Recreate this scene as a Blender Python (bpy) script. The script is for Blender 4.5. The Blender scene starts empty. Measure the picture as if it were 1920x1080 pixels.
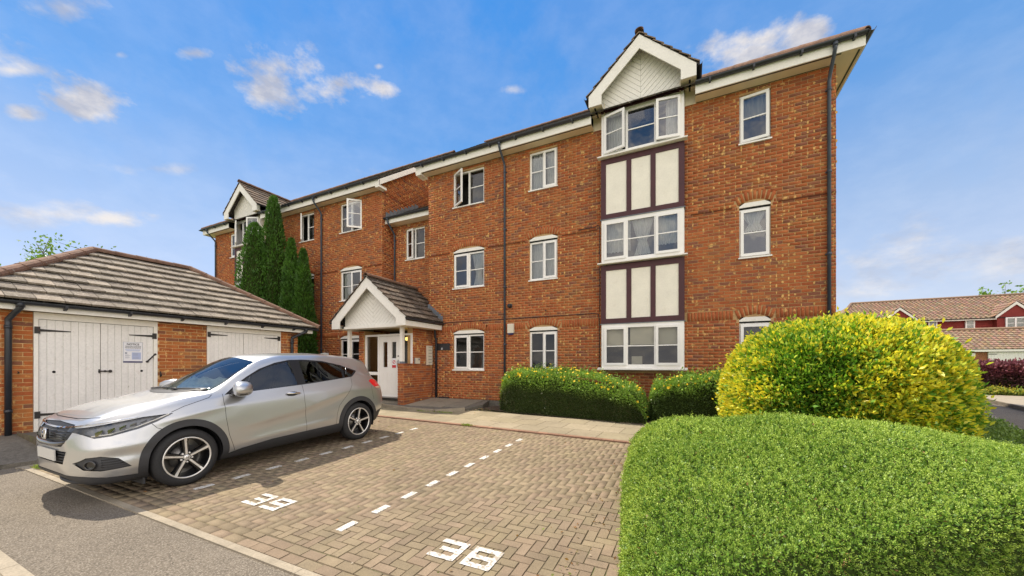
import bpy, bmesh, math, random
import numpy as np
from mathutils import Vector, Matrix, geometry
random.seed(7); RNG = np.random.default_rng(11)
SC = bpy.context.scene; COL = SC.collection
R = math.radians
# ---------------------------------------------------------------- camera
CAM = Vector((0.0, 0.0, 1.19)); YAW = R(25.70)
cam_d = bpy.data.cameras.new('camera'); cam = bpy.data.objects.new('camera', cam_d); COL.objects.link(cam)
cam.location = CAM; cam.rotation_euler = (R(90), 0, YAW)
cam_d.sensor_width = 36.0; cam_d.lens = 36.0*685.6/1920; cam_d.shift_y = 143.3/1920
cam_d.clip_start = 0.05; cam_d.clip_end = 2000
SC.camera = cam
SC.render.resolution_x = 1024; SC.render.resolution_y = 576
# ---------------------------------------------------------------- sun and sky
SUN_FROM = Vector((-0.70, 0.08, 1.0)).normalized()
sun_d = bpy.data.lights.new('sun', 'SUN'); sun = bpy.data.objects.new('sun', sun_d); COL.objects.link(sun)
sun_d.energy = 2.6; sun_d.angle = R(0.55); sun_d.color = (1.0, 0.90, 0.76)
sun.rotation_euler = SUN_FROM.to_track_quat('Z', 'Y').to_euler(); sun.location = (-20, 5, 30)
SKY_STRENGTH = 0.15
W = bpy.data.worlds.new('World'); SC.world = W; W.use_nodes = True
SC.view_settings.view_transform = 'Standard'; SC.view_settings.look = 'None'
EXPO = 1.3; SC.view_settings.exposure = EXPO; SC.view_settings.gamma = 1.0; SC.view_settings.use_curve_mapping = False

class NT:
    """small node-tree helper"""
    def __init__(s, tree): s.t = tree; s.n = tree.nodes; s.l = tree.links
    def new(s, typ, **kw):
        n = s.n.new(typ)
        for k, v in kw.items(): setattr(n, k, v)
        return n
    def put(s, sock, v):
        if isinstance(v, bpy.types.NodeSocket): s.l.new(v, sock)
        elif v is not None: sock.default_value = v
    def math(s, op, a, b=None, c=None, clamp=False):
        n = s.new('ShaderNodeMath', operation=op); n.use_clamp = clamp
        for i, v in enumerate((a, b, c)):
            if v is not None: s.put(n.inputs[i], v)
        return n.outputs[0]
    def vmath(s, op, a, b=None, out=0):
        n = s.new('ShaderNodeVectorMath', operation=op); s.put(n.inputs[0], a)
        if b is not None: s.put(n.inputs[1], b)
        return n.outputs[out]
    def mix(s, f, a, b, blend='MIX'):
        n = s.new('ShaderNodeMix', data_type='RGBA', blend_type=blend); n.clamp_factor = True
        s.put(n.inputs[0], f); s.put(n.inputs[6], a); s.put(n.inputs[7], b); return n.outputs[2]
    def ramp(s, f, a, b, c=0.0, d=1.0, smooth=False):
        n = s.new('ShaderNodeMapRange'); n.clamp = True
        if smooth: n.interpolation_type = 'SMOOTHSTEP'
        s.put(n.inputs[0], f); s.put(n.inputs[1], a); s.put(n.inputs[2], b); s.put(n.inputs[3], c); s.put(n.inputs[4], d)
        return n.outputs[0]
    def noise(s, vec, scale, detail=3.0, rough=0.55):
        n = s.new('ShaderNodeTexNoise'); s.put(n.inputs['Vector'], vec)
        n.inputs['Scale'].default_value = scale; n.inputs['Detail'].default_value = detail; n.inputs['Roughness'].default_value = rough
        return n.outputs['Fac']

def c4(c): return (c[0], c[1], c[2], 1.0)

def build_world():
    nt = NT(W.node_tree); nt.n.clear()
    out = nt.new('ShaderNodeOutputWorld'); bg = nt.new('ShaderNodeBackground')
    sky = nt.new('ShaderNodeTexSky', sky_type='NISHITA'); sky.sun_disc = False
    sky.sun_elevation = math.asin(SUN_FROM.z); sky.sun_rotation = math.atan2(SUN_FROM.x, SUN_FROM.y)
    sky.air_density = 1.0; sky.dust_density = 0.1; sky.ozone_density = 2.5
    hsv = nt.new('ShaderNodeHueSaturation'); hsv.inputs['Saturation'].default_value = 1.12; hsv.inputs['Value'].default_value = 1.0
    nt.l.new(nt.mix(1.0, sky.outputs[0], (0.42, 0.50, 0.66, 1), 'MULTIPLY'), hsv.inputs['Color'])
    tc = nt.new('ShaderNodeTexCoord'); d = tc.outputs['Generated']
    sep = nt.new('ShaderNodeSeparateXYZ'); nt.l.new(d, sep.inputs[0]); el = sep.outputs[2]
    # clear summer sky: the physical sky blended with a gradient in elevation, paler and hazier toward the horizon all the way round
    k = 1.0/SKY_STRENGTH/2**EXPO
    g1 = nt.mix(nt.ramp(el, 0.30, 0.72), (0.165*k, 0.43*k, 0.82*k, 1), (0.065*k, 0.31*k, 0.80*k, 1))
    g2 = nt.mix(nt.ramp(el, 0.02, 0.50), (0.78*k, 0.80*k, 0.86*k, 1), g1)
    base = nt.mix(0.85, hsv.outputs[0], g2)
    warp = nt.new('ShaderNodeTexNoise'); nt.l.new(d, warp.inputs['Vector']); warp.inputs['Scale'].default_value = 5.0; warp.inputs['Detail'].default_value = 5.0
    n1 = nt.noise(nt.vmath('MULTIPLY', d, (1.0, 1.0, 1.7)), 9.0, 9.0, 0.62)
    n2 = nt.noise(d, 5.5, 6.0, 0.6)
    def dirn(u, v):
        a, b = (u-960)/685.6, (683.3-v)/685.6
        s_, c_ = math.sin(YAW), math.cos(YAW)
        return Vector((-s_+a*c_, c_+a*s_, b)).normalized()
    total = None
    for (u, v, wx, wy, amt, dens) in CLOUDS:
        c = dirn(u, v); rr = dirn(u+20, v)-c; rr = (rr-c*rr.dot(c)).normalized(); up = rr.cross(c)
        a = nt.math('DIVIDE', nt.vmath('DOT_PRODUCT', d, tuple(rr), 1), wx)
        b = nt.math('DIVIDE', nt.math('SUBTRACT', nt.vmath('DOT_PRODUCT', d, tuple(up), 1), 0.0), wy)
        r2 = nt.math('SQRT', nt.math('ADD', nt.math('MULTIPLY', a, a), nt.math('MULTIPLY', b, b)))
        m = nt.math('SUBTRACT', 0.80, r2)
        m = nt.math('ADD', m, nt.math('MULTIPLY', nt.math('SUBTRACT', n1, 0.5), amt*2.2))
        m = nt.ramp(m, 0.0, dens*1.15, 0.0, 1.0, True)
        front = nt.ramp(nt.vmath('DOT_PRODUCT', d, tuple(c), 1), 0.3, 0.5)
        m = nt.math('MULTIPLY', m, front)
        total = m if total is None else nt.math('MAXIMUM', total, m)
    # clouds outside the view, thickened to light the shaded walls; thin in front
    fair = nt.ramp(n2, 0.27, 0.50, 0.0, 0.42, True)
    fill_cover = nt.ramp(nt.vmath('DOT_PRODUCT', d, (-math.sin(YAW), math.cos(YAW), 0.0), 1), -0.25, 0.40, 2.3, 0.22)
    fair = nt.math('MULTIPLY', fair, fill_cover, clamp=True)
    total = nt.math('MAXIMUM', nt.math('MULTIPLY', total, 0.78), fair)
    fill_gain = nt.ramp(nt.vmath('DOT_PRODUCT', d, (0.84, -0.54, 0.0), 1), -0.05, 0.75, 0.72, 2.05)   # unseen clouds behind and right of view brightened to fill the shade
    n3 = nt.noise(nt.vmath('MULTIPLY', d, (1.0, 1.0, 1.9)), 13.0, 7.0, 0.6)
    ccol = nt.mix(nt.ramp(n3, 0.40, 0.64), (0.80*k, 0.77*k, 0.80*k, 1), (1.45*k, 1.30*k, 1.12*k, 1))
    cs = nt.new('ShaderNodeVectorMath', operation='SCALE'); nt.l.new(ccol, cs.inputs[0]); nt.l.new(fill_gain, cs.inputs['Scale'])
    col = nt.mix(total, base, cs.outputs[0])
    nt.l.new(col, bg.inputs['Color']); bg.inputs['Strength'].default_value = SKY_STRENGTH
    nt.l.new(bg.outputs[0], out.inputs['Surface'])

CLOUDS = [
    (-620, 330, 0.30, 0.12, 1.4, 0.8), (-300, 120, 0.20, 0.07, 1.4, 0.8), (-1500, 200, 0.40, 0.15, 1.4, 0.8),  # unseen clouds left of the frame, added for the windscreen's reflection
    (545, 128, 0.125, 0.042, 1.5, 0.8), (640, 160, 0.125, 0.045, 1.4, 0.75), (715, 165, 0.06, 0.025, 1.2, 0.8), (168, 184, 0.085, 0.045, 1.1, 0.5), (48, 217, 0.045, 0.025, 0.9, 0.6),
    (100, 402, 0.14, 0.042, 1.0, 1.0), (215, 412, 0.09, 0.030, 1.0, 0.7), (1400, 72, 0.17, 0.036, 1.5, 0.95), (1520, 66, 0.08, 0.035, 1.1, 0.6),
    (1410, 105, 0.10, 0.04, 1.4, 0.8), (120, 15, 0.09, 0.035, 1.3, 1.0), (360, 100, 0.05, 0.016, 1.2, 0.9), (30, 132, 0.06, 0.016, 1.2, 1.0), (225, 102, 0.03, 0.013, 1.2, 1.0), (710, 124, 0.02, 0.01, 1.0, 0.9),
    (300, 316, 0.16, 0.022, 1.3, 1.5), (960, 166, 0.05, 0.016, 1.3, 1.3), (1740, 490, 0.36, 0.13, 1.2, 1.3), (490, 182, 0.09, 0.04, 1.5, 0.9), (700, 320, 0.14, 0.03, 1.4, 2.0)]
build_world()

# ---------------------------------------------------------------- mesh helpers
def setcol(me, cols):
    at = me.attributes.new('Col', 'FLOAT_COLOR', 'FACE')
    a = np.ones((len(me.polygons), 4), dtype=np.float32); a[:, :3] = np.asarray(cols, dtype=np.float32).reshape(-1, 3)
    at.data.foreach_set('color', a.ravel())

def np_mesh(name, V, F, cols=None, smooth=False):
    """V (n,3), F (m,k) with one face size"""
    me = bpy.data.meshes.new(name); V = np.asarray(V, dtype=np.float32); F = np.asarray(F, dtype=np.int32)
    m, k = F.shape
    me.vertices.add(len(V)); me.vertices.foreach_set('co', V.ravel())
    me.loops.add(m*k); me.loops.foreach_set('vertex_index', F.ravel())
    me.polygons.add(m); me.polygons.foreach_set('loop_start', np.arange(0, m*k, k, dtype=np.int32))
    if smooth: me.polygons.foreach_set('use_smooth', np.ones(m, dtype=bool))
    me.update(calc_edges=True)
    if cols is not None: setcol(me, cols)
    return me

ORIG = {}
def link(name, me, mats=None, parent=None, loc=None, kind=None):
    o = bpy.data.objects.new(name, me); COL.objects.link(o)
    if mats is not None and me is not None and len(me.materials) == 0:
        for m in (mats if isinstance(mats, (list, tuple)) else [mats]): me.materials.append(m)
    if parent is not None: o.parent = parent
    if loc is not None: o.location = loc
    if kind: o['kind'] = kind
    return o
def tag(o, label=None, cat=None, group=None, kind=None):
    if label: o['label'] = label
    if cat: o['category'] = cat
    if group: o['group'] = group
    if kind: o['kind'] = kind
    return o
def thing(name, label, cat, loc=(0, 0, 0), group=None, rot=None):
    o = bpy.data.objects.new(name, None); COL.objects.link(o); o.location = loc; o.empty_display_size = 0.2
    if rot: o.rotation_euler = rot
    ORIG[o.name] = Vector(loc)
    return tag(o, label, cat, group)
def origin(o):
    return ORIG.get(o.name, Vector((0, 0, 0))) if o is not None else Vector((0, 0, 0))

class MB:
    """collects boxes, prisms and tubes in world coordinates; build() links them as one mesh object"""
    def __init__(s): s.v = []; s.f = []; s.c = []; s.mi = []; s.sm = []
    def add(s, verts, faces, col=(1, 1, 1), mi=0, sm=False):
        b = len(s.v); s.v += [tuple(v) for v in verts]
        for f in faces: s.f.append([b+i for i in f]); s.c.append(col); s.mi.append(mi); s.sm.append(sm)
        return s
    def box(s, x0, x1, y0, y1, z0, z1, col=(1, 1, 1), mi=0):
        x0, x1 = min(x0, x1), max(x0, x1); y0, y1 = min(y0, y1), max(y0, y1); z0, z1 = min(z0, z1), max(z0, z1)
        V = [(x, y, z) for z in (z0, z1) for y in (y0, y1) for x in (x0, x1)]
        return s.add(V, [(0, 2, 3, 1), (4, 5, 7, 6), (0, 1, 5, 4), (2, 6, 7, 3), (0, 4, 6, 2), (1, 3, 7, 5)], col, mi)
    def obox(s, c, U, Vv, Wv, col=(1, 1, 1), mi=0):
        c, U, Vv, Wv = Vector(c), Vector(U), Vector(Vv), Vector(Wv)
        V = [c + a*U + b*Vv + d*Wv for d in (-1, 1) for b in (-1, 1) for a in (-1, 1)]
        F = [(0, 2, 3, 1), (4, 5, 7, 6), (0, 1, 5, 4), (2, 6, 7, 3), (0, 4, 6, 2), (1, 3, 7, 5)]
        if U.cross(Vv).dot(Wv) < 0: F = [f[::-1] for f in F]
        return s.add(V, F, col, mi)
    def prism(s, poly, ext, col=(1, 1, 1), mi=0):
        P = [Vector(p) for p in poly]; e = Vector(ext); n = len(P)
        nrm = Vector((0, 0, 0))
        for i in range(n): nrm += P[i].cross(P[(i+1) % n])
        if nrm.dot(e) > 0: P = P[::-1]
        V = P + [p+e for p in P]
        return s.add(V, [tuple(range(n)), tuple(range(2*n-1, n-1, -1))] + [(i, n+i, n+(i+1) % n, (i+1) % n)[::-1] for i in range(n)], col, mi)
    def tube(s, pts, r, n=10, col=(1, 1, 1), mi=0, sm=True, caps=True):
        P = [Vector(p) for p in pts]; rr = r if isinstance(r, (list, tuple)) else [r]*len(P)
        b = len(s.v); prev = None
        for i, p in enumerate(P):
            t = (P[min(i+1, len(P)-1)] - P[max(i-1, 0)]).normalized()
            u = t.orthogonal().normalized() if prev is None else (prev - t*prev.dot(t)).normalized()
            prev = u; w = t.cross(u)
            for k in range(n):
                a = 2*math.pi*k/n; s.v.append(tuple(p + (u*math.cos(a)+w*math.sin(a))*rr[i]))
        for i in range(len(P)-1):
            for k in range(n):
                s.f.append([b+i*n+k, b+i*n+(k+1) % n, b+(i+1)*n+(k+1) % n, b+(i+1)*n+k]); s.c.append(col); s.mi.append(mi); s.sm.append(sm)
        if caps:
            s.f.append([b+k for k in range(n)][::-1]); s.f.append([b+(len(P)-1)*n+k for k in range(n)])
            s.c += [col]*2; s.mi += [mi]*2; s.sm += [False]*2
        return s
    def lathe(s, prof, c, ax='y', n=32, col=(1, 1, 1), mi=0, sm=True):
        """prof: list of (radius, along axis)"""
        b = len(s.v); c = Vector(c)
        for r, h in prof:
            for k in range(n):
                a = 2*math.pi*k/n; p, q = r*math.cos(a), r*math.sin(a)
                s.v.append(tuple(c + (Vector((p, h, q)) if ax == 'y' else Vector((p, q, h)) if ax == 'z' else Vector((h, p, q)))))
        for i in range(len(prof)-1):
            for k in range(n):
                s.f.append([b+i*n+k, b+i*n+(k+1) % n, b+(i+1)*n+(k+1) % n, b+(i+1)*n+k]); s.c.append(col); s.mi.append(mi); s.sm.append(sm)
        return s
    def mesh(s, name, o=Vector((0, 0, 0))):
        me = bpy.data.meshes.new(name)
        me.from_pydata([(v[0]-o[0], v[1]-o[1], v[2]-o[2]) for v in s.v], [], s.f)
        if s.f:
            me.polygons.foreach_set('material_index', s.mi); me.polygons.foreach_set('use_smooth', s.sm)
            setcol(me, s.c)
        me.update(); return me
    def build(s, name, mats, parent=None, root=None, kind=None):
        """root: the thing whose base the coordinates are taken from (parent may be a part of it)"""
        o = origin(root if root is not None else parent)
        return link(name, s.mesh(name, o), mats, parent, None, kind)

# ---------------------------------------------------------------- materials
def mat(name, col=(0.5, 0.5, 0.5), rough=0.6, metal=0.0, attr=False, noise=None, bump=None, spec=0.5, coat=0.0, speck=None, stain=None, emit=None, obj_rand=0.0):
    """noise: list of (scale, amount); bump: (scale, strength, distance); speck: (scale, threshold, colour); stain: (scale, low, high, colour, amount)"""
    m = bpy.data.materials.new(name); m.use_nodes = True; nt = NT(m.node_tree); b = nt.n['Principled BSDF']
    geo = nt.new('ShaderNodeNewGeometry'); pos = geo.outputs['Position']
    if attr:
        a = nt.new('ShaderNodeAttribute'); a.attribute_name = 'Col'; base = a.outputs['Color']
        if attr == 'mul': base = nt.mix(1.0, base, c4(col), 'MULTIPLY')
    else:
        rgb = nt.new('ShaderNodeRGB'); rgb.outputs[0].default_value = c4(col); base = rgb.outputs[0]
    if obj_rand:
        oi = nt.new('ShaderNodeObjectInfo'); f = nt.ramp(oi.outputs['Random'], 0, 1, 1-obj_rand, 1+obj_rand)
        base = nt.vmath('SCALE', base); base.node.inputs['Scale'].default_value = 1; nt.l.new(f, base.node.inputs['Scale'])
    for sc, am in (noise or []):
        f = nt.ramp(nt.noise(pos, sc, 4.0), 0.25, 0.75, 1-am, 1+am)
        n = nt.new('ShaderNodeVectorMath', operation='SCALE'); nt.l.new(base, n.inputs[0]); nt.l.new(f, n.inputs['Scale']); base = n.outputs[0]
    for st in ([stain] if isinstance(stain, tuple) else (stain or [])):
        sc, lo, hi, sc_col, am = st
        f = nt.ramp(nt.noise(pos, sc, 5.0, 0.6), lo, hi, 0, am)
        base = nt.mix(f, base, c4(sc_col))
    if speck:
        v = nt.new('ShaderNodeTexVoronoi'); nt.l.new(pos, v.inputs['Vector']); v.inputs['Scale'].default_value = speck[0]
        f = nt.ramp(v.outputs['Distance'], speck[1]*0.6, speck[1], 1, 0)
        base = nt.mix(f, base, c4(speck[2]))
    nt.put(b.inputs['Base Color'], base)
    b.inputs['Roughness'].default_value = rough; b.inputs['Metallic'].default_value = metal
    b.inputs['Specular IOR Level'].default_value = spec; b.inputs['Coat Weight'].default_value = coat; b.inputs['Coat Roughness'].default_value = 0.03
    if bump:
        bn = nt.new('ShaderNodeBump'); bn.inputs['Strength'].default_value = bump[1]; bn.inputs['Distance'].default_value = bump[2]
        nt.l.new(nt.noise(pos, bump[0], 4.0), bn.inputs['Height']); nt.l.new(bn.outputs[0], b.inputs['Normal'])
    if emit: b.inputs['Emission Color'].default_value = c4(emit[0]); b.inputs['Emission Strength'].default_value = emit[1]
    return m

def glass_mat(name, tint=(0.55, 0.60, 0.62), ior=1.9, rough=0.01):
    m = bpy.data.materials.new(name); m.use_nodes = True; nt = NT(m.node_tree); nt.n.clear()
    out = nt.new('ShaderNodeOutputMaterial'); mx = nt.new('ShaderNodeMixShader'); fr = nt.new('ShaderNodeFresnel'); fr.inputs['IOR'].default_value = ior
    tr = nt.new('ShaderNodeBsdfTransparent'); tr.inputs['Color'].default_value = c4(tint)
    gl = nt.new('ShaderNodeBsdfGlossy'); gl.inputs['Roughness'].default_value = rough; gl.inputs['Color'].default_value = (0.95, 0.97, 1, 1)
    geo = nt.new('ShaderNodeNewGeometry')
    bn = nt.new('ShaderNodeBump'); bn.inputs['Strength'].default_value = 0.06; bn.inputs['Distance'].default_value = 0.05
    nt.l.new(nt.noise(geo.outputs['Position'], 2.2, 2.0), bn.inputs['Height']); nt.l.new(bn.outputs[0], gl.inputs['Normal'])
    nt.l.new(fr.outputs[0], mx.inputs[0]); nt.l.new(tr.outputs[0], mx.inputs[1]); nt.l.new(gl.outputs[0], mx.inputs[2]); nt.l.new(mx.outputs[0], out.inputs['Surface'])
    return m

def leaf_mat(name, trans=0.3, rough=0.45, spec=0.35):
    m = bpy.data.materials.new(name); m.use_nodes = True; nt = NT(m.node_tree); b = nt.n['Principled BSDF']; out = nt.n['Material Output']
    a = nt.new('ShaderNodeAttribute'); a.attribute_name = 'Col'
    nt.l.new(a.outputs['Color'], b.inputs['Base Color']); b.inputs['Roughness'].default_value = rough; b.inputs['Specular IOR Level'].default_value = spec
    tl = nt.new('ShaderNodeBsdfTranslucent'); nt.l.new(nt.mix(1.0, a.outputs['Color'], (1.0, 1.0, 0.55, 1), 'MULTIPLY'), tl.inputs['Color'])
    mx = nt.new('ShaderNodeMixShader'); mx.inputs[0].default_value = trans
    nt.l.new(b.outputs[0], mx.inputs[1]); nt.l.new(tl.outputs[0], mx.inputs[2]); nt.l.new(mx.outputs[0], out.inputs['Surface'])
    return m

M = dict(
    brick=mat('brick', attr=True, rough=0.9, spec=0.06, noise=[(9, 0.16), (70, 0.14)], bump=(120, 0.35, 0.003),
              stain=[(1.1, 0.52, 0.78, (0.46, 0.23, 0.07), 0.40), (0.7, 0.55, 0.8, (0.16, 0.06, 0.035), 0.45), (7.0, 0.585, 0.66, (0.74, 0.48, 0.17), 0.75)]),
    smear=mat('buff_smear', attr=True, rough=0.95, spec=0.05, noise=[(40, 0.2)]),
    mortar=mat('mortar', (0.47, 0.30, 0.145), rough=0.95, spec=0.1, noise=[(3, 0.2), (40, 0.2)]),
    mortar_pale=mat('garage_mortar', (0.62, 0.42, 0.20), rough=0.95, spec=0.1, noise=[(3, 0.2), (40, 0.2)]),
    upvc=mat('white_upvc', (0.86, 0.84, 0.80), rough=0.32, noise=[(1.5, 0.04)]),
    trimwhite=mat('white_painted_trim', (0.84, 0.81, 0.74), rough=0.5, noise=[(2, 0.05), (25, 0.06)], stain=(4, 0.56, 0.8, (0.45, 0.40, 0.30), 0.3)),
    cream=mat('cream_soffit', (0.76, 0.66, 0.48), rough=0.6, noise=[(3, 0.08)]),
    render=mat('cream_render', (0.84, 0.80, 0.69), rough=0.85, noise=[(3, 0.06), (30, 0.05)], bump=(50, 0.5, 0.006), stain=(5, 0.58, 0.8, (0.5, 0.42, 0.3), 0.25)),
    timber=mat('maroon_timber', (0.060, 0.012, 0.017), rough=0.55, noise=[(6, 0.2)]),
    gutter=mat('black_gutter', (0.022, 0.025, 0.032), rough=0.35, noise=[(5, 0.2)]),
    pipe=mat('dark_grey_downpipe', (0.05, 0.062, 0.085), rough=0.4, noise=[(4, 0.2)]),
    iron=mat('black_iron', (0.025, 0.022, 0.02), rough=0.55, noise=[(30, 0.3)], stain=(20, 0.58, 0.75, (0.2, 0.06, 0.02), 0.6)),
    tile=mat('concrete_roof_tile', attr=True, rough=0.9, spec=0.2, noise=[(6, 0.25), (45, 0.3)], bump=(60, 0.6, 0.006),
             stain=[(24, 0.57, 0.66, (0.50, 0.47, 0.40), 0.6), (9, 0.60, 0.75, (0.06, 0.05, 0.035), 0.6)]),
    ridge=mat('ridge_tile', (0.17, 0.095, 0.062), rough=0.9, noise=[(5, 0.3), (40, 0.25)], bump=(40, 0.5, 0.006), stain=(14, 0.6, 0.72, (0.35, 0.33, 0.27), 0.5)),
    lead=mat('lead_flashing', (0.16, 0.18, 0.21), rough=0.5, noise=[(6, 0.2)]),
    paver=mat('block_paver', attr=True, rough=0.9, spec=0.2, noise=[(0.6, 0.14), (8, 0.12), (110, 0.20)], bump=(160, 0.4, 0.003),
              stain=[(1.2, 0.55, 0.8, (0.30, 0.26, 0.12), 0.35), (2.3, 0.60, 0.72, (0.13, 0.11, 0.08), 0.45), (60, 0.68, 0.75, (0.55, 0.5, 0.4), 0.4)]),
    joint=mat('dark_joint_sand', (0.12, 0.098, 0.06), rough=1.0, noise=[(8, 0.3), (90, 0.4)], stain=[(2.5, 0.55, 0.72, (0.11, 0.14, 0.04), 0.8)]),
    slab=mat('concrete_slab', attr=True, rough=0.9, spec=0.2, noise=[(1.2, 0.14), (14, 0.12), (120, 0.12)], bump=(90, 0.35, 0.003), stain=(3, 0.56, 0.8, (0.22, 0.19, 0.13), 0.35)),
    asphalt=mat('worn_asphalt', (0.165, 0.142, 0.112), rough=0.95, spec=0.15, noise=[(0.9, 0.10), (9, 0.10), (70, 0.55)], bump=(110, 0.8, 0.008), speck=(60, 0.36, (0.30, 0.265, 0.215))),
    concrete=mat('dark_rough_concrete', (0.15, 0.135, 0.11), rough=0.95, noise=[(2, 0.2), (18, 0.3), (90, 0.35)], bump=(40, 0.8, 0.012)),
    kerb=mat('pale_kerb', (0.31, 0.265, 0.195), rough=0.9, noise=[(4, 0.2), (60, 0.2)], bump=(70, 0.5, 0.004)),
    redkerb=mat('red_brick_edging', attr=True, rough=0.9, noise=[(6, 0.2), (70, 0.2)], bump=(80, 0.4, 0.003)),
    paint=mat('white_road_paint', (0.64, 0.63, 0.60), rough=0.7, noise=[(12, 0.08), (90, 0.12)], stain=[(34, 0.50, 0.57, (0.28, 0.235, 0.17), 0.8), (7, 0.50, 0.72, (0.36, 0.31, 0.24), 0.6)]),
    soil=mat('garden_soil', (0.10, 0.075, 0.05), rough=1.0, noise=[(5, 0.3), (60, 0.5)], bump=(40, 1.0, 0.02), stain=(30, 0.58, 0.68, (0.30, 0.20, 0.11), 0.8)),
    grassbase=mat('turf_base', (0.10, 0.15, 0.035), rough=1.0, noise=[(2, 0.3), (50, 0.5)]),
    glass=glass_mat('window_glass', (0.80, 0.84, 0.85), 2.1),
    glass_dark=glass_mat('dark_window_glass', (0.80, 0.82, 0.81), 1.6),
    room=mat('dim_room', (0.10, 0.095, 0.09), rough=0.9, noise=[(1.2, 0.3)]),
    net=mat('net_curtain', (0.82, 0.80, 0.76), rough=0.9, noise=[(20, 0.1)]),
    blind=mat('beige_blind', (0.60, 0.55, 0.45), rough=0.9),
    door_white=mat('weathered_white_boards', (0.80, 0.78, 0.74), rough=0.6, noise=[(2.5, 0.06), (30, 0.08)], bump=(30, 0.25, 0.004),
                   stain=[(5, 0.60, 0.75, (0.42, 0.36, 0.28), 0.35), (38, 0.66, 0.72, (0.22, 0.17, 0.12), 0.7)]),
    black=mat('black_plastic', (0.018, 0.018, 0.02), rough=0.45),
    darkgap=mat('dark_void', (0.012, 0.012, 0.012), rough=1.0),
    grey=mat('grey_metal', (0.45, 0.45, 0.45), rough=0.35, metal=0.7),
    beige=mat('beige_plastic', (0.66, 0.60, 0.48), rough=0.45),
    red=mat('red_print', (0.55, 0.03, 0.04), rough=0.5), navy=mat('navy_print', (0.03, 0.03, 0.12), rough=0.5), ink=mat('black_print', (0.03, 0.03, 0.035), rough=0.6),
    greyink=mat('grey_print', (0.30, 0.32, 0.38), rough=0.6), blueink=mat('pale_blue_print', (0.42, 0.48, 0.68), rough=0.6), paper=mat('white_sheet', (0.78, 0.78, 0.80), rough=0.5),
    lamp_on=mat('lit_hall_lamp', (0.9, 0.6, 0.15), emit=((1.0, 0.62, 0.16), 1.2)),
    leaf=leaf_mat('leaf'), leaf_dense=leaf_mat('clipped_leaf', 0.22), petal=leaf_mat('petal', 0.25, 0.6),
    core=mat('leaf_gap_shade', (0.030, 0.045, 0.012), rough=1.0, spec=0.02, noise=[(20, 0.4)]),  # near-black fill painting the shade between leaves
    bark=mat('bark', (0.13, 0.09, 0.06), rough=0.95, noise=[(12, 0.3)]),
)
BRICKS = [(0.38, 0.110, 0.043), (0.41, 0.124, 0.048), (0.355, 0.100, 0.041), (0.39, 0.126, 0.049), (0.42, 0.137, 0.053), (0.325, 0.098, 0.045), (0.38, 0.115, 0.047),
          (0.275, 0.105, 0.062), (0.24, 0.095, 0.06), (0.395, 0.118, 0.044), (0.31, 0.104, 0.05), (0.41, 0.145, 0.056)]
def gz(y): return -0.41 + 0.032*min(max(y, -6.0), 9.0)
# ---------------------------------------------------------------- ground and setting
def sheet(name, x0, x1, y0, y1, dz, material, ny=None, poly=None, kind='structure', cols=None):
    """a sheet following the sloping ground, dz above it; poly gives an outline instead of the rectangle"""
    mb = MB()
    ys = sorted({y0, y1, *[y for y in (-6.0, 9.0) if y0 < y < y1]})
    for a, b in zip(ys[:-1], ys[1:]):
        mb.add([(x0, a, gz(a)+dz), (x1, a, gz(a)+dz), (x1, b, gz(b)+dz), (x0, b, gz(b)+dz)], [(0, 1, 2, 3)])
    return mb.build(name, material, kind=kind)
def cut_y(P, y, sgn):
    out = []
    for i in range(len(P)):
        p, q = P[i], P[(i+1) % len(P)]; a, b = sgn*(p[1]-y), sgn*(q[1]-y)
        if a <= 0: out.append(p)
        if (a < 0 < b) or (b < 0 < a): t = a/(a-b); out.append((p[0]+(q[0]-p[0])*t, y))
    return out
def poly_sheet(name, pts, dz, material, kind='structure'):
    mb = MB()
    for part in (cut_y(pts, 9.0, 1), cut_y(pts, 9.0, -1)):      # the ground's slope ends at y = 9
        if len(part) < 3: continue
        P = [(x, y, gz(y)+dz) for x, y in part]
        area = sum(P[i][0]*P[(i+1) % len(P)][1]-P[(i+1) % len(P)][0]*P[i][1] for i in range(len(P)))
        if abs(area) < 1e-6: continue
        mb.add(P, [tuple(range(len(P))) if area > 0 else tuple(range(len(P)))[::-1]])
    return mb.build(name, material, kind=kind)

sheet('ground', -300, 300, -60, 500, -0.02, M['grassbase'])
sheet('road', -9.1, -0.35, -6, 1.79, 0.0, M['asphalt'])
# far estate road seen on the right, with its kerb and pavement
poly_sheet('estate_road', [(2.9, 2.0), (40, 2.0), (40, 30), (13, 30), (9.5, 21.0), (7.4, 15.0), (5.9, 10.8), (4.1, 6.0)], 0.0, M['asphalt'])

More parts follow.
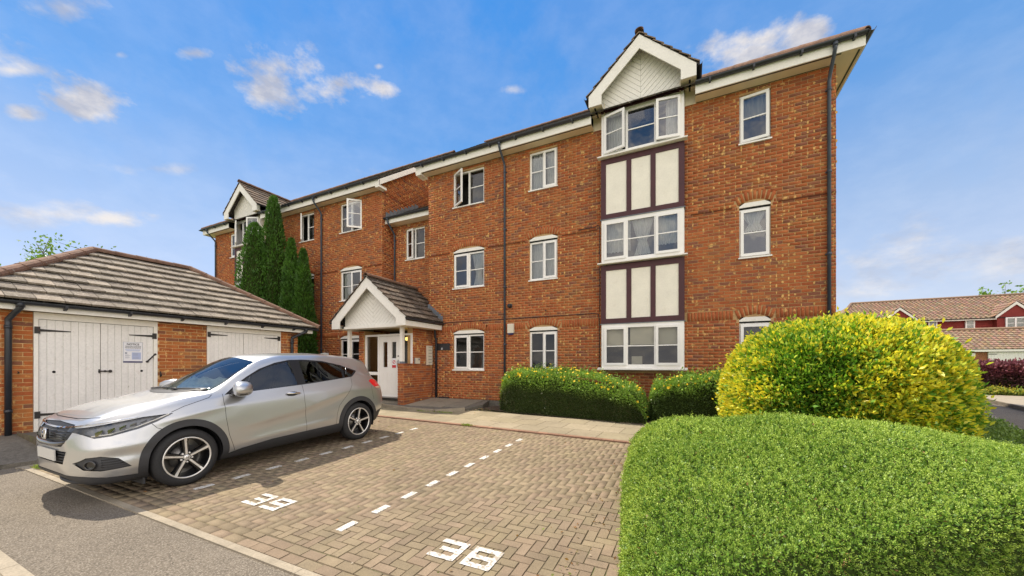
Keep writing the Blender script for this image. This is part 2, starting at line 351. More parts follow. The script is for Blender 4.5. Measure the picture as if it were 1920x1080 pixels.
# ---------------------------------------------------------------- brick walls
class BrickWall:
    """stretcher bond of real bricks standing 8 mm proud of a mortar wall; O origin, U along, N outward"""
    def __init__(s, O, U, N, course=0.075, length=0.225, joint=0.0115, smear=0.0):
        s.O, s.U, s.N = Vector(O), Vector(U), Vector(N); s.c, s.L, s.j = course, length, joint
        s.rects = []; s.sold = []; s.back = []; s.smear = smear
    def lay(s, a0, a1, z0, z1, holes=(), shift=0.0):
        nrow = int(math.ceil((z1-z0)/s.c - 1e-6))
        for r in range(nrow):
            zb = z0+r*s.c; zt = min(zb+s.c-s.j, z1); zm = (zb+zt)/2
            if zt-zb < 0.02: continue
            free = [(a0, a1)]
            for h in holes:
                iv = h(zm) if callable(h) else ((h[0], h[1]) if h[2]-0.012 < zm < h[3]+0.012 else None)
                if iv is None: continue
                nf = []
                for p, q in free:
                    if iv[1] <= p or iv[0] >= q: nf.append((p, q)); continue
                    if iv[0] > p: nf.append((p, iv[0]))
                    if iv[1] < q: nf.append((iv[1], q))
                free = nf
            off = shift + (s.L/2 if r % 2 else 0.0)
            for p, q in free:
                k = math.floor((p-off)/s.L); x = k*s.L+off
                while x < q:
                    b0, b1 = max(x, p), min(x+s.L-s.j, q)
                    if b1-b0 > 0.025: s.rects.append((b0, b1, zb, zt))
                    x += s.L
    def backing(s, mb, a0, a1, z0, z1, holes=(), depth=0.008, col=(1, 1, 1)):
        xs = sorted({a0, a1, *[v for h in holes for v in h[:2] if a0 < v < a1]}); zs = sorted({z0, z1, *[v for h in holes for v in h[2:4] if z0 < v < z1]})
        for x, X in zip(xs[:-1], xs[1:]):
            for z, Z in zip(zs[:-1], zs[1:]):
                if any(h[0] < (x+X)/2 < h[1] and h[2] < (z+Z)/2 < h[3] for h in holes): continue
                P = [s.O+s.U*a-s.N*depth+Vector((0, 0, c)) for a, c in ((x, z), (X, z), (X, Z), (x, Z))]
                if (P[1]-P[0]).cross(P[3]-P[0]).dot(s.N) < 0: P = P[::-1]
                mb.add(P, [(0, 1, 2, 3)], col)
    def block(s, w, h, o=None):
        """eight corners of one brick, lower left back corner at 0"""
        b, d = 0.0025, 0.010
        P = [(0, 0, 0), (w, 0, 0), (w, h, 0), (0, h, 0), (b, b, d), (w-b, b, d), (w-b, h-b, d), (b, h-b, d)]
        V = [s.U*p[0]+Vector((0, 0, p[1]))+s.N*(p[2]-d) for p in P]
        F = [(4, 5, 6, 7), (0, 1, 5, 4), (1, 2, 6, 5), (2, 3, 7, 6), (3, 0, 4, 7)]
        if s.U.cross(Vector((0, 0, 1))).dot(s.N) < 0: F = [f[::-1] for f in F]
        return V, F
    def finish(s, parent, n_single=0, pick=None, name='brick', material=None, pal=None):
        """the n_single bricks that show largest become parts of their own, the rest one stuff part"""
        material = material or M['brick']; pal = pal or BRICKS; og = origin(parent)
        full = s.L-s.j; singles = set()
        if n_single:
            cand = []
            for i, (a, b, z, Z) in enumerate(s.rects):
                p = s.O+s.U*((a+b)/2)+Vector((0, 0, (z+Z)/2))
                if pick is None or pick(p): cand.append(((p-CAM).length, i))
            cand.sort(); singles = {i for _, i in cand[:n_single]}
        meshes = {}
        rows, cols = [], []; Fs = []
        for i, (a, b, z, Z) in enumerate(s.rects):
            ci = random.randrange(len(pal)); base = s.O+s.U*a+Vector((0, 0, z))
            if i in singles:
                key = (ci, round(b-a, 2), round(Z-z, 2))
                if key not in meshes:
                    V, F = s.block(b-a, Z-z); me = bpy.data.meshes.new('brick'); me.from_pydata(V, [], F); setcol(me, [pal[ci]]*5); me.materials.append(material); meshes[key] = me
                link(name, meshes[key], None, parent, base-og+s.N*random.uniform(-0.001, 0.002))
            else:
                V, F = s.block(b-a, Z-z); n = len(rows); dn = s.N*random.uniform(-0.001, 0.002)
                rows += [tuple(base+v-og+dn) for v in V]; Fs += [[n+k for k in f] for f in F]
                g = random.uniform(0.9, 1.1); cols += [[c*g for c in pal[ci]]]*5
        for (c, ux, uz, w, h, ci) in s.sold:     # bricks on end in arches and bands, with their own axes
            pc = s.O+s.U*c[0]+Vector((0, 0, c[1])); n = len(rows)
            A = (s.U*ux[0]+Vector((0, 0, ux[1]))); B = (s.U*uz[0]+Vector((0, 0, uz[1])))
            bb = 0.0025
            P = [(-w/2, -h/2, 0), (w/2, -h/2, 0), (w/2, h/2, 0), (-w/2, h/2, 0), (-w/2+bb, -h/2+bb, 1), (w/2-bb, -h/2+bb, 1), (w/2-bb, h/2-bb, 1), (-w/2+bb, h/2-bb, 1)]
            rows += [tuple(pc+A*p[0]+B*p[1]+s.N*(0.004 if p[2] else -0.012)-og) for p in P]
            F = [(4, 5, 6, 7), (0, 1, 5, 4), (1, 2, 6, 5), (2, 3, 7, 6), (3, 0, 4, 7)]
            if s.U.cross(Vector((0, 0, 1))).dot(s.N) < 0: F = [f[::-1] for f in F]
            Fs += [[n+k for k in f] for f in F]; cols += [pal[ci]]*5
        if Fs: link(name, np_mesh('brick', rows, Fs, cols), material, parent, None, 'stuff')
        if s.smear:     # buff mortar smeared over upright joints when the wall was pointed
            SV, SF, SCo = [], [], []
            R_ = [r for r in s.rects if r[1]-r[0] > 0.08]
            PP = np.array([[*(s.O+s.U*r[1]), ] for r in R_]); PP[:, 2] += np.array([r[2] for r in R_]); nz = smear_noise(PP)
            for r, q in zip(R_, nz):
                for a in ((r[1]+s.j/2,) if random.random() < 0.55 else (r[1]+s.j/2, (r[0]+r[1])/2)):
                    if random.random() > s.smear*(0.35+1.5*max(0, q)): continue
                    c = s.O+s.U*a+Vector((0, 0, (r[2]+r[3])/2+random.uniform(-0.01, 0.01)))+s.N*0.0032-og; n = len(SV); w, h = random.uniform(0.010, 0.026), random.uniform(0.022, 0.042)
                    for k in range(7):
                        an = 2*math.pi*k/7; rr = random.uniform(0.7, 1.15); SV.append(tuple(c+s.U*math.cos(an)*w*rr+Vector((0, 0, math.sin(an)*h*rr))))
                    f = [n+k for k in range(7)]; nn = s.U.cross(Vector((0, 0, 1))).dot(s.N); SF.append(f if nn > 0 else f[::-1]); g = random.uniform(0.75, 1.1); SCo.append((0.66*g, 0.40*g, 0.145*g))
            if SF:
                me = bpy.data.meshes.new('mortar_smear'); me.from_pydata(SV, [], SF); setcol(me, SCo); link('mortar_smear', me, M['smear'], parent, None, 'stuff')

def smear_noise(P):
    r = np.random.default_rng(3); a = r.normal(0, 1, (16, 3))*1.3; ph = r.uniform(0, 6.28, 16)
    return np.sin(P@a.T+ph).mean(1)*3.0
# ---------------------------------------------------------------- tiled roofs
def clip_poly(P, a, b, c):
    """keep a*x+b*y <= c"""
    out = []
    for i in range(len(P)):
        p, q = P[i], P[(i+1) % len(P)]; dp, dq = a*p[0]+b*p[1]-c, a*q[0]+b*q[1]-c
        if dp <= 0: out.append(p)
        if (dp < 0 < dq) or (dq < 0 < dp):
            t = dp/(dp-dq); out.append((p[0]+(q[0]-p[0])*t, p[1]+(q[1]-p[1])*t))
    return out
def tiled_slope(parent, O, U, Vv, outline, gauge=0.30, width=0.30, thick=0.028, pal=None, material=None, single=True, name='tile', root=None, limit=300, tilt=0.03, jit=0.006):
    """lay tiles on a plane: O eave origin, U along the eave, Vv up the slope (unit vectors); outline a convex polygon in (u, v).
    Each tile's tail lies thick above the plane and its head on it, so every course shows its step."""
    O, U, Vv = Vector(O), Vector(U).normalized(), Vector(Vv).normalized(); N = U.cross(Vv).normalized()
    if N.z < 0: N = -N
    pal = pal or TILES; material = material or M['tile']; og = origin(root if root is not None else parent)
    us = [p[0] for p in outline]; vs = [p[1] for p in outline]; n = len(outline)
    area = sum(outline[i][0]*outline[(i+1) % n][1]-outline[(i+1) % n][0]*outline[i][1] for i in range(n))
    poly = outline if area > 0 else outline[::-1]
    edges = []
    for i in range(n):
        p, q = poly[i], poly[(i+1) % n]; edges.append((q[1]-p[1], -(q[0]-p[0]), (q[1]-p[1])*p[0]-(q[0]-p[0])*p[1]))
    pieces = []; nr = int(math.ceil((max(vs)-min(vs))/gauge))
    for r in range(nr):
        v0 = min(vs)+r*gauge; off = (width/2 if r % 2 else 0)+min(us)-width
        k = 0
        while off+k*width < max(us):
            u0 = off+k*width; k += 1
            P = [(u0+0.005, v0), (u0+width-0.005, v0), (u0+width-0.005, v0+gauge+0.03), (u0+0.005, v0+gauge+0.03)]
            for e in edges:
                P = clip_poly(P, *e)
                if len(P) < 3: break
            if len(P) >= 3:
                ar = abs(sum(P[i][0]*P[(i+1) % len(P)][1]-P[(i+1) % len(P)][0]*P[i][1] for i in range(len(P))))/2
                if ar > 0.006: pieces.append((P, v0))
    big = MB(); cnt = 0
    for P, v0 in pieces:
        j = random.uniform(-jit, jit); sk = random.uniform(-0.01, 0.01)
        def h(p): return thick*(1.45-1.25*(p[1]-v0)/gauge)+j+sk*(p[0]-P[0][0])
        top = [O+U*p[0]+Vv*p[1]+N*h(p) for p in P]; bot = [t-N*thick*0.9 for t in top]; m = len(P)
        c = random.choice(pal); g = random.uniform(0.85, 1.15); c = tuple(x*g for x in c)
        F = [tuple(range(m))]+[(i, m+i, m+(i+1) % m, (i+1) % m) for i in range(m)]
        nn = (top[1]-top[0]).cross(top[2]-top[1])
        if nn.dot(N) < 0: F = [f[::-1] for f in F]
        if single and cnt < limit:
            mb = MB().add(top+bot, F, c); ctr = sum(top, Vector())/m
            me = mb.mesh('tile', ctr); link(name, me, material, parent, ctr-og); cnt += 1
        else: big.add(top+bot, F, c)
    if big.f: big.build(name, material, parent, root, 'stuff' if len(pieces) > 20 else None)
    return len(pieces)
TILES = [(0.235, 0.205, 0.165), (0.26, 0.225, 0.18), (0.21, 0.18, 0.145), (0.275, 0.235, 0.185), (0.225, 0.195, 0.155)]
TILES_DK = [(0.060, 0.050, 0.042), (0.075, 0.062, 0.050), (0.052, 0.045, 0.040), (0.085, 0.068, 0.052)]
def ridge_run(parent, p, q, r=0.11, step=0.45, root=None, lift=0.0, name='ridge_tile'):
    p, q = Vector(p), Vector(q); d = q-p; n = max(1, round(d.length/step)); og = origin(root if root is not None else parent); t = d.normalized()
    side = t.cross(Vector((0, 0, 1))).normalized(); up = side.cross(t).normalized()
    for i in range(n):
        a, b = p+d*(i/n), p+d*((i+1)/n+0.03/d.length); mb = MB(); c = (a+b)/2; V = []; K = 9
        for e, rr in ((a, r*1.06), (b, r*0.96)):
            for w in (rr, rr-0.02):
                for k in range(K):
                    an = math.pi*(k/(K-1)*1.15-0.075); V.append(e+side*math.cos(an)*w+up*(math.sin(an)*w*0.8+lift))
        F = []
        for k in range(K-1):
            F += [(k, k+1, 2*K+k+1, 2*K+k), (K+k+1, K+k, 3*K+k, 3*K+k+1), (k+1, k, K+k, K+k+1), (2*K+k, 2*K+k+1, 3*K+k+1, 3*K+k)]
        mb.add(V, F, sm=False); me = mb.mesh('ridge_tile', c); link(name, me, M['ridge'], parent, c-og)

# ---------------------------------------------------------------- windows
def sash_geo(mb, x0, x1, z0, z1, y, w=0.055, d=0.05, hinge=None, ang=0.0):
    """four bars of a casement; returns a function that swings points about the hinge"""
    def T(p):
        if not hinge: return Vector(p)
        hx = x0 if hinge == 'l' else x1; a = -ang if hinge == 'l' else ang
        dx, dy = p[0]-hx, p[1]-y
        return Vector((hx+dx*math.cos(a)-dy*math.sin(a), y+dx*math.sin(a)+dy*math.cos(a), p[2]))
    for (a, b, c, e) in ((x0, x1, z0, z0+w), (x0, x1, z1-w, z1), (x0, x0+w, z0+w, z1-w), (x1-w, x1, z0+w, z1-w)):
        V = [T((x, yy, z)) for z in (c, e) for yy in (y-d, y) for x in (a, b)]
        mb.add(V, [(0, 2, 3, 1), (4, 5, 7, 6), (0, 1, 5, 4), (2, 6, 7, 3), (0, 4, 6, 2), (1, 3, 7, 5)])
    return T
def window(parent, x0, x1, z0, z1, y, lights, arch=0.0, glass=None, sill=True, bar=True, name='window', head=0.0, fw=0.05):
    """lights: list of (fraction, kind, hinge, opening in degrees); y the outer wall face. frame > sash, pane, glazing_bar, sill, arch_board"""
    glass = glass or M['glass']; yf = y+0.055; fr = MB()
    for (a, b, c, e) in ((x0, x1, z0, z0+fw), (x0, x1, z1-fw, z1), (x0, x0+fw, z0+fw, z1-fw), (x1-fw, x1, z0+fw, z1-fw)): fr.box(a, b, yf, yf+0.07, c, e)
    xs = [x0]; tot = sum(l[0] for l in lights)
    for l in lights: xs.append(xs[-1]+(x1-x0)*l[0]/tot)
    for xm in xs[1:-1]: fr.box(xm-0.03, xm+0.03, yf+0.001, yf+0.069, z0+fw, z1-fw)
    W_ = fr.build(name, M['upvc'], parent)
    for i, (fr_, kd, hinge, ang) in enumerate(lights):
        a = xs[i]+(fw if i == 0 else 0.03); b = xs[i+1]-(fw if i == len(lights)-1 else 0.03); c, e = z0+fw, z1-fw
        T = lambda p: Vector(p); gx0, gx1, gz0, gz1, yg = a, b, c, e, yf+0.03
        if kd == 's':
            mb = MB(); T = sash_geo(mb, a-0.02, b+0.02, c-0.02, e+0.02, yf-0.001, 0.06, 0.045, hinge if ang else None, R(ang))
            mb.build('sash', M['upvc'], W_, parent); gx0, gx1, gz0, gz1, yg = a+0.04, b-0.04, c+0.04, e-0.04, yf-0.022
        P = [T((gx0, yg, gz0)), T((gx1, yg, gz0)), T((gx1, yg, gz1)), T((gx0, yg, gz1))]
        MB().add(P, [(0, 1, 2, 3)]).build('pane', glass, W_, parent)
        if bar:
            zm = (gz0+gz1)/2; V = [T((x, yy, z)) for z in (zm-0.013, zm+0.013) for yy in (yg-0.014, yg-0.002) for x in (gx0, gx1)]
            MB().add(V, [(0, 2, 3, 1), (4, 5, 7, 6), (0, 1, 5, 4), (2, 6, 7, 3), (0, 4, 6, 2), (1, 3, 7, 5)]).build('glazing_bar', M['upvc'], W_, parent)
        # dark strip of rubber gasket round the pane
    if sill:
        MB().prism([(x0-0.02, y-0.045, z0-0.035), (x0-0.02, y-0.045, z0-0.005), (x0-0.02, yf+0.01, z0+0.012), (x0-0.02, yf+0.01, z0-0.035)], (x1-x0+0.04, 0, 0)).build('sill', M['upvc'], W_, parent)
    if arch:
        n = 14; h = (x1-x0)/2+0.005; xc = (x0+x1)/2; zs = z1+0.035
        P = [(xc-h, y+0.012, zs)]+[(xc-h+2*h*k/n, y+0.012, zs+0.03+arch*(1-(2*k/n-1)**2)) for k in range(n+1)]+[(xc+h, y+0.012, zs)]
        MB().prism(P, (0, 0.06, 0)).build('arch_board', M['trimwhite'], W_, parent)
        MB().box(x0-0.005, x1+0.005, y+0.03, y+0.09, z1+0.001, zs-0.001).build('head_shadow', M['darkgap'], W_, parent)  # dark strip drawing the shadow line under the arch board
    return W_
def curtain(parent, x0, x1, z0, z1, y, label=None, material=None, wav=0.02, tie=False):
    n = 40; V = []; zs = [z0+(z1-z0)*k/8 for k in range(9)]
    for z in zs:
        f = (z-z0)/(z1-z0)
        for i in range(n+1):
            t = i/n; sq = 1.0 if not tie else 0.35+0.65*abs(f-0.35)**0.8/0.65**0.8
            V.append((x0+(x1-x0)*(0.5+(t-0.5)*sq), y+wav*math.sin(t*38+0.7*math.sin(f*3)), z+(0.02*abs(math.sin(t*25)) if f == 0 else 0)))
    F = [(j*(n+1)+i, j*(n+1)+i+1, (j+1)*(n+1)+i+1, (j+1)*(n+1)+i) for j in range(8) for i in range(n)]
    mb = MB().add(V, F, sm=True); return mb
# ---------------------------------------------------------------- the flats
YF = 10.0
RX0, LX0, BW = -7.97, -10.105, 10.81
flats = thing('apartment_building', 'three storey red brick block of flats with white windows, bays and black gutters', 'building', (-9.04, 10.0, 0.0))
WIN_L, WIN_M, WIN_R = (1.02, 2.18), (3.73, 4.60), (9.05, 9.66)
BAY = (5.885, 7.895)
SILLS = (1.025, 3.675, 6.325); WH = 1.127
SOFFIT, EAVE_O = 7.58, 0.36
def block(side):
    """side +1: the right block, -1: its mirror image on the left"""
    X0 = RX0 if side > 0 else LX0
    bw, bay, win_r = (BW, BAY, WIN_R) if side > 0 else (11.10, (7.0, 9.0), (9.13, 9.74))
    fx = lambda s: X0+side*s
    def span(a, b): return (min(fx(a), fx(b)), max(fx(a), fx(b)))
    x_lo, x_hi = span(0, bw)
    wall = BrickWall((0, YF, 0), (1, 0, 0), (0, -1, 0), smear=0.21)
    holes = []; lay_holes = []; arcs = []
    for cols, in (((WIN_L),), ((WIN_M),), ((win_r),)):
        a, b = span(*cols)
        for k, z in enumerate(SILLS):
            top = z+WH
            holes.append((a, b, z-0.03, top+(0.14 if k < 2 else 0.0))); lay_holes.append((a, b, z-0.03, top))
            if k < 2:
                h = (b-a)/2+0.05; xc = (a+b)/2; zs = top+0.035
                def ah(zm, xc=xc, h=h, zs=zs, w=(b-a)/2):
                    if zm < zs-0.04 or zm > zs+0.37: return None
                    best = None
                    for q in range(41):
                        x = -h-0.10+(2*h+0.2)*q/40; zb = zs+0.03+0.12*(1-(x/h)**2) if abs(x) < h else zs-0.02
                        if (zm < zb+0.212 and (zm > zs-0.04)) and (abs(x) < h+0.005+0.075*max(0, min(1, (zm-zs)/0.2))):
                            best = (x, x) if best is None else (min(best[0], x), max(best[1], x))
                    return (xc+best[0], xc+best[1]) if best else None
                lay_holes.append(ah); arcs.append((xc, h, zs))
    ba, bb = span(*bay); holes.append((ba+0.03, bb-0.03, 1.06, 7.9)); lay_holes.append((ba+0.005, bb-0.005, 1.0, 7.95))
    # band of bricks on end over the ground floor
    lay_holes.append((x_lo, x_hi, 2.262, 2.44))
    for xc, h, zs in arcs:
        n = int(2*h/0.072); n += 1-n % 2
        for i in range(n):
            x = (i-(n-1)/2)*0.075; zb = zs+0.03+0.12*(1-(x/h)**2); an = -x/h*0.42
            c, s_ = math.cos(an), math.sin(an)
            wall.sold.append(((xc+x*1.0+math.sin(-an)*0.11, zb+0.115*c), (c, s_), (-s_, c), 0.064, 0.213, random.choice((0, 1, 2, 3, 4, 6, 9))))
    g = [a for a in arcs if a[2] < 3]
    x = x_lo+0.04
    while x < x_hi:
        if not any(abs(x-a[0]) < a[1]+0.06 for a in g) and not (ba-0.03 < x < bb+0.03):
            wall.sold.append(((x, 2.351), (1, 0), (0, 1), 0.065, 0.213, random.choice((0, 1, 2, 3, 4, 6, 9))))
        x += 0.075
    wall.lay(x_lo, x_hi, 0.075, SOFFIT, lay_holes)
    mb = MB(); wall.backing(mb, x_lo, x_hi, -0.35, SOFFIT, holes)
    # reveals round the openings
    for (a, b, c, e) in holes:
        mb.box(a-0.02, a, YF+0.0085, YF+0.14, c, e); mb.box(b, b+0.02, YF+0.0085, YF+0.14, c, e); mb.box(a, b, YF+0.0085, YF+0.14, e, e+0.02); mb.box(a, b, YF+0.0085, YF+0.14, c-0.02, c)
    # outer end wall and back
    mb.box(fx(bw), fx(bw)-side*0.1, YF+0.009, YF+8.6, -0.35, SOFFIT); mb.box(x_lo, x_hi, YF+8.5, YF+8.6, -0.35, SOFFIT)
    if side > 0: mb.box(fx(0), fx(0)+0.1, YF+0.009, YF+8.5, -0.35, SOFFIT)
    mb.build('wall', M['mortar'], flats)
    if side > 0: wall.finish(flats, 300, lambda p: p.z > 2.2 and p.x > -1.0)
    else: wall.finish(flats)
    end = BrickWall((fx(bw), YF, 0), (0, 1, 0), (side, 0, 0)); end.lay(0.0, 8.6, 0.075, SOFFIT, shift=0.1); end.finish(flats)
    MB().box(x_lo+0.12, x_hi-0.12, YF+0.75, YF+0.8, 0, SOFFIT).build('room_wall', M['room'], flats)
    fl = MB()
    for z in (0.0, 2.52, 5.17): fl.box(x_lo+0.12, x_hi-0.12, YF+0.16, YF+0.75, z, z+0.12)
    fl.box(x_lo+0.12, x_hi-0.12, YF+0.16, YF+0.75, SOFFIT-0.05, SOFFIT); fl.build('room_floor', M['room'], flats)
    # plinth, thin projecting course coloured dark to draw its shadow line
    MB().box(x_lo, x_hi, YF-0.012, YF+0.007, -0.3, 0.07).build('plinth', M['concrete'], flats)
    for z in (4.855,):
        pc = MB()
        segs = [(x_lo, x_hi)]
        for (a, b) in (span(*WIN_L), span(*WIN_M), span(*win_r), (ba, bb)):
            ns = []
            for p, q in segs:
                if b < p or a > q: ns.append((p, q)); continue
                if a-0.14 > p: ns.append((p, a-0.14))
                if b+0.14 < q: ns.append((b+0.14, q))
            segs = ns
        for p, q in segs: pc.box(p, q, YF-0.016, YF+0.004, z-0.008, z+0.012, (0.14, 0.05, 0.028))
        pc.build('string_course_shade', M['brick'], flats)
    # windows
    m = side > 0
    def two(zk, wl, a, b, opens, arch, glass):
        lights = [(0.5, 's' if wl[0] else 'f', 'l' if m else 'r', opens[0]), (0.5, 's' if wl[1] else 'f', 'r' if m else 'l', opens[1])]
        if not m: lights = lights[::-1]
        return window(flats, a, b, SILLS[zk], SILLS[zk]+WH, YF, lights, arch, glass)
    a, b = span(*WIN_L)
    two(0, (1, 0), a, b, (0, 0), 0.12, M['glass_dark']); two(1, (1, 0), a, b, (0, 0), 0.12, M['glass']); two(2, (1, 0), a, b, (30, 0) if m else (42, 0), 0, M['glass'])
    a, b = span(*WIN_M)
    two(0, (0, 1), a, b, (0, 0), 0.12, M['glass_dark']); two(1, (0, 1), a, b, (0, 0), 0.12, M['glass']); two(2, (0, 1), a, b, (0, 0) if m else (0, 35), 0, M['glass'])
    a, b = span(*win_r)
    for k in range(3): window(flats, a, b, SILLS[k], SILLS[k]+WH, YF, [(1, 's', 'l', 7 if (k == 2 and m) else 0)], 0.12 if k < 2 else 0, M['glass'] if k else M['glass_dark'])
    # bay: three windows and two timber framed panels between them
    yb = YF-0.22
    ops = ([(0, 0, 0), (0, 0, 0), (13, 0, 8)] if m else [(0, 0, 0), (0, 0, 0), (25, 0, 25)])
    for (z0, z1), op, gl in (((1.09, 2.245), ops[0], M['glass_dark']), ((3.86, 5.00), ops[1], M['glass']), ((6.66, 7.82), ops[2], M['glass'])):
        wb = window(flats, ba+0.015, bb-0.015, z0, z1, yb-0.05, [(0.325, 's', 'l', op[0]), (0.35, 'f', 'l', 0), (0.325, 's', 'r', op[2])], 0, gl, sill=False, name='bay_window', fw=0.10)
        s_ = MB().prism([(ba-0.07, yb-0.13, z0-0.04), (ba-0.07, yb-0.13, z0-0.012), (ba-0.07, yb+0.03, z0+0.02), (ba-0.07, yb+0.03, z0-0.04)], (bb-ba+0.14, 0, 0)).build('sill', M['trimwhite'], wb, flats)
        ck = MB(); ck.box(ba+0.004, ba+0.06, yb+0.08, YF+0.1, z0, z1); ck.box(bb-0.06, bb-0.004, yb+0.08, YF+0.1, z0, z1); ck.build('cheek', M['upvc'], wb, flats)
        MB().box(ba+0.01, bb-0.01, yb+0.02, YF+0.12, z1+0.003, z1+0.02).build('head', M['upvc'], wb, flats)
    for z0, z1 in ((2.262, 3.80), (5.02, 6.61)):
        t = MB(); t.box(ba, bb, yb, YF+0.1, z0, z0+0.13); t.box(ba, bb, yb, YF+0.1, z1-0.14, z1)
        w = (bb-ba); st = [(0, 0.13), (0.35*w-0.06+0.01, 0.35*w+0.06+0.01), (0.65*w-0.06-0.01, 0.65*w+0.06-0.01), (w-0.13, w)]
        for p, q in st: t.box(ba+p, ba+q, yb, YF+0.1, z0+0.131, z1-0.141)
        fr = t.build('timber_frame', M['timber'], flats)
        for (p, q) in zip(st[:-1], st[1:]):
            MB().box(ba+p[1]+0.001, ba+q[0]-0.001, yb+0.022, YF+0.05, z0+0.131, z1-0.141).build('render_panel', M['render'], fr, flats)
        MB().box(ba-0.02, bb+0.02, yb-0.02, YF+0.05, z0-0.018, z0-0.001).build('drip_strip', M['lead'], fr, flats)
    MB().box(ba, bb, yb-0.02, YF+0.1, 7.843, 7.93).build('timber_head', M['timber'], flats)
    # eaves: fascia, soffit with vent strip, gutter with brackets
    xo = fx(bw)+side*EAVE_O; xi = fx(0)-side*0.24; xa, xb = min(xo, xi), max(xo, xi); xc = (ba+bb)/2; dh = 1.257
    gaps = [(xa, xc-dh+0.02), (xc+dh-0.02, xb)]
    yf = YF-EAVE_O
    f = MB(); so = MB(); vs = MB(); gu = MB(); brs = []
    for p, q in gaps:
        f.box(p, q, yf, yf+0.022, SOFFIT-0.012, SOFFIT+0.19); pe, qe = max(p, min(fx(bw), 99) if side < 0 else p), (min(q, fx(bw)) if side > 0 else q)
        so.box(pe, qe, yf+0.023, YF-0.012, SOFFIT, SOFFIT+0.012)
        vs.box(pe, qe, yf+0.05, yf+0.085, SOFFIT-0.004, SOFFIT-0.001)
        gu.add(*half_gutter((p, yf-0.062, SOFFIT+0.225), (q, yf-0.062, SOFFIT+0.225), 0.06))
        x = p+0.3
        while x < q: brs.append(MB().box(x-0.02, x+0.02, yf-0.125, yf-0.001, SOFFIT+0.14, SOFFIT+0.215)); x += 0.85
    # outer hip end
    f.box(xo-side*0.022, xo, yf+0.0225, YF+8.6+EAVE_O, SOFFIT-0.012, SOFFIT+0.19); so.box(fx(bw)+side*0.0005, xo-side*0.024, yf+0.023, YF+8.6, SOFFIT, SOFFIT+0.012)
    vs.box(xo-side*0.05, xo-side*0.085, yf+0.09, YF+8.6, SOFFIT-0.004, SOFFIT-0.001)
    gu.add(*half_gutter((xo+side*0.062, yf-0.12, SOFFIT+0.225), (xo+side*0.062, YF+8.6, SOFFIT+0.225), 0.06))
    f.build('fascia', M['trimwhite'], flats); so.build('soffit', M['cream'], flats); vs.build('vent_strip', M['black'], flats)
    g_ = gu.build('gutter', M['gutter'], flats); [b_.build('bracket', M['gutter'], g_, flats) for b_ in brs]
    # main roof: hip outside, gable inside, pitch 35.6 degrees
    pt = R(35.6); ze = SOFFIT+0.20; half = 4.3+EAVE_O; sl = half/math.cos(pt); L = xb-xa
    d_in, d_out = 0.0, half
    if side > 0: out = [(0, 0), (L, 0), (L-half, sl), (0, sl)]
    else: out = [(0, 0), (L, 0), (L, sl), (half, sl)]
    tiled_slope(flats, (xa, yf-0.03, ze), (1, 0, 0), (0, math.cos(pt), math.sin(pt)), out, pal=TILES_DK, single=False, name='roof_tile', jit=0.004)
    hip = [(0, 0), (2*half, 0), (half, sl)]
    tiled_slope(flats, (xo+side*0.03, yf, ze), (0, 1, 0), (-side*math.cos(pt), 0, math.sin(pt)), hip, pal=TILES_DK, single=False, name='roof_tile')
    zr = ze+half*math.tan(pt)
    deck = MB()
    ya, yb2, ym = yf, yf+2*half, yf+half
    xr = xo-side*half
    P = {'a': (xi, ya, ze-0.02), 'b': (xo, ya, ze-0.02), 'c': (xo, yb2, ze-0.02), 'd': (xi, yb2, ze-0.02), 'r': (xr, ym, zr-0.02), 's': (xi, ym, zr-0.02)}
    deck.add([P[k] for k in 'abcdrs'], [(0, 1, 4, 5), (1, 2, 4), (2, 3, 5, 4)], (0.06, 0.05, 0.045)); deck.build('roof_deck', M['tile'], flats)
    ridge_run(flats, (xi, ym, zr+0.03), (xr, ym, zr+0.03)); ridge_run(flats, (xr, ym, zr+0.03), (xo, yf, ze+0.06))
    # inner gable verge and its wall
    gw = MB(); xg = fx(0)+side*0.0
    gw.prism([(xg+side*0.008, YF+0.01, SOFFIT-0.1), (xg+side*0.008, YF+8.6, SOFFIT-0.1), (xg+side*0.008, YF+8.6, SOFFIT+0.40), (xg+side*0.008, YF+4.3, zr-0.06), (xg+side*0.008, YF+0.01, SOFFIT+0.40)], (side*0.1, 0, 0))
    gw.build('gable_wall', M['mortar'], flats)
    vb = MB()
    for s2 in (1,):
        P0 = Vector((xi, yf-0.02, ze-0.03)); P1 = Vector((xi, ym, zr-0.03))
        vb.prism([P0, P1, P1-Vector((0, 0, 0.20)), P0-Vector((0, 0, 0.20))], (side*0.024, 0, 0))
    vb.box(xi, xi+side*0.20, yf, YF, SOFFIT-0.075, SOFFIT-0.0125)
    vb.build('bargeboard', M['trimwhite'], flats)
    vso = MB(); vso.prism([Vector((xi+side*0.025, YF-0.3, ze-0.16)), Vector((xi+side*0.025, ym, zr-0.14)), Vector((xi+side*0.025, ym, zr-0.16)), Vector((xi+side*0.025, YF-0.3, ze-0.18))], (side*0.21, 0, 0)).build('verge_soffit', M['cream'], flats)
    # dormer gable over the bay
    dormer(xc, dh, ba, bb, side)
    # rainwater pipes
    for s_, z0 in ((2.935 if side > 0 else 3.21, 0.02), (bw-0.13, 0.02)):
        x = fx(s_); downpipe(flats, x, yf-0.06, SOFFIT+0.17, YF-0.055, z0)
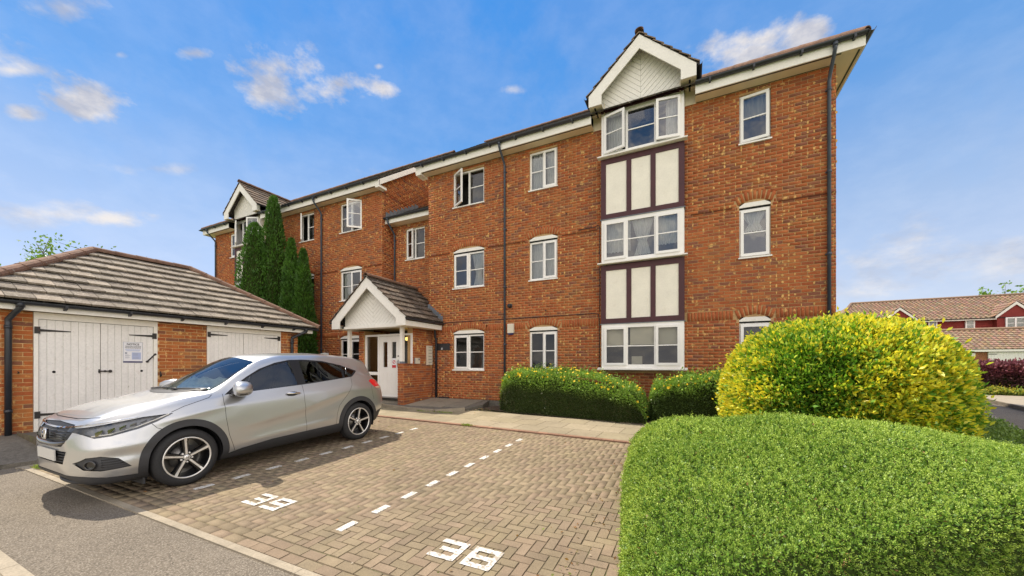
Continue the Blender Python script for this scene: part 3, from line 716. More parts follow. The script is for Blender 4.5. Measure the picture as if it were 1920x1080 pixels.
def half_gutter(p, q, r):
    p, q = Vector(p), Vector(q); t = (q-p).normalized(); s_ = t.cross(Vector((0, 0, 1))).normalized(); K = 9; V = []
    for e in (p, q):
        for w in (r, r-0.006):
            for k in range(K):
                a = math.pi+math.pi*k/(K-1); V.append(e+s_*math.cos(a)*w+Vector((0, 0, math.sin(a)*w)))
    F = []
    for k in range(K-1): F += [(k, k+1, 2*K+k+1, 2*K+k), (K+k+1, K+k, 3*K+k, 3*K+k+1), (k+1, k, K+k, K+k+1), (2*K+k, 2*K+k+1, 3*K+k+1, 3*K+k)]
    F += [(0, 2*K, 3*K, K), (K-1, 2*K-1, 4*K-1, 3*K-1)]
    return V, F
def downpipe(parent, x, yg, zg, yw, z0, r=0.034, mat_=None):
    mb = MB(); mb.tube([(x, yg, zg), (x, yg, zg-0.10), (x, yg+0.05, zg-0.16), (x, yw-0.04, zg-0.44), (x, yw, zg-0.52), (x, yw, z0)], r, 12)
    z = zg-0.7
    d = mb.build('downpipe', mat_ or M['pipe'], parent)
    while z > z0:
        c = MB().tube([(x, yw, z-0.025), (x, yw, z+0.025)], r*1.22, 12); c.prism([(x-0.055, yw+0.02, z-0.012), (x+0.055, yw+0.02, z-0.012), (x+0.055, yw+0.02, z+0.012), (x-0.055, yw+0.02, z+0.012)], (0, 0.03, 0))
        c.build('clip', mat_ or M['pipe'], d, parent); z -= 1.75
    MB().tube([(x, yg, zg+0.01), (x, yg, zg-0.06)], r*1.35, 12).build('outlet', mat_ or M['pipe'], d, parent)
def gable_boards(parent, xc, half, zlow, zapex, y, yin, hb=0.26, boxw=0.33, root=None, boxh=0.30):
    """bargeboards with box ends, diagonal boarding behind, as on the bay gables and the porch"""
    sl = (zapex-(zlow+boxh))/half
    out = MB(); t = 0.03
    for s_ in (-1, 1):
        P = [(xc, y, zapex), (xc+s_*half, y, zlow+boxh), (xc+s_*half, y, zlow), (xc+s_*(half-boxw), y, zlow), (xc+s_*(half-boxw), y, zlow+boxh+sl*boxw-hb*1.38), (xc, y, zapex-hb*1.38)]
        out.prism(P, (0, t, 0))
    out.build('bargeboard', M['trimwhite'], parent, root)
    # diagonal boards, a little uneven, mitred on the centre line
    zb = zlow+0.06; hi = half-boxw+0.06; bw = 0.098; yb = yin
    for s_ in (-1, 1):
        # boards run from the centre line up and outwards on the right hand of each half, clipped to the triangle
        for k in range(-16, 26):
            c0, c1 = k*bw*1.414, (k+1)*bw*1.414-0.010
            # board strip: z - zb = -(x) + c in half coordinates: falls away from the centre
            P = [(0, c0), (0, c1), (half, c1+half*0.9), (half, c0+half*0.9)]
            for e in ((0, -1, 0), (-1, 0, 0), (1, 0, hi), (sl, 1, zapex-0.05-zb)):
                P = clip_poly(P, *e)
                if len(P) < 3: break
            if len(P) < 3: continue
            ar = abs(sum(P[i][0]*P[(i+1) % len(P)][1]-P[(i+1) % len(P)][0]*P[i][1] for i in range(len(P))))/2
            if ar < 0.003: continue
            MB().prism([(xc+s_*(p[0]+0.002), yb+random.uniform(-0.001, 0.002), zb+p[1]) for p in P], (0, 0.015, 0)).build('gable_board', M['trimwhite'], parent, root)
    MB().prism([(xc-half+0.1, yb+0.016, zb-0.02), (xc+half-0.1, yb+0.016, zb-0.02), (xc, yb+0.016, zapex-0.12)], (0, 0.03, 0)).build('gable_back', M['darkgap'], parent, root)
    return sl
def dormer(xc, half, ba, bb, side):
    y0 = YF-0.53; zlow, zap = 7.89, 9.34; yin = YF-0.235
    sl = gable_boards(flats, xc, half, zlow, zap, y0, yin)
    pt = math.atan(sl); ye = 13.2; run = half+0.05; ln = run/math.cos(pt)
    for s_ in (-1, 1):
        O = Vector((xc+s_*run, y0-0.03, zap+0.02-run*sl)); L = ye-y0
        lowx = 2.0   # where the dormer roof runs into the main slope
        out = [(0, 0), (1.2, 0), (L, ln), (0, ln)]
        tiled_slope(flats, O, (0, 1, 0), (-s_*math.cos(pt), 0, math.sin(pt)), out, gauge=0.26, pal=[(0.20, 0.145, 0.10), (0.165, 0.12, 0.085), (0.22, 0.16, 0.115), (0.14, 0.11, 0.085)], single=False, name='roof_tile', root=flats)
        b = MB(); b.prism([O+Vector((0, 0.03, -0.01)), Vector((xc, y0, zap+0.01)), Vector((xc, ye, zap+0.01)), O+Vector((0, 1.2, -0.01))], (0, 0, -0.03), (0.06, 0.05, 0.045)); b.build('roof_deck', M['tile'], flats)
        # side soffit box and short gutter
        x_in = xc+s_*(half-0.33); x_out = xc+s_*half
        MB().box(x_in, x_out, y0+0.031, YF+0.2, zlow+0.001, zlow+0.016).build('soffit', M['cream'], flats)
        MB().box(x_out-s_*0.12, x_out-s_*0.16, y0+0.09, YF, zlow-0.003, zlow).build('vent_strip', M['black'], flats)
        MB().box(x_in, x_in-s_*0.03, yin, YF+0.1, SOFFIT-0.02, zlow+0.2).build('cheek_board', M['cream'], flats)
        MB().box(x_in-s_*0.03, x_out, YF-0.02, YF+0.1, SOFFIT-0.02, zlow+0.02).build('infill', M['cream'], flats)
        MB().add(*half_gutter((x_out+s_*0.07, y0+0.0, zlow+boxh_()), (x_out+s_*0.07, YF+0.6, zlow+boxh_()), 0.055)).build('gutter', M['gutter'], flats)
    MB().box(ba-0.25, bb+0.25, yin+0.03, YF+0.05, 7.93, 7.955).build('gable_floor', M['cream'], flats)
    ridge_run(flats, (xc, y0-0.04, zap+0.05), (xc, ye, zap+0.05), 0.10, 0.42)
def boxh_(): return 0.27
block(1); block(-1)

# recessed link between the blocks with the stair window and its lean-to roof
def build_link():
    Y1 = 10.53; xl, xr = LX0, RX0; w = BrickWall((0, Y1, 0), (1, 0, 0), (0, -1, 0), smear=0.14)
    win = (-9.43, -8.57, 5.03, 6.20); dr = (-9.9, -8.0, 0, 2.3)
    w.lay(xl, xr, 2.25, 6.45, [win]); w.finish(flats)
    mb = MB(); w.backing(mb, xl, xr, 2.1, 6.45, [win]); 
    for (a, b, c, e) in (win,):
        mb.box(a-0.02, a, Y1+0.0085, Y1+0.14, c, e); mb.box(b, b+0.02, Y1+0.0085, Y1+0.14, c, e); mb.box(a, b, Y1+0.0085, Y1+0.14, e, e+0.02); mb.box(a, b, Y1+0.0085, Y1+0.14, c-0.02, c)
    mb.build('wall', M['mortar'], flats)
    window(flats, -9.43, -8.57, 5.06, 6.20, Y1, [(0.45, 's', 'l', 12), (0.55, 'f', 'r', 0)], 0, M['glass'])
    MB().box(xl, xr, Y1+0.8, Y1+0.85, 2, 6.4).build('room_wall', M['room'], flats)
    # wall of the left block that faces the recess, up to its verge
    e = BrickWall((xl, YF, 0), (0, 1, 0), (1, 0, 0)); pt = math.tan(R(35.6))
    def gable(zm): return None if zm < 7.95 else (-1.0, max(0.0, (zm-7.93)/pt))
    e.lay(0.0, 4.4, 0.075, 10.2, [gable], shift=0.11); e.finish(flats)
    eb = MB(); e.backing(eb, 0.009, 4.4, -0.3, 7.6); eb.build('wall', M['mortar'], flats)
    # lean-to roof
    yf = 10.16; z = 6.39
    f = MB(); f.box(xl+0.0, xr-0.02, yf, yf+0.02, z-0.01, z+0.15); f.build('fascia', M['trimwhite'], flats)
    MB().box(xl+0.012, xr-0.012, yf+0.021, Y1-0.001, z, z+0.012).build('soffit', M['cream'], flats)
    MB().add(*half_gutter((xl-0.02, yf-0.06, z+0.19), (xr-0.02, yf-0.06, z+0.19), 0.058)).build('gutter', M['gutter'], flats)
    a = R(30); tiled_slope(flats, (xl+0.02, yf-0.03, z+0.17), (1, 0, 0), (0, math.cos(a), math.sin(a)), [(0, 0), (xr-xl-0.04, 0), (xr-xl-0.04, 3.4), (0, 3.4)], pal=TILES_DK, single=False, name='roof_tile')
    fl = MB()
    for k in range(9):
        y = yf+0.02+k*0.2; zz = z+0.2+(y-yf)*math.tan(a); fl.box(xl+0.011, xl+0.022, y, y+0.21, zz, zz+0.24)
    fl.build('flashing', M['lead'], flats)
    downpipe(flats, xl+0.17, yf-0.06, z+0.15, Y1-0.06, 2.0)
build_link()

# porch in front of the recess
def build_porch():
    P = thing('entrance_porch', 'gabled white entrance porch with dark tiled roof and brick dwarf wall', 'porch', (-8.96, 9.0, 0.13))
    z0 = 0.12; YD = 9.02; xr = -7.80; xl = -10.10
    # side wall with the letterboxes, upper part set back behind the post
    w = BrickWall((xr, 8.60, z0-0.25), (0, 1, 0), (1, 0, 0)); w.lay(0.0, 1.39, 0.0, 1.33, shift=0.05); w.lay(0.42, 1.39, 1.35, 2.55, shift=0.05)
    f = BrickWall((xr-0.24, 8.60, z0-0.25), (1, 0, 0), (0, -1, 0)); f.lay(0.0, 0.23, 0.0, 1.33)
    mb = MB(); mb.prism([(xr-0.23, 8.61, z0-0.4), (xr-0.23, 9.99, z0-0.4), (xr-0.23, 9.99, z0+2.3), (xr-0.23, 9.03, z0+2.3), (xr-0.23, 9.03, z0+1.075), (xr-0.23, 8.61, z0+1.075)], (0.221, 0, 0))
    mb.build('wall', M['mortar'], P); w.finish(P, 280, None); f.finish(P, 40)
    cp = MB(); cp.box(xr-0.25, xr+0.012, 8.585, 9.02, z0+1.08, z0+1.10, (0.3, 0.1, 0.05)); cp.build('coping', M['brick'], P)
    l = BrickWall((xl-0.02, 8.98, z0-0.2), (1, 0, 0), (0, -1, 0)); l.lay(0.0, 0.24, 0.0, 2.4); l.finish(P)
    MB().box(xl-0.02, xl+0.22, 8.99, 9.99, z0-0.3, z0+2.2).build('wall', M['mortar'], P)
    # entrance frame and door
    fr = MB()
    for (a, b) in ((-9.87, -9.80), (-9.30, -9.215), (-8.345, -8.26), (-7.905, -7.81+0.0)): fr.box(a, b, YD, YD+0.08, z0, z0+2.06)
    fr.box(-9.80, -9.30, YD+0.002, YD+0.078, z0+2.0, z0+2.06); fr.box(-9.215, -8.345, YD+0.002, YD+0.078, z0+2.0, z0+2.06); fr.box(-8.26, -7.905, YD+0.002, YD+0.078, z0+2.0, z0+2.06)
    fr.box(-9.80, -9.30, YD+0.002, YD+0.078, z0+0.72, z0+0.82); fr.box(-8.26, -7.905, YD+0.002, YD+0.078, z0+0.72, z0+0.82)
    fr.box(-9.80, -9.30, YD+0.002, YD+0.078, z0, z0+0.07); fr.box(-8.26, -7.905, YD+0.002, YD+0.078, z0, z0+0.07)
    E = fr.build('entrance_frame', M['upvc'], P)
    for (a, b) in ((-9.80, -9.30), (-8.26, -7.905)):
        for (c, d) in ((0.82, 2.0), (0.07, 0.72)):
            MB().add([(a, YD+0.04, z0+c), (b, YD+0.04, z0+c), (b, YD+0.04, z0+d), (a, YD+0.04, z0+d)], [(0, 1, 2, 3)]).build('pane', M['glass_dark'], E, P)
    D = MB(); x0, x1 = -9.21, -8.35; y = YD+0.018
    slots = [(x0+0.15, x0+0.335), (x1-0.335, x1-0.15)]
    zs0, zs1 = z0+0.98, z0+1.80
    D.box(x0, x1, y, y+0.045, z0+0.02, zs0); D.box(x0, x1, y, y+0.045, zs1, z0+1.99)
    D.box(x0, slots[0][0], y, y+0.045, zs0, zs1); D.box(slots[0][1], slots[1][0], y, y+0.045, zs0, zs1); D.box(slots[1][1], x1, y, y+0.045, zs0, zs1)
    dd = D.build('door', M['upvc'], P)
    for a, b in slots:
        MB().add([(a, y+0.02, zs0), (b, y+0.02, zs0), (b, y+0.02, zs1), (a, y+0.02, zs1)], [(0, 1, 2, 3)]).build('pane', M['glass_dark'], dd, P)
        r = MB()
        for (c, d, e, g) in ((a-0.025, a-0.001, zs0-0.03, zs1+0.03), (b+0.001, b+0.025, zs0-0.03, zs1+0.03), (a-0.001, b+0.001, zs0-0.03, zs0-0.004), (a-0.001, b+0.001, zs1+0.004, zs1+0.03)): r.box(c, d, y-0.012, y-0.001, e, g)
        for (e, g) in ((z0+0.13, z0+0.80),):
            for (c, d, e2, g2) in ((a-0.025, a-0.005, e, g), (b+0.005, b+0.025, e, g), (a-0.025, b+0.025, e-0.02, e), (a-0.025, b+0.025, g, g+0.02)): r.box(c, d, y-0.008, y-0.001, e2, g2)
            r.box(a+0.02, b-0.02, y-0.006, y-0.001, e+0.04, g-0.04)
        r.build('moulding', M['upvc'], dd, P)
    h = MB(); h.box(x1-0.085, x1-0.045, y-0.02, y-0.001, z0+0.95, z0+1.22); h.tube([(x1-0.065, y-0.05, z0+1.0), (x1-0.065, y-0.05, z0+1.18)], 0.012, 8); h.build('handle', M['grey'], dd, P)
    k = MB(); k.lathe([(0.0, -0.022), (0.022, -0.02), (0.024, 0.0)], (x1-0.065, y, z0+1.34), 'y', 14); k.lathe([(0.0, -0.022), (0.02, -0.02), (0.022, 0.0)], (x1-0.055, y, z0+0.90), 'y', 14); k.build('lock', M['iron'], dd, P)
    MB().box(-9.87, -7.81, YD-0.05, YD+0.1, z0-0.02, z0+0.018).build('threshold', M['grey'], P)
    MB().box(xl, xr, 10.4, 10.42, 0, 2.5).build('hall_wall', M['room'], P); MB().box(xl, xr, YD+0.1, 10.4, 0.02, 0.1).build('hall_floor', M['room'], P)
    MB().lathe([(0, 0.0), (0.10, 0.01), (0.12, 0.06), (0.1, 0.12), (0, 0.13)], (-8.62, 9.75, 2.0), 'z', 16).build('hall_lamp', M['lamp_on'], P)
    # posts and beam
    for x in (-7.92, -10.20):
        p = MB(); p.box(x-0.05, x+0.05, 8.62, 8.72, (z0+1.16) if x > -9 else 0.0, 2.33)
        po = p.build('post', M['trimwhite'], P); MB().box(x-0.06, x+0.06, 8.61, 8.73, (z0+1.10) if x > -9 else -0.05, (z0+1.16) if x > -9 else 0.06).build('shoe', M['lead'], po, P)
    MB().box(-10.42, -7.50, 8.58, 8.76, 2.335, 2.47).build('beam', M['trimwhite'], P)
    xc, half, zlow, zap, yg = -8.955, 1.555, 2.335, 3.90, 8.23
    sl = gable_boards(P, xc, half, zlow, zap, yg, 8.50, 0.25, 0.36, P, 0.27)
    MB().box(xc-half+0.36, xc+half-0.36, 8.40, 8.52, zlow+0.0, zlow+0.08).build('bottom_board', M['trimwhite'], P)
    pt = math.atan(sl); run = half+0.05; ln = run/math.cos(pt)
    tc = [(0.125, 0.095, 0.07), (0.105, 0.08, 0.062), (0.14, 0.105, 0.078), (0.09, 0.072, 0.058)]
    for s_ in (-1, 1):
        O = Vector((xc+s_*run, yg-0.04, zap+0.02-run*sl)); L1 = 10.0-yg+0.03; 
        out = [(0, 0), (L1, 0), (L1+0.53, ln*0.48), (L1+0.53, ln), (0, ln)]
        if s_ < 0: out = [(0, 0), (L1, 0), (L1+0.53, ln*0.3), (L1+0.53, ln), (0, ln)]
        tiled_slope(P, O, (0, 1, 0), (-s_*math.cos(pt), 0, math.sin(pt)), out, gauge=0.285, width=0.33, pal=tc, name='roof_tile', root=P, limit=80)
        MB().prism([O+Vector((0, 0.05, -0.01)), Vector((xc, yg+0.01, zap)), Vector((xc, 10.5, zap)), O+Vector((0, L1, -0.01))], (0, 0, -0.03), (0.06, 0.05, 0.04)).build('roof_deck', M['tile'], P)
        x_in, x_out = xc+s_*(half-0.36), xc+s_*half
        MB().box(x_in, x_out-s_*0.02, yg+0.031, 9.98, zlow+0.001, zlow+0.015).build('soffit', M['cream'], P)
        MB().box(x_out-s_*0.001, x_out-s_*0.02, yg+0.031, 9.98, zlow-0.0, zlow+0.15).build('fascia', M['trimwhite'], P)
        MB().add(*half_gutter((x_out+s_*0.06, yg-0.02, zlow+0.225), (x_out+s_*0.06, 9.98, zlow+0.225), 0.055)).build('gutter', M['gutter'], P)
    MB().box(xc-half+0.36, xc+half-0.36, 8.52, 10.4, zlow+0.08, zlow+0.1).build('ceiling', M['cream'], P)
    ridge_run(P, (xc, yg-0.05, zap+0.04), (xc, 10.5, zap+0.04), 0.10, 0.42, P)
    # stepped lead flashing up the brickwork
    fl = MB()
    for k in range(9):
        x = xc+run-0.02-k*0.085; zz = zap+0.06-(x-xc)*sl
        if x > RX0+0.02: fl.box(x-0.10, x, 9.972, 9.988, zz-0.02, zz+0.17)
    fl.build('flashing', M['lead'], P)
    downpipe(P, -7.60, 9.80, zlow+0.19, 9.93, 0.0, 0.036, M['gutter'])
    return P
porch = build_porch()
# ---------------------------------------------------------------- store building on the left (bin stores with double doors)
XG = -11.0
def build_garage():
    G = thing('store_building', 'low brick store with hipped tiled roof and white boarded double doors', 'outbuilding', (XG, 4.5, -0.05))
    y0, y1 = 1.42, 7.40; zt = 2.17; zb = -0.10
    doors = [(2.33, 3.976), (5.06, 6.80)]
    w = BrickWall((XG, 0, zb), (0, 1, 0), (1, 0, 0), 0.080, 0.240, 0.0105)
    holes = [(a-0.06, b+0.07, -1.0, 2.4) for a, b in doors]
    pal = [(0.41, 0.128, 0.042), (0.44, 0.15, 0.05), (0.38, 0.112, 0.042), (0.36, 0.105, 0.038), (0.43, 0.137, 0.048), (0.26, 0.108, 0.06), (0.22, 0.095, 0.058), (0.40, 0.165, 0.06), (0.45, 0.165, 0.055)]
    w.lay(y0, y1, 0.0, zt-zb, holes); w.finish(G, 300, None, pal=pal)
    mb = MB()
    ys = [y0, doors[0][0]-0.06, doors[0][1]+0.07, doors[1][0]-0.06, doors[1][1]+0.07, y1]
    for a, b in ((ys[0], ys[1]), (ys[2], ys[3]), (ys[4], ys[5])): MB().box(XG-0.2, XG-0.008, a, b, zb-0.1, zt).build('wall', M['mortar_pale'], G)
    mb.box(XG-4.0, XG-0.2, y0+0.008, y0+0.1, zb, zt); mb.box(XG-4.0, XG-0.2, y1-0.1, y1-0.008, zb, zt); mb.box(XG-4.1, XG-4.0, y0, y1, zb, zt)
    mb.build('wall', M['mortar_pale'], G)
    for yy, n in ((y0, -1), (y1, 1)):
        e = BrickWall((XG, yy, zb), (-1, 0, 0), (0, n, 0), 0.080, 0.240, 0.0105); e.lay(0.0, 4.0, 0, zt-zb, shift=0.12); e.finish(G, pal=pal)
    # door frames, leaves of upright boards, strap hinges
    for di, (a, b) in enumerate(doors):
        f = MB(); f.box(XG-0.07, XG+0.012, a-0.055, a, zb+0.02, zt-0.125); f.box(XG-0.07, XG+0.012, b, b+0.065, zb+0.02, zt-0.125); f.box(XG-0.07, XG+0.016, a-0.055, b+0.065, zt-0.124, zt-0.001)
        f.build('door_frame', M['trimwhite'], G)
        mid = 3.142 if di == 0 else 5.86
        for (p, q, hs) in ((a+0.006, mid-0.004, -1), (mid+0.004, b-0.006, 1)):
            z0_, z1_ = -0.02, zt-0.132
            bk = MB(); bk.box(XG-0.06, XG-0.045, p, q, z0_+0.05, z1_-0.05); D = bk.build('door', M['door_white'], G)
            n = 8; wd = (q-p)/n
            for k in range(n):
                j = random.uniform(-0.002, 0.002); pa, pb = p+k*wd+0.0012, p+(k+1)*wd-0.0012; P = []
                zz0, zz1 = z0_+random.uniform(-0.008, 0.008), z1_
                m_ = MB(); xf = XG-0.012+j
                V = [(XG-0.045, pa, zz0), (XG-0.045, pb, zz0), (XG-0.045, pb, zz1), (XG-0.045, pa, zz1), (xf-0.005, pa, zz0), (xf-0.005, pb, zz0), (xf-0.005, pb, zz1), (xf-0.005, pa, zz1),
                     (xf, pa+0.0035, zz0), (xf, pb-0.0035, zz0), (xf, pb-0.0035, zz1), (xf, pa+0.0035, zz1)]
                m_.add(V, [(8, 9, 10, 11), (4, 8, 11, 7), (9, 5, 6, 10), (4, 0, 1, 5), (3, 7, 6, 2), (0, 4, 7, 3), (5, 1, 2, 6), (4, 5, 9, 8), (7, 11, 10, 6)]); m_.build('plank', M['door_white'], D, G)
            for zh in ((1.835, 0.24) if di == 0 else (1.955, 0.36)):
                hy = p-0.02 if hs < 0 else q+0.02; tip = hy-hs*0.42
                h = MB(); h.box(XG-0.002, XG+0.018, hy-0.035, hy+0.035, zh-0.065, zh+0.065)
                h.prism([(XG-0.008, hy-hs*0.03, zh-0.024), (XG-0.008, tip, zh-0.008), (XG-0.008, tip, zh+0.008), (XG-0.008, hy-hs*0.03, zh+0.024)], (0.008, 0, 0)); h.build('strap_hinge', M['iron'], D, G)
            if di == 0:
                hy = 2.521 if hs < 0 else 3.776
                MB().lathe([(0.0, 0.004), (0.022, 0.004), (0.024, -0.002)], (XG-0.009, hy, 1.046), 'x', 14).build('bolt_hole', M['darkgap'], D, G)
                if hs > 0:
                    k = MB(); k.tube([(XG+0.006, 3.105, 1.05), (XG+0.006, 3.24, 1.05)], 0.012, 8); k.box(XG-0.008, XG+0.012, 3.11, 3.13, 1.01, 1.09); k.box(XG-0.008, XG+0.010, 3.19, 3.215, 1.03, 1.07)
                    k.lathe([(0.022, 0.006), (0.03, 0.012), (0.03, 0.02), (0.0, 0.024)], (XG, 3.275, 1.048), 'x', 16); k.build('bolt', M['iron'], D, G)
                    b_ = MB(); b_.tube([(XG+0.004, 3.865, 1.254), (XG+0.01, 4.003, 1.425)], 0.014, 8); b_.lathe([(0.0, 0.02), (0.024, 0.018), (0.024, 0.0)], (XG-0.004, 3.865, 1.254), 'x', 12); b_.lathe([(0.0, 0.02), (0.024, 0.018), (0.024, 0.0)], (XG-0.004, 4.0, 1.42), 'x', 12)
                    b_.build('door_stay', M['iron'], D, G)
        MB().box(XG-0.3, XG-0.28, a, b, -0.1, zt-0.1).build('dark_inside', M['darkgap'], G)
    hk = MB(); hk.tube([(XG+0.0, 4.096, 0.98), (XG+0.05, 4.096, 0.975), (XG+0.055, 4.096, 0.93), (XG+0.02, 4.096, 0.91)], 0.008, 6); hk.tube([(XG, 4.096, 1.03), (XG+0.004, 4.096, 0.90)], 0.012, 6); hk.build('hook', M['iron'], G)
    hk = MB(); hk.tube([(XG+0.0, 2.10, 1.03), (XG+0.06, 2.10, 1.035), (XG+0.10, 2.08, 1.06)], 0.009, 6); hk.build('hook', M['iron'], G)
    # eaves and hipped roof
    o = 0.36; xe = XG+o; ya, yb = y0-o+0.15, y1+o+0.1; ze = 2.30; half = (xe-(XG-4.0-o))/2; xr = xe-half
    fa = MB(); fa.box(XG+0.20, XG+0.225, ya+0.12, yb-0.12, zt, zt+0.16); fa.box(XG-4.2, XG+0.20, yb-0.145, yb-0.12, zt, zt+0.16); fa.box(XG-4.2, XG+0.20, ya+0.12, ya+0.145, zt, zt+0.16); fa.build('fascia', M['trimwhite'], G)
    MB().box(XG-4.0, XG+0.199, ya+0.15, yb-0.15, zt+0.012, zt+0.02).build('soffit', M['cream'], G)
    gt = MB(); gt.add(*half_gutter((XG+0.29, ya+0.02, ze+0.02), (XG+0.29, yb+0.02, ze+0.02), 0.062)); gt.add(*half_gutter((XG+0.29, yb-0.06, ze+0.02), (XG-4, yb-0.06, ze+0.02), 0.062)); g_ = gt.build('gutter', M['gutter'], G)
    y = 1.7
    while y < 7.7: MB().prism([(XG+0.226, y-0.02, ze-0.09), (XG+0.226, y-0.02, ze+0.01), (XG+0.35, y-0.02, ze+0.0), (XG+0.35, y-0.02, ze-0.03), (XG+0.28, y-0.02, ze-0.075)], (0, 0.04, 0)).build('bracket', M['gutter'], g_, G); y += 0.9
    zr = 3.90; pt = math.atan((zr-ze)/half); sl = half/math.cos(pt); L = yb-ya
    tiled_slope(G, (xe, ya, ze+0.03), (0, 1, 0), (-math.cos(pt), 0, math.sin(pt)), [(0, 0), (L, 0), (L-half, sl), (half, sl)], gauge=0.315, width=0.34, thick=0.044, limit=300, tilt=0.03, jit=0.006)
    tiled_slope(G, (xe-0.0, yb, ze+0.03), (-1, 0, 0), (0, -math.cos(pt), math.sin(pt)), [(0, 0), (2*half, 0), (half, sl)], gauge=0.30, width=0.34, single=False)
    tiled_slope(G, (xe, ya, ze+0.03), (-1, 0, 0), (0, math.cos(pt), math.sin(pt)), [(0, 0), (2*half, 0), (half, sl)], gauge=0.30, width=0.34, single=False)
    dk = MB(); a, b, c, d = (xe-0.02, ya+0.02, ze), (xe-0.02, yb-0.02, ze), (xe-2*half, yb-0.02, ze), (xe-2*half, ya+0.02, ze); r, s_ = (xr, ya+half, zr-0.01), (xr, yb-half, zr-0.01)
    dk.add([a, b, c, d, r, s_], [(0, 1, 5, 4), (1, 2, 5), (2, 3, 4, 5), (3, 0, 4)], (0.03, 0.026, 0.02)); dk.build('roof_deck', M['tile'], G)
    up = 0.05
    for p, q in (((xe, ya, ze+up), (xr, ya+half, zr+up)), ((xr, ya+half, zr+up), (xr, yb-half, zr+up)), ((xe, yb, ze+up), (xr, yb-half, zr+up))): ridge_run(G, p, q, 0.115, 0.42)
    def pipe(y, kick):
        mb = MB(); x = XG+0.075
        mb.tube([(XG+0.29, y+kick, ze-0.02), (XG+0.29, y+kick, ze-0.10), (XG+0.22, y+kick*0.6, ze-0.17), (x, y, ze-0.30), (x, y, ze-0.36), (x, y, -0.10)], 0.042, 14)
        d_ = mb.build('downpipe', M['gutter'], G)
        for z in (ze-0.44, 0.35): MB().tube([(x, y, z-0.03), (x, y, z+0.03)], 0.05, 14).build('pipe_collar', M['gutter'], d_, G)
        MB().tube([(XG+0.29, y+kick, ze+0.0), (XG+0.29, y+kick, ze-0.09)], 0.055, 14).build('pipe_outlet', M['gutter'], d_, G)
    pipe(1.98, 0.09); pipe(7.17, 0.30)
    return G
garage = build_garage()
def build_notice():
    N = thing('notice_sheet', 'printed NOTICE sheet fixed to the white store door beside the diagonal stay', 'notice', (XG-0.005, 3.635, 1.455))
    y0, y1, z0, z1 = 3.476, 3.793, 1.225, 1.680; x = XG-0.010+0.004
    MB().box(x-0.003, x, y0, y1, z0, z1).build('sheet', M['paper'], N)
    b = MB(); t = 0.006
    for a in ((y0, y1, z1-t, z1), (y0, y0+t, z0, z1-t), (y1-t, y1, z0, z1-t)): b.box(x, x+0.001, *a)
    b.build('border', M['greyink'], N); MB().box(x, x+0.0015, y0+0.005, y1-0.005, z0+0.004, z0+0.036).build('footer_band', M['navy'], N)
    tx = bpy.data.curves.new('notice_text', 'FONT'); tx.body = 'NOTICE'; tx.size = 0.055; tx.align_x = 'CENTER'; tx.align_y = 'CENTER'; tx.offset = 0.0015; tx.extrude = 0.0005
    tmp = bpy.data.objects.new('heading', tx); COL.objects.link(tmp); dg = bpy.context.evaluated_depsgraph_get(); hm = bpy.data.meshes.new_from_object(tmp.evaluated_get(dg)); bpy.data.objects.remove(tmp)
    o = bpy.data.objects.new('heading', hm); COL.objects.link(o); hm.materials.clear(); hm.materials.append(M['ink']); o.parent = N
    o.matrix_local = Matrix.Translation(Vector((x+0.0015, (y0+y1)/2, z1-0.05))-origin(N)) @ Matrix(((0, 0, 1, 0), (1, 0, 0, 0), (0, 1, 0, 0), (0, 0, 0, 1)))
    ln = MB(); random.seed(3)
    for k, z in enumerate((1.592, 1.578, 1.560, 1.546)):
        y = y0+0.03+0.01*(k % 2)
        while y < y1-0.04: w = random.uniform(0.010, 0.03); ln.box(x, x+0.001, y, min(y+w, y1-0.03), z-0.0035, z+0.0035); y += w+0.006
    ln.build('small_print', M['ink'], N)
    l2 = MB()
    for k, z in enumerate((1.518, 1.502, 1.486)): l2.box(x, x+0.001, y0+0.03+k*0.012, y1-0.03-k*0.012, z-0.005, z+0.004)
    l2.box(x, x+0.001, y0+0.14, y1-0.03, 1.30, 1.455); l2.build('tinted_panel', M['blueink'], N)
    l3 = MB(); l3.box(x, x+0.001, y0+0.03, y0+0.065, 1.42, 1.455)
    for z in (1.40, 1.385, 1.37, 1.345, 1.33): l3.box(x, x+0.001, y0+0.03, y0+0.03+random.uniform(0.05, 0.09), z-0.003, z+0.003)
    for z in (1.43, 1.41, 1.38, 1.34, 1.32): l3.box(x+0.001, x+0.0018, y0+0.16, y0+0.16+random.uniform(0.06, 0.11), z-0.003, z+0.003)
    l3.build('grey_print', M['greyink'], N)
build_notice()

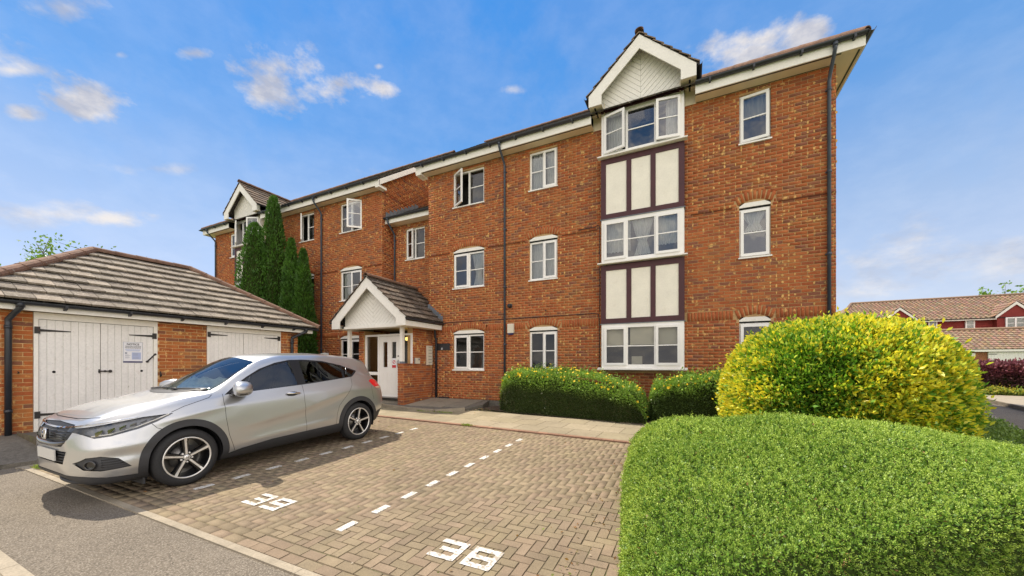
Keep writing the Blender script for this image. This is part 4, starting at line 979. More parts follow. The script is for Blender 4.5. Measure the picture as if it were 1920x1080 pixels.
# ---------------------------------------------------------------- paving
def eline(x): return 7.05 - 0.0715*(x+7.14)     # edge between the parking bays and the footpath
def build_parking():
    x0, x1, y0 = -8.90, -0.42, 1.79
    B = tag(poly_sheet('parking_bay', [(x0, y0), (1.2, y0), (1.2, eline(1.2)), (x0, eline(x0))], 0.004, M['joint']), None, None)
    pal = [(0.232, 0.184, 0.120), (0.240, 0.190, 0.125), (0.242, 0.183, 0.126), (0.226, 0.182, 0.118), (0.246, 0.188, 0.130), (0.233, 0.187, 0.122), (0.218, 0.170, 0.116)]
    blocks = []
    def inside(a, b, c, d):
        return a >= x0 and b <= 1.0 and c >= y0+0.215 and d <= min(eline(a), eline(b))-0.003
    w = 0.089; off = (x0, y0+0.215)
    nx, ny = 112, 72
    for i in range(-2, nx):
        for j in range(-2, ny):
            c = (i-j) % 4
            if c == 0: r = (off[0]+i*w, off[0]+(i+2)*w, off[1]+j*w, off[1]+(j+1)*w)
            elif c == 3: r = (off[0]+i*w, off[0]+(i+1)*w, off[1]+j*w, off[1]+(j+2)*w)
            else: continue
            a, b, cc, d = r; cc0 = cc
            a = max(a, x0); cc = max(cc, off[1]); lim = min(eline(a), eline(b))-0.003; d = min(d, lim)
            if b-a < 0.03 or d-cc < 0.03 or b > 1.0: continue
            blocks.append((a, b, cc, d))
    for k in range(int((1.0-x0)/0.2)):
        for r in range(2):
            a = x0+k*0.2+(0.1 if r else 0); blocks.append((a, a+0.2, y0+0.004+r*0.104, y0+0.104+r*0.104))
    # painted blocks make the bay lines
    def vis(b): return b[1] < x1+0.1 and not (b[0] < -5.9 and b[2] > 2.2)
    order = sorted(range(len(blocks)), key=lambda i: (Vector(((blocks[i][0]+blocks[i][1])/2, (blocks[i][2]+blocks[i][3])/2, -0.3))-CAM).length if vis(blocks[i]) else 1e9)
    single = set(order[:300]); V, F, C = [], [], []
    slope = math.atan(0.032); cache = {}
    def verts(wx, wy):
        e = 0.0055; h = 0.006
        P = [(-wx/2+0.002, -wy/2+0.002, -0.004), (wx/2-0.002, -wy/2+0.002, -0.004), (wx/2-0.002, wy/2-0.002, -0.004), (-wx/2+0.002, wy/2-0.002, -0.004)]
        P += [(-wx/2+e, -wy/2+e, h), (wx/2-e, -wy/2+e, h), (wx/2-e, wy/2-e, h), (-wx/2+e, wy/2-e, h)]
        return P, [(4, 5, 6, 7), (0, 1, 5, 4), (1, 2, 6, 5), (2, 3, 7, 6), (3, 0, 4, 7)]
    og = origin(B)
    for i, (a, b, c, d) in enumerate(blocks):
        cx, cy = (a+b)/2, (c+d)/2; z = gz(cy)+0.006; P, f = verts(b-a, d-c); ci = random.randrange(len(pal)); g = random.uniform(0.90, 1.10)
        rx, ry = slope+random.gauss(0, 0.010), random.gauss(0, 0.010); dz = random.uniform(-0.003, 0.0015)
        if i in single:
            key = (ci, round(b-a, 2), round(d-c, 2), int((g-0.90)/0.05))
            if key not in cache:
                me = bpy.data.meshes.new('paver'); me.from_pydata(P, [], f); setcol(me, [tuple(q*g for q in pal[ci])]*5); me.materials.append(M['paver']); cache[key] = me
            o = link('paver', cache[key], None, B, (cx, cy, z+dz)); o.rotation_euler = (rx, ry, 0)
        else:
            n = len(V); V += [(cx+p[0], cy+p[1], z+dz+p[2]+p[1]*rx-p[0]*ry) for p in P]; F += [[n+q for q in ff] for ff in f]; C += [tuple(q*g for q in pal[ci])]*5
    link('paver', np_mesh('paver', V, F, C), M['paver'], B, None, 'stuff')
    zt = 0.006+0.006+0.005
    def mark(a, b, c, d, name='bay_line'):
        m = MB(); m.add([(a, c, gz(c)+zt), (b, c, gz(c)+zt), (b, d, gz(d)+zt), (a, d, gz(d)+zt), (a, c, gz(c)+zt-0.006), (b, c, gz(c)+zt-0.006), (b, d, gz(d)+zt-0.006), (a, d, gz(d)+zt-0.006)],
              [(0, 1, 2, 3), (0, 4, 5, 1), (1, 5, 6, 2), (2, 6, 7, 3), (3, 7, 4, 0)]); return m
    for xl, xr, ys, n in ((-2.905, -2.79, 2.31, 10), (-5.42, -5.32, 2.32, 10)):
        for k in range(n):
            y = ys+k*(0.412 if xl > -4 else 0.417); sk = 0.008*k
            mark(xl+sk, xl+sk+0.078, y, y+0.195).build('bay_line', M['paint'], B)
    three = ['11111', '....1', '.1111', '....1', '11111']; eight = ['11111', '1...1', '11111', '1...1', '11111']; nine = ['11111', '1...1', '11111', '....1', '11111']
    for (xl, rows, nm) in ((-1.88, three, 'bay_number'), (-1.565, eight, 'bay_number'), (-4.43, three, 'bay_number'), (-4.105, nine, 'bay_number')):
        m = MB()
        yb_ = 2.325; h = 0.27/5; w_ = 0.25/5
        for r, row in enumerate(rows):
            c = 0
            while c < 5:
                if row[c] == '1':
                    e = c
                    while e < 5 and row[e] == '1': e += 1
                    y = yb_+(4-r)*h; t = mark(xl+c*w_, xl+e*w_, y, y+h+0.0002); m.add(t.v, t.f[:1]); c = e
                else: c += 1
        m.build(nm, M['paint'], B)
    # pale kerb line along the front and the left, red edging along the path
    kb = MB(); x = x0
    while x < 1.0: kb.box(x+0.002, min(x+0.9, 1.0)-0.002, y0-0.068, y0+0.001, gz(y0)-0.06, gz(y0)+0.013); x += 0.9
    kb.build('edging_kerb', M['kerb'], B)
    kb = MB(); y = y0-0.1
    while y < 7.0: kb.prism([(x0-0.10, y+0.002, gz(y)-0.06), (x0-0.001, y+0.002, gz(y)-0.06), (x0-0.001, y+0.002, gz(y)+0.013), (x0-0.10, y+0.002, gz(y)+0.013)], (0, 0.9, 0.0288)); y += 0.904
    kb.build('edging_kerb', M['kerb'], B)
    return B
parking = build_parking()
def build_path():
    u = Vector((1, -0.0715, 0)).normalized(); v = Vector((0.0715, 1, 0)).normalized()
    base = poly_sheet('footpath', [(-13.5, eline(-13.5)), (2.5, eline(2.5)), (2.5, eline(2.5)+1.9), (-4.9, eline(-4.9)+2.0), (-5.3, 9.6), (-13.5, 9.6)], 0.010, M['joint'])
    pal = [(0.285, 0.245, 0.165), (0.305, 0.26, 0.178), (0.265, 0.23, 0.157), (0.295, 0.252, 0.178), (0.278, 0.238, 0.166)]
    def slab(a, b, c, d, dz=0.0, col=None):
        """a..b along the path from x=-7.14, c..d across it"""
        O = Vector((-7.14, 7.05, 0)); g = 0.005; cen = O+u*((a+b)/2)+v*((c+d)/2); hz = gz(cen.y)+0.010+dz; m = MB()
        P = [O+u*(a+g)+v*(c+g), O+u*(b-g)+v*(c+g), O+u*(b-g)+v*(d-g), O+u*(a+g)+v*(d-g)]
        tl = random.gauss(0, 0.0025); top = [Vector((p.x, p.y, gz(p.y)+0.030+dz+tl*((p-cen).dot(u)))) for p in P]; bot = [t-Vector((0, 0, 0.025)) for t in top]
        cc = col or random.choice(pal); k = random.uniform(0.9, 1.08)
        m.add(top+bot, [(0, 1, 2, 3), (0, 4, 5, 1), (1, 5, 6, 2), (2, 6, 7, 3), (3, 7, 4, 0)], tuple(q*k for q in cc)); m.build('paving_slab', M['slab'], base)
    for r in range(3):
        a = -4.0+(0.3 if r % 2 else 0)
        while a < 8.2:
            slab(a, a+0.6, 0.115+r*0.56, 0.115+(r+1)*0.56); a += 0.6
    m = MB(); a = -3.5
    while a < 8.2:
        O = Vector((-7.14, 7.05, 0)); P = [O+u*(a+0.002)+v*0.004, O+u*(a+0.213)+v*0.004, O+u*(a+0.213)+v*0.108, O+u*(a+0.002)+v*0.108]
        k = random.uniform(0.8, 1.15); t = [Vector((p.x, p.y, gz(p.y)+0.034+random.uniform(-0.001, 0.002))) for p in P]; b = [q-Vector((0, 0, 0.04)) for q in t]
        m.add(t+b, [(0, 1, 2, 3), (0, 4, 5, 1), (1, 5, 6, 2), (2, 6, 7, 3), (3, 7, 4, 0)], (0.25*k, 0.14*k, 0.09*k)); a += 0.215
    m.build('brick_edging', M['redkerb'], base, None, 'stuff')
    # raised landing in front of the entrance, coloured dark for its shade, edged with a pale kerb
    pts = [(-10.2, 8.62), (-9.2, 8.95-0.25), (-8.2, 8.42), (-7.3, 8.26), (-6.3, 8.20), (-5.6, 8.62), (-5.4, 9.25), (-5.6, 9.98), (-10.2, 9.98)]
    ld = MB(); hz = lambda y: gz(y)+0.055+max(0, (y-8.2))*0.075
    T = [(x, y, hz(y)) for x, y in pts]; Bm = [(x, y, z-0.25) for x, y, z in T]; n = len(pts)
    ld.add(T+Bm, [tuple(range(n))]+[(i, n+i, n+(i+1) % n, (i+1) % n) for i in range(n)]); L = ld.build('entrance_landing', M['concrete'], None, None, 'structure')
    for (a, b, c, d) in ((-9.6, -8.8, 8.92, 9.5), (-8.78, -8.0, 8.72, 9.5), (-7.72, -7.1, 8.62, 9.3), (-7.08, -6.4, 8.62, 9.3), (-6.38, -5.75, 8.72, 9.3), (-7.72, -7.1, 9.32, 9.92), (-7.08, -6.4, 9.32, 9.92), (-6.38, -5.75, 9.32, 9.92)):
        s_ = MB(); t = [(a, c, hz(c)+0.012), (b, c, hz(c)+0.012), (b, d, hz(d)+0.012), (a, d, hz(d)+0.012)]; s_.add(t+[(x, y, z-0.03) for x, y, z in t], [(0, 1, 2, 3), (0, 4, 5, 1), (1, 5, 6, 2), (2, 6, 7, 3), (3, 7, 4, 0)], random.choice([(0.26, 0.23, 0.18), (0.29, 0.255, 0.20), (0.24, 0.215, 0.17)])); s_.build('landing_slab', M['slab'], L)
    for (p, q) in zip(pts[:5], pts[1:6]):
        p3, q3 = Vector((p[0], p[1], hz(p[1])+0.03)), Vector((q[0], q[1], hz(q[1])+0.03)); t = (q3-p3).normalized(); s_ = Vector((t.y, -t.x, 0)).normalized(); up = Vector((0, 0, 0.07))
        MB().obox((p3+q3)/2+s_*0.045-Vector((0, 0, 0.06)), (q3-p3)/2-t*0.004, s_*0.045, up).build('kerb_stone', M['kerb'], L)
    return base
footpath = build_path()
# sloping rough apron in front of the stores
ap = MB(); zA = lambda y: gz(y)+0.06
prev = None
AP = [(-0.5, -9.16), (1.6, -9.16), (2.0, -9.02), (4.0, -9.02), (7.0, -9.02), (7.8, -9.02)]
for (y, x) in AP:
    row = [(x, y, zA(y)-0.09), (x, y, zA(y)), (-10.0, y, gz(y)+0.20), (XG-0.1, y, -0.085+0.01*y)]
    if prev:
        for k in range(3): ap.add([prev[k], row[k], row[k+1], prev[k+1]], [(0, 1, 2, 3)])
    prev = row
apron = ap.build('store_apron', M['concrete'], None, None, 'structure')
MB().box(-10.86, -9.4, 2.06, 2.075, -0.2, -0.03).build('apron_joint', M['joint'], apron)
poly_sheet('near_pavement', [(-30, -6), (0.0, -6), (0.0, 0.80), (-30, 0.80)], 0.012, M['kerb'])
nk = MB(); x = -12.0
while x < -0.2: nk.box(x+0.002, x+0.91, 0.80, 0.90, gz(0.85)-0.05, gz(0.85)+0.02); x += 0.914
nk.build('near_kerb', M['kerb'], None, None, 'structure')
poly_sheet('planting_bed', [(-5.5, 9.05), (-4.9, 8.98), (-0.8, 8.30), (3.5, 7.9), (3.5, 9.99), (-5.45, 9.99)], 0.03, M['soil'])
poly_sheet('side_bed', [(-16.5, 8.4), (-10.3, 8.4), (-10.3, 9.99), (-21, 9.99), (-21, 8.4)], 0.03, M['soil'])
poly_sheet('hedge_bed', [(-0.30, 0.9), (4.6, 0.9), (5.0, 6.6), (-0.55, 6.5)], 0.02, M['soil'])
poly_sheet('left_yard', [(-30, 0.8), (-9.16, 0.8), (-9.16, 1.2), (-10.9, 1.2), (-10.9, 9.0), (-30, 9.0)], 0.005, M['asphalt'])
# estate road and pavement on the right
E1 = [(2.9, 2.0), (4.1, 6.0), (5.9, 10.8), (7.4, 15.0), (9.5, 21.0), (13, 30)]; E2 = [(6.0, 2.0), (6.6, 7.0), (7.6, 12.0), (8.5, 15.5), (9.57, 19.4), (12.4, 30)]
ek = MB()
for (p, q) in zip(E1[1:-1], E1[2:]):
    d = (Vector(q)-Vector(p)).normalized(); s_ = Vector((-d.y, d.x)); 
    a = Vector(p); b = Vector(q); P = [a, b, b+s_*0.12, a+s_*0.12]
    ek.prism([(v.x, v.y, gz(v.y)-0.02) for v in P], (0, 0, 0.07))
ek.build('road_kerb', M['kerb'], None, None, 'structure')
fk = MB()
for (p, q) in zip(E2[:-1], E2[1:]):
    d = (Vector(q)-Vector(p)).normalized(); s_ = Vector((d.y, -d.x)); a = Vector(p); b = Vector(q); P = [a, b, b+s_*0.14, a+s_*0.14]
    fk.prism([(v.x, v.y, gz(v.y)-0.02) for v in P][::-1], (0, 0, 0.15))
fk.build('road_kerb', M['kerb'], None, None, 'structure')
pv = MB(); P = E2+[(22, 30), (22, 20.5), (14.5, 20.5), (10.8, 15), (8.4, 2)]
pv.prism([(x, y, gz(y)-0.02) for x, y in P][::-1], (0, 0, 0.13)); pv.build('pavement', M['kerb'], None, None, 'structure')

# ---------------------------------------------------------------- houses across the road
def pantiles(parent, O, U, Vv, outline, col, wid=0.30, gauge=0.34, root=None):
    """rolled tiles as stepped wavy courses, joined: far away"""
    O, U, Vv = Vector(O), Vector(U), Vector(Vv); N = U.cross(Vv).normalized(); N = N if N.z > 0 else -N
    mb = MB(); us = [p[0] for p in outline]; vs = [p[1] for p in outline]
    def span(v):
        xs = []
        for i in range(len(outline)):
            p, q = outline[i], outline[(i+1) % len(outline)]
            if (p[1]-v)*(q[1]-v) <= 0 and p[1] != q[1]: xs.append(p[0]+(q[0]-p[0])*(v-p[1])/(q[1]-p[1]))
        return (min(xs), max(xs)) if len(xs) > 1 else None
    v = min(vs)+0.001
    while v < max(vs)-0.05:
        v2 = min(v+gauge, max(vs)-0.001); sp = span((v+v2)/2)
        if sp:
            k = int((sp[1]-sp[0])/wid*4)+1; V = []
            for i in range(k+1):
                u = min(sp[0]+i*wid/4, sp[1]); h = 0.028*math.sin(u/wid*2*math.pi)
                V += [O+U*u+Vv*v+N*(0.062+h), O+U*u+Vv*v2+N*(0.012+h), O+U*u+Vv*v+N*(0.0)]
            cc = [tuple(c*random.uniform(0.82, 1.15) for c in random.choice(col)) for _ in range(k)]
            for i in range(k):
                mb.add([V[3*i], V[3*i+3], V[3*i+4], V[3*i+1]], [(0, 1, 2, 3)], cc[i]); mb.add([V[3*i+2], V[3*i+5], V[3*i+3], V[3*i]], [(0, 1, 2, 3)], cc[i])
        v += gauge
    # face up
    return mb.build('roof_tile', M['tile_far'], parent, root, 'stuff')
M['tile_far'] = mat('rolled_clay_tile', attr=True, rough=0.9, noise=[(2, 0.12)])
M['tilehang'] = mat('red_tile_hanging', attr=True, rough=0.85, noise=[(3, 0.12)])
FAR = [(0.25, 0.165, 0.108), (0.22, 0.145, 0.096), (0.27, 0.18, 0.12), (0.20, 0.135, 0.09)]
def build_far_house():
    H = thing('terraced_house', 'long red tile-hung house with pantiled roof across the road', 'house', (20, 46.0, -0.12))
    y = 46.0; xl, xr = 12.9, 34.0; ze = 5.15; zr = 7.55; yr = 50.2
    MB().box(xl+0.3, xr, y, y+8.4, -0.3, ze-0.1, (0.22, 0.03, 0.024)).build('wall', M['tilehang'], H)
    th = MB()
    for r in range(15):
        z = 2.6+r*0.17; x = xl+0.3+(0.1 if r % 2 else 0)
        while x < 27.5:
            k = random.uniform(0.85, 1.15); th.add([(x, y-0.028, z), (x+0.19, y-0.028, z), (x+0.19, y-0.005, z+0.168), (x, y-0.005, z+0.168)], [(0, 1, 2, 3)], (0.235*k, 0.030*k, 0.024*k)); x += 0.2
    th.build('hung_tile', M['tilehang'], H, None, 'stuff')
    a = math.atan2(zr-ze, yr-y+0.4); L = math.hypot(yr-y+0.4, zr-ze)
    pantiles(H, (xl, y-0.4, ze), (1, 0, 0), (0, math.cos(a), math.sin(a)), [(0, 0), (xr-xl, 0), (xr-xl, L), (2.6, L)], FAR)
    MB().add([(xl, y-0.38, ze-0.03), (xr, y-0.38, ze-0.03), (xr, yr, zr-0.03), (xl+2.6, yr, zr-0.03), (xl, y+8.8, ze-0.03), (xr, y+8.8, ze-0.03)], [(0, 1, 2, 3), (4, 3, 2, 5)[::-1], (0, 3, 4)], FAR[0]).build('roof_deck', M['tile_far'], H)
    MB().tube([(xl+2.6, yr, zr+0.04), (xr, yr, zr+0.04)], 0.13, 8, FAR[1]).build('ridge', M['tile_far'], H); MB().tube([(xl, y-0.4, ze+0.04), (xl+2.6, yr, zr+0.04)], 0.13, 8, FAR[1]).build('ridge', M['tile_far'], H)
    MB().box(xl, xr, y-0.42, y-0.38, ze-0.16, ze-0.01).build('fascia', M['trimwhite'], H); MB().add(*half_gutter((xl, y-0.47, ze+0.0), (xr, y-0.47, ze+0.0), 0.06)).build('gutter', M['gutter'], H)
    for cx, hw, zap in ((17.45, 1.05, 6.4), (24.55, 1.05, 6.42)):
        yf = y-0.55; MB().prism([(cx-hw, yf+0.1, ze-0.9), (cx+hw, yf+0.1, ze-0.9), (cx+hw, yf+0.1, ze+0.12), (cx, yf+0.1, zap-0.15), (cx-hw, yf+0.1, ze+0.12)], (0, 0.5, 0), (0.23, 0.03, 0.024)).build('gable_wall', M['tilehang'], H)
        bb_ = MB()
        for s_ in (-1, 1):
            bb_.prism([(cx, yf, zap), (cx+s_*(hw+0.12), yf, ze+0.12), (cx+s_*(hw+0.12), yf, ze-0.10), (cx, yf, zap-0.24)], (0, 0.05, 0))
        bb_.build('bargeboard', M['trimwhite'], H)
        for s_ in (-1, 1):
            e0, e1 = Vector((cx, yf-0.02, zap+0.03)), Vector((cx+s_*(hw+0.2), yf-0.02, ze+0.08)); d = (e0-e1); l_ = d.length
            pantiles(H, e1, (0, 1, 0), d.normalized(), [(0, 0), (0.5, 0), (2.5, l_), (0, l_)], FAR)
    M['far_blind'] = M['blind']
    for (a, b, n) in ((17.0, 17.95, 1), (19.48, 20.06, 1), (21.8, 22.37, 1), (23.95, 25.05, 2), (27.0, 27.6, 1)):
        yy = y-0.05 if not (16 < a < 18.4 or 23.5 < a < 26) else y-0.47
        if yy < y-0.1: yy = y-0.46
        W_ = MB(); z0, z1 = 4.14, 5.12
        for q in ((a, b, z0, z0+0.09), (a, b, z1-0.09, z1), (a, a+0.09, z0+0.09, z1-0.09), (b-0.09, b, z0+0.09, z1-0.09)): W_.box(q[0], q[1], yy-0.09, yy, q[2], q[3])
        if n == 2: W_.box((a+b)/2-0.05, (a+b)/2+0.05, yy-0.088, yy, z0+0.09, z1-0.09)
        wd = W_.build('window', M['upvc'], H)
        for k in range(n):
            p, q = a+0.09+(b-a)/n*k*0.98, a+(b-a)/n*(k+1)-0.07
            MB().box(p, q, yy-0.03, yy-0.02, z0+0.09, z1-0.09).build('blind', M['blind'], wd, H); MB().box(p, q, yy-0.05, yy-0.047, z0+0.09, z1-0.09).build('pane', M['glass_dark'], wd, H)
            MB().box(p, q, yy-0.062, yy-0.052, (z0+z1)/2-0.02, (z0+z1)/2+0.02).build('glazing_bar', M['upvc'], wd, H)
    # low garage block in front
    G2 = thing('garage_block', 'low brick garage block with pantiled hipped roof and white door across the road', 'garage', (20, 40, -0.12))
    yl = 40.0; zl = 2.32; rr = 3.98; x0 = 16.2; half = 3.0; a = math.atan2(rr-zl, half); L = math.hypot(half, rr-zl)
    MB().box(x0+0.3, 34, yl+0.3, yl+5.7, -0.3, zl-0.02, (0.30, 0.12, 0.06)).build('wall', M['tilehang'], G2)
    fb = BrickWall((x0+0.3, yl+0.3, -0.3), (1, 0, 0), (0, -1, 0)); fb.lay(0, 11, 0, 2.5, [(3.75, 8.0, 0, 2.45)]); fb.finish(G2, pal=[(0.33, 0.13, 0.06), (0.36, 0.16, 0.08), (0.28, 0.12, 0.07)])
    pantiles(G2, (x0, yl, zl), (1, 0, 0), (0, math.cos(a), math.sin(a)), [(0, 0), (17, 0), (17, L), (1.1, L)], FAR)
    pantiles(G2, (x0, yl+6, zl), (0, -1, 0), (math.cos(a)*0.35, 0, math.sin(a)), [(0, 0), (6, 0), (3, 1.75)], FAR)
    MB().add([(x0, yl+0.02, zl-0.02), (x0+17, yl+0.02, zl-0.02), (x0+17, yl+half, rr-0.02), (x0+1.1, yl+half, rr-0.02), (x0, yl+6, zl-0.02), (x0+17, yl+6, zl-0.02)], [(0, 1, 2, 3), (5, 4, 3, 2), (4, 0, 3)], FAR[0]).build('roof_deck', M['tile_far'], G2)
    MB().tube([(x0+1.1, yl+half, rr+0.04), (x0+17, yl+half, rr+0.04)], 0.13, 8, FAR[1]).build('ridge', M['tile_far'], G2); MB().tube([(x0, yl, zl+0.05), (x0+1.1, yl+half, rr+0.04)], 0.13, 8, FAR[1]).build('ridge', M['tile_far'], G2)
    MB().box(x0, x0+17, yl+0.02, yl+0.06, zl-0.18, zl-0.02).build('fascia', M['trimwhite'], G2)
    D = MB().box(20.3, 24.3, yl+0.22, yl+0.28, -0.2, 2.12).build('garage_door', M['door_white'], G2)
    for k in range(27): MB().box(20.31+k*0.148, 20.31+k*0.148+0.142, yl+0.205, yl+0.22, -0.18, 2.10).build('plank', M['door_white'], D, G2)
    MB().box(20.32, 20.75, yl+0.195, yl+0.204, 1.93, 1.98).build('strap_hinge', M['iron'], D, G2)
    MB().box(19.25, 19.65, yl+0.25, yl+0.31, 1.78, 2.05).build('vent', M['trimwhite'], G2)
build_far_house()
# ---------------------------------------------------------------- plants
def leaf_quads(P, Nn, size, aspect, cols, spread=0.7, fold=0.25, up=0.0, jitter=0.35, rng=RNG):
    """one folded, pointed leaf per point: P (n,3), Nn (n,3) outward directions"""
    n = len(P); Nn = Nn/np.linalg.norm(Nn, axis=1, keepdims=True)
    d = Nn + rng.normal(0, spread, (n, 3)); d[:, 2] += up; d /= np.linalg.norm(d, axis=1, keepdims=True)     # long axis
    s = np.cross(d, rng.normal(0, 1, (n, 3))); s /= np.linalg.norm(s, axis=1, keepdims=True)
    nn = np.cross(s, d)
    L = (size*(1+rng.uniform(-jitter, jitter, n)))[:, None]; w = L*aspect/2
    a = P; t = P+d*L; m1 = P+d*L*0.5+s*w+nn*w*fold; m2 = P+d*L*0.5-s*w+nn*w*fold
    V = np.stack([a, m1, t, m2], 1).reshape(-1, 3)
    F = np.arange(4*n, dtype=np.int32).reshape(-1, 4)
    return V, F, cols
def vary(cols, n, rng=RNG, amt=0.18):
    c = np.asarray(cols)[rng.integers(0, len(cols), n)]; return c*(1+rng.uniform(-amt, amt, (n, 1)))
def value_noise(P, scale, seed=0):
    r = np.random.default_rng(seed); a = r.normal(0, 1, (24, 3)); a *= scale*(0.6+r.random((24, 1))); ph = r.uniform(0, 6.28, 24)
    return np.sin(P@a.T+ph).mean(1)*3.0

M['leaf_bright'] = leaf_mat('variegated_leaf', 0.42, 0.4, 0.4)
# clipped box hedge in the foreground: a rounded mound
def build_box_hedge():
    H = thing('box_hedge', 'low clipped bright green box hedge mound in the foreground', 'hedge', (1.5, 3.8, gz(3.8)))
    poly = np.array([(-0.32, 1.62), (-0.06, 1.56), (0.40, 1.95), (0.93, 2.40), (1.46, 2.84), (2.3, 3.50), (3.3, 4.16), (4.2, 4.8), (4.2, 6.0), (2.2, 6.35), (-0.82, 6.10), (-0.66, 4.2), (-0.42, 2.6)])
    st = 0.03; xs = np.arange(-1.0, 4.6, st); ys = np.arange(0.8, 6.6, st); X, Y = np.meshgrid(xs, ys); Pq = np.stack([X.ravel(), Y.ravel()], 1)
    n = len(poly); dist = np.full(len(Pq), 1e9); near = np.zeros(len(Pq), int); ins = np.zeros(len(Pq), bool)
    for i in range(n):
        a, b = poly[i], poly[(i+1) % n]; ab = b-a; t = np.clip(((Pq-a)@ab)/(ab@ab), 0, 1); dd = np.linalg.norm(Pq-(a+t[:, None]*ab), axis=1); near = np.where(dd < dist, i, near); dist = np.minimum(dist, dd)
        cr = ((a[1] > Pq[:, 1]) != (b[1] > Pq[:, 1])) & (Pq[:, 0] < (b[0]-a[0])*(Pq[:, 1]-a[1])/(b[1]-a[1]+1e-12)+a[0]); ins ^= cr
    d = np.where(ins, dist, 0.0)
    g = -0.41+0.032*Pq[:, 1]
    P3 = np.stack([Pq[:, 0], Pq[:, 1], np.zeros(len(Pq))], 1)
    top = 0.62+0.19*np.exp(-((Pq[:, 0]-1.3)**2/2.2+(Pq[:, 1]-4.8)**2/3.0)) - 0.05*np.clip(Pq[:, 0]-1.8, 0, 3) + 0.035*value_noise(P3, 2.6, 3)
    front = (near >= 1) & (near <= 6)
    q = np.clip(d/np.where(front, 0.17, 1.0)/np.where(front, 1.0, np.where(Pq[:, 0] < 0.8, 0.42+0.10*np.clip(Pq[:, 1]-2.5, 0, 4), 0.42+0.3*np.clip(Pq[:, 1]-4.0, 0, 2))), 0, 1); prof = (1-(1-q)**2.5)**0.5
    hgt = top*prof; Z = (g+hgt).reshape(X.shape); msk = ins.reshape(X.shape)
    gy, gx = np.gradient(Z, st, st)
    area = np.sqrt(1+np.clip(gx, -14, 14)**2+np.clip(gy, -14, 14)**2)
    zc = math.cos(YAW)*Y-math.sin(YAW)*X
    dens = 1.0/np.clip(zc, 1.25, 6.0)**1.35
    wgt = (area*dens*msk).ravel(); wgt /= wgt.sum(); N = 215000
    idx = RNG.choice(len(wgt), N, p=wgt)
    jx, jy = RNG.uniform(-st/2, st/2, N), RNG.uniform(-st/2, st/2, N)
    gxx, gyy = np.clip(gx.ravel()[idx], -14, 14), np.clip(gy.ravel()[idx], -14, 14)
    pz = Z.ravel()[idx]+np.clip(gxx*jx+gyy*jy, -0.15, 0.15)
    P = np.stack([Pq[idx, 0]+jx, Pq[idx, 1]+jy, pz], 1); Nn = np.stack([-gxx, -gyy, np.ones(N)], 1); Nn /= np.linalg.norm(Nn, axis=1, keepdims=True)
    # an under-layer of darker leaves, then short leafy shoots standing out of it
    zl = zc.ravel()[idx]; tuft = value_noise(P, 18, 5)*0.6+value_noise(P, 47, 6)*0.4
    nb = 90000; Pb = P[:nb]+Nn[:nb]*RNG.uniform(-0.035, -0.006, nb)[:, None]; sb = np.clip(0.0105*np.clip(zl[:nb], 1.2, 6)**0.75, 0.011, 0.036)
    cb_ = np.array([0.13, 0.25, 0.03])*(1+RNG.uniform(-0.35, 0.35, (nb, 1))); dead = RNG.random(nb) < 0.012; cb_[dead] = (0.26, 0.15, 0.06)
    ns = 21000; sl = slice(nb, nb+ns); m = 12; sc = np.clip(zl[sl]/2.4, 0.62, 1.9)
    ax = Nn[sl]+RNG.normal(0, 0.42, (ns, 3)); ax[:, 2] += 0.25; ax /= np.linalg.norm(ax, axis=1, keepdims=True)
    Ls = 0.034*sc*(1+0.35*np.clip(tuft[sl], -1.5, 1.5))*RNG.uniform(0.6, 1.25, ns); Ls[RNG.random(ns) < 0.02] *= 1.9
    t = (np.arange(m)+0.5)/m; T_ = np.tile(t, ns); rep = np.repeat(np.arange(ns), m); rad = RNG.normal(0, 1, (ns*m, 3)); rad -= ax[rep]*(rad*ax[rep]).sum(1, keepdims=True); rad /= np.linalg.norm(rad, axis=1, keepdims=True)
    base = P[sl]-Nn[sl]*0.016*sc[:, None]
    Ps = base[rep]+ax[rep]*(Ls[rep]*T_)[:, None]+rad*(0.003*sc[rep])[:, None]; Ds = rad*(1.1-0.6*T_)[:, None]+ax[rep]*(0.35+0.6*T_)[:, None]
    ss = 0.0125*sc[rep]*(1.1-0.45*T_)*RNG.uniform(0.8, 1.2, ns*m)
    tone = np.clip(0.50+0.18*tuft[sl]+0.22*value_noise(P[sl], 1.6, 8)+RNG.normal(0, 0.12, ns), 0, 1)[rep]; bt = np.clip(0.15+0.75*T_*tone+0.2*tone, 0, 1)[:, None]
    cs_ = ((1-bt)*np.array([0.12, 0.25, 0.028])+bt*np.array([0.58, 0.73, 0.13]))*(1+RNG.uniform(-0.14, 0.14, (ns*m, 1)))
    spot = np.linalg.norm(Ps[:, :2]-np.array([0.72, 2.25]), axis=1) < 0.06; cs_[spot & (RNG.random(ns*m) < 0.6)] = (0.36, 0.2, 0.09)
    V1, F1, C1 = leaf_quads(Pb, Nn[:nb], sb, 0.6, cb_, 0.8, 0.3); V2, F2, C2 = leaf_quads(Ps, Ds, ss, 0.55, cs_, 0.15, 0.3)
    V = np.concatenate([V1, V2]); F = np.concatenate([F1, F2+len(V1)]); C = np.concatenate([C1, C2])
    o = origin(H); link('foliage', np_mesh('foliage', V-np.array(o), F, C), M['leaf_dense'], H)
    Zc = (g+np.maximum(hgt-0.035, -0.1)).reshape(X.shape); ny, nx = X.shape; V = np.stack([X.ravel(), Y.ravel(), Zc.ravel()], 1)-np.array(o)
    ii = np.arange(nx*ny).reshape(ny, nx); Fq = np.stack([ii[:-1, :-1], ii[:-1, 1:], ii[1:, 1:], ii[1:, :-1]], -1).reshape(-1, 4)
    keep = msk[:-1, :-1].ravel() | msk[1:, 1:].ravel(); link('shade_core', np_mesh('shade_core', V, Fq[keep]), M['core'], H)
build_box_hedge()

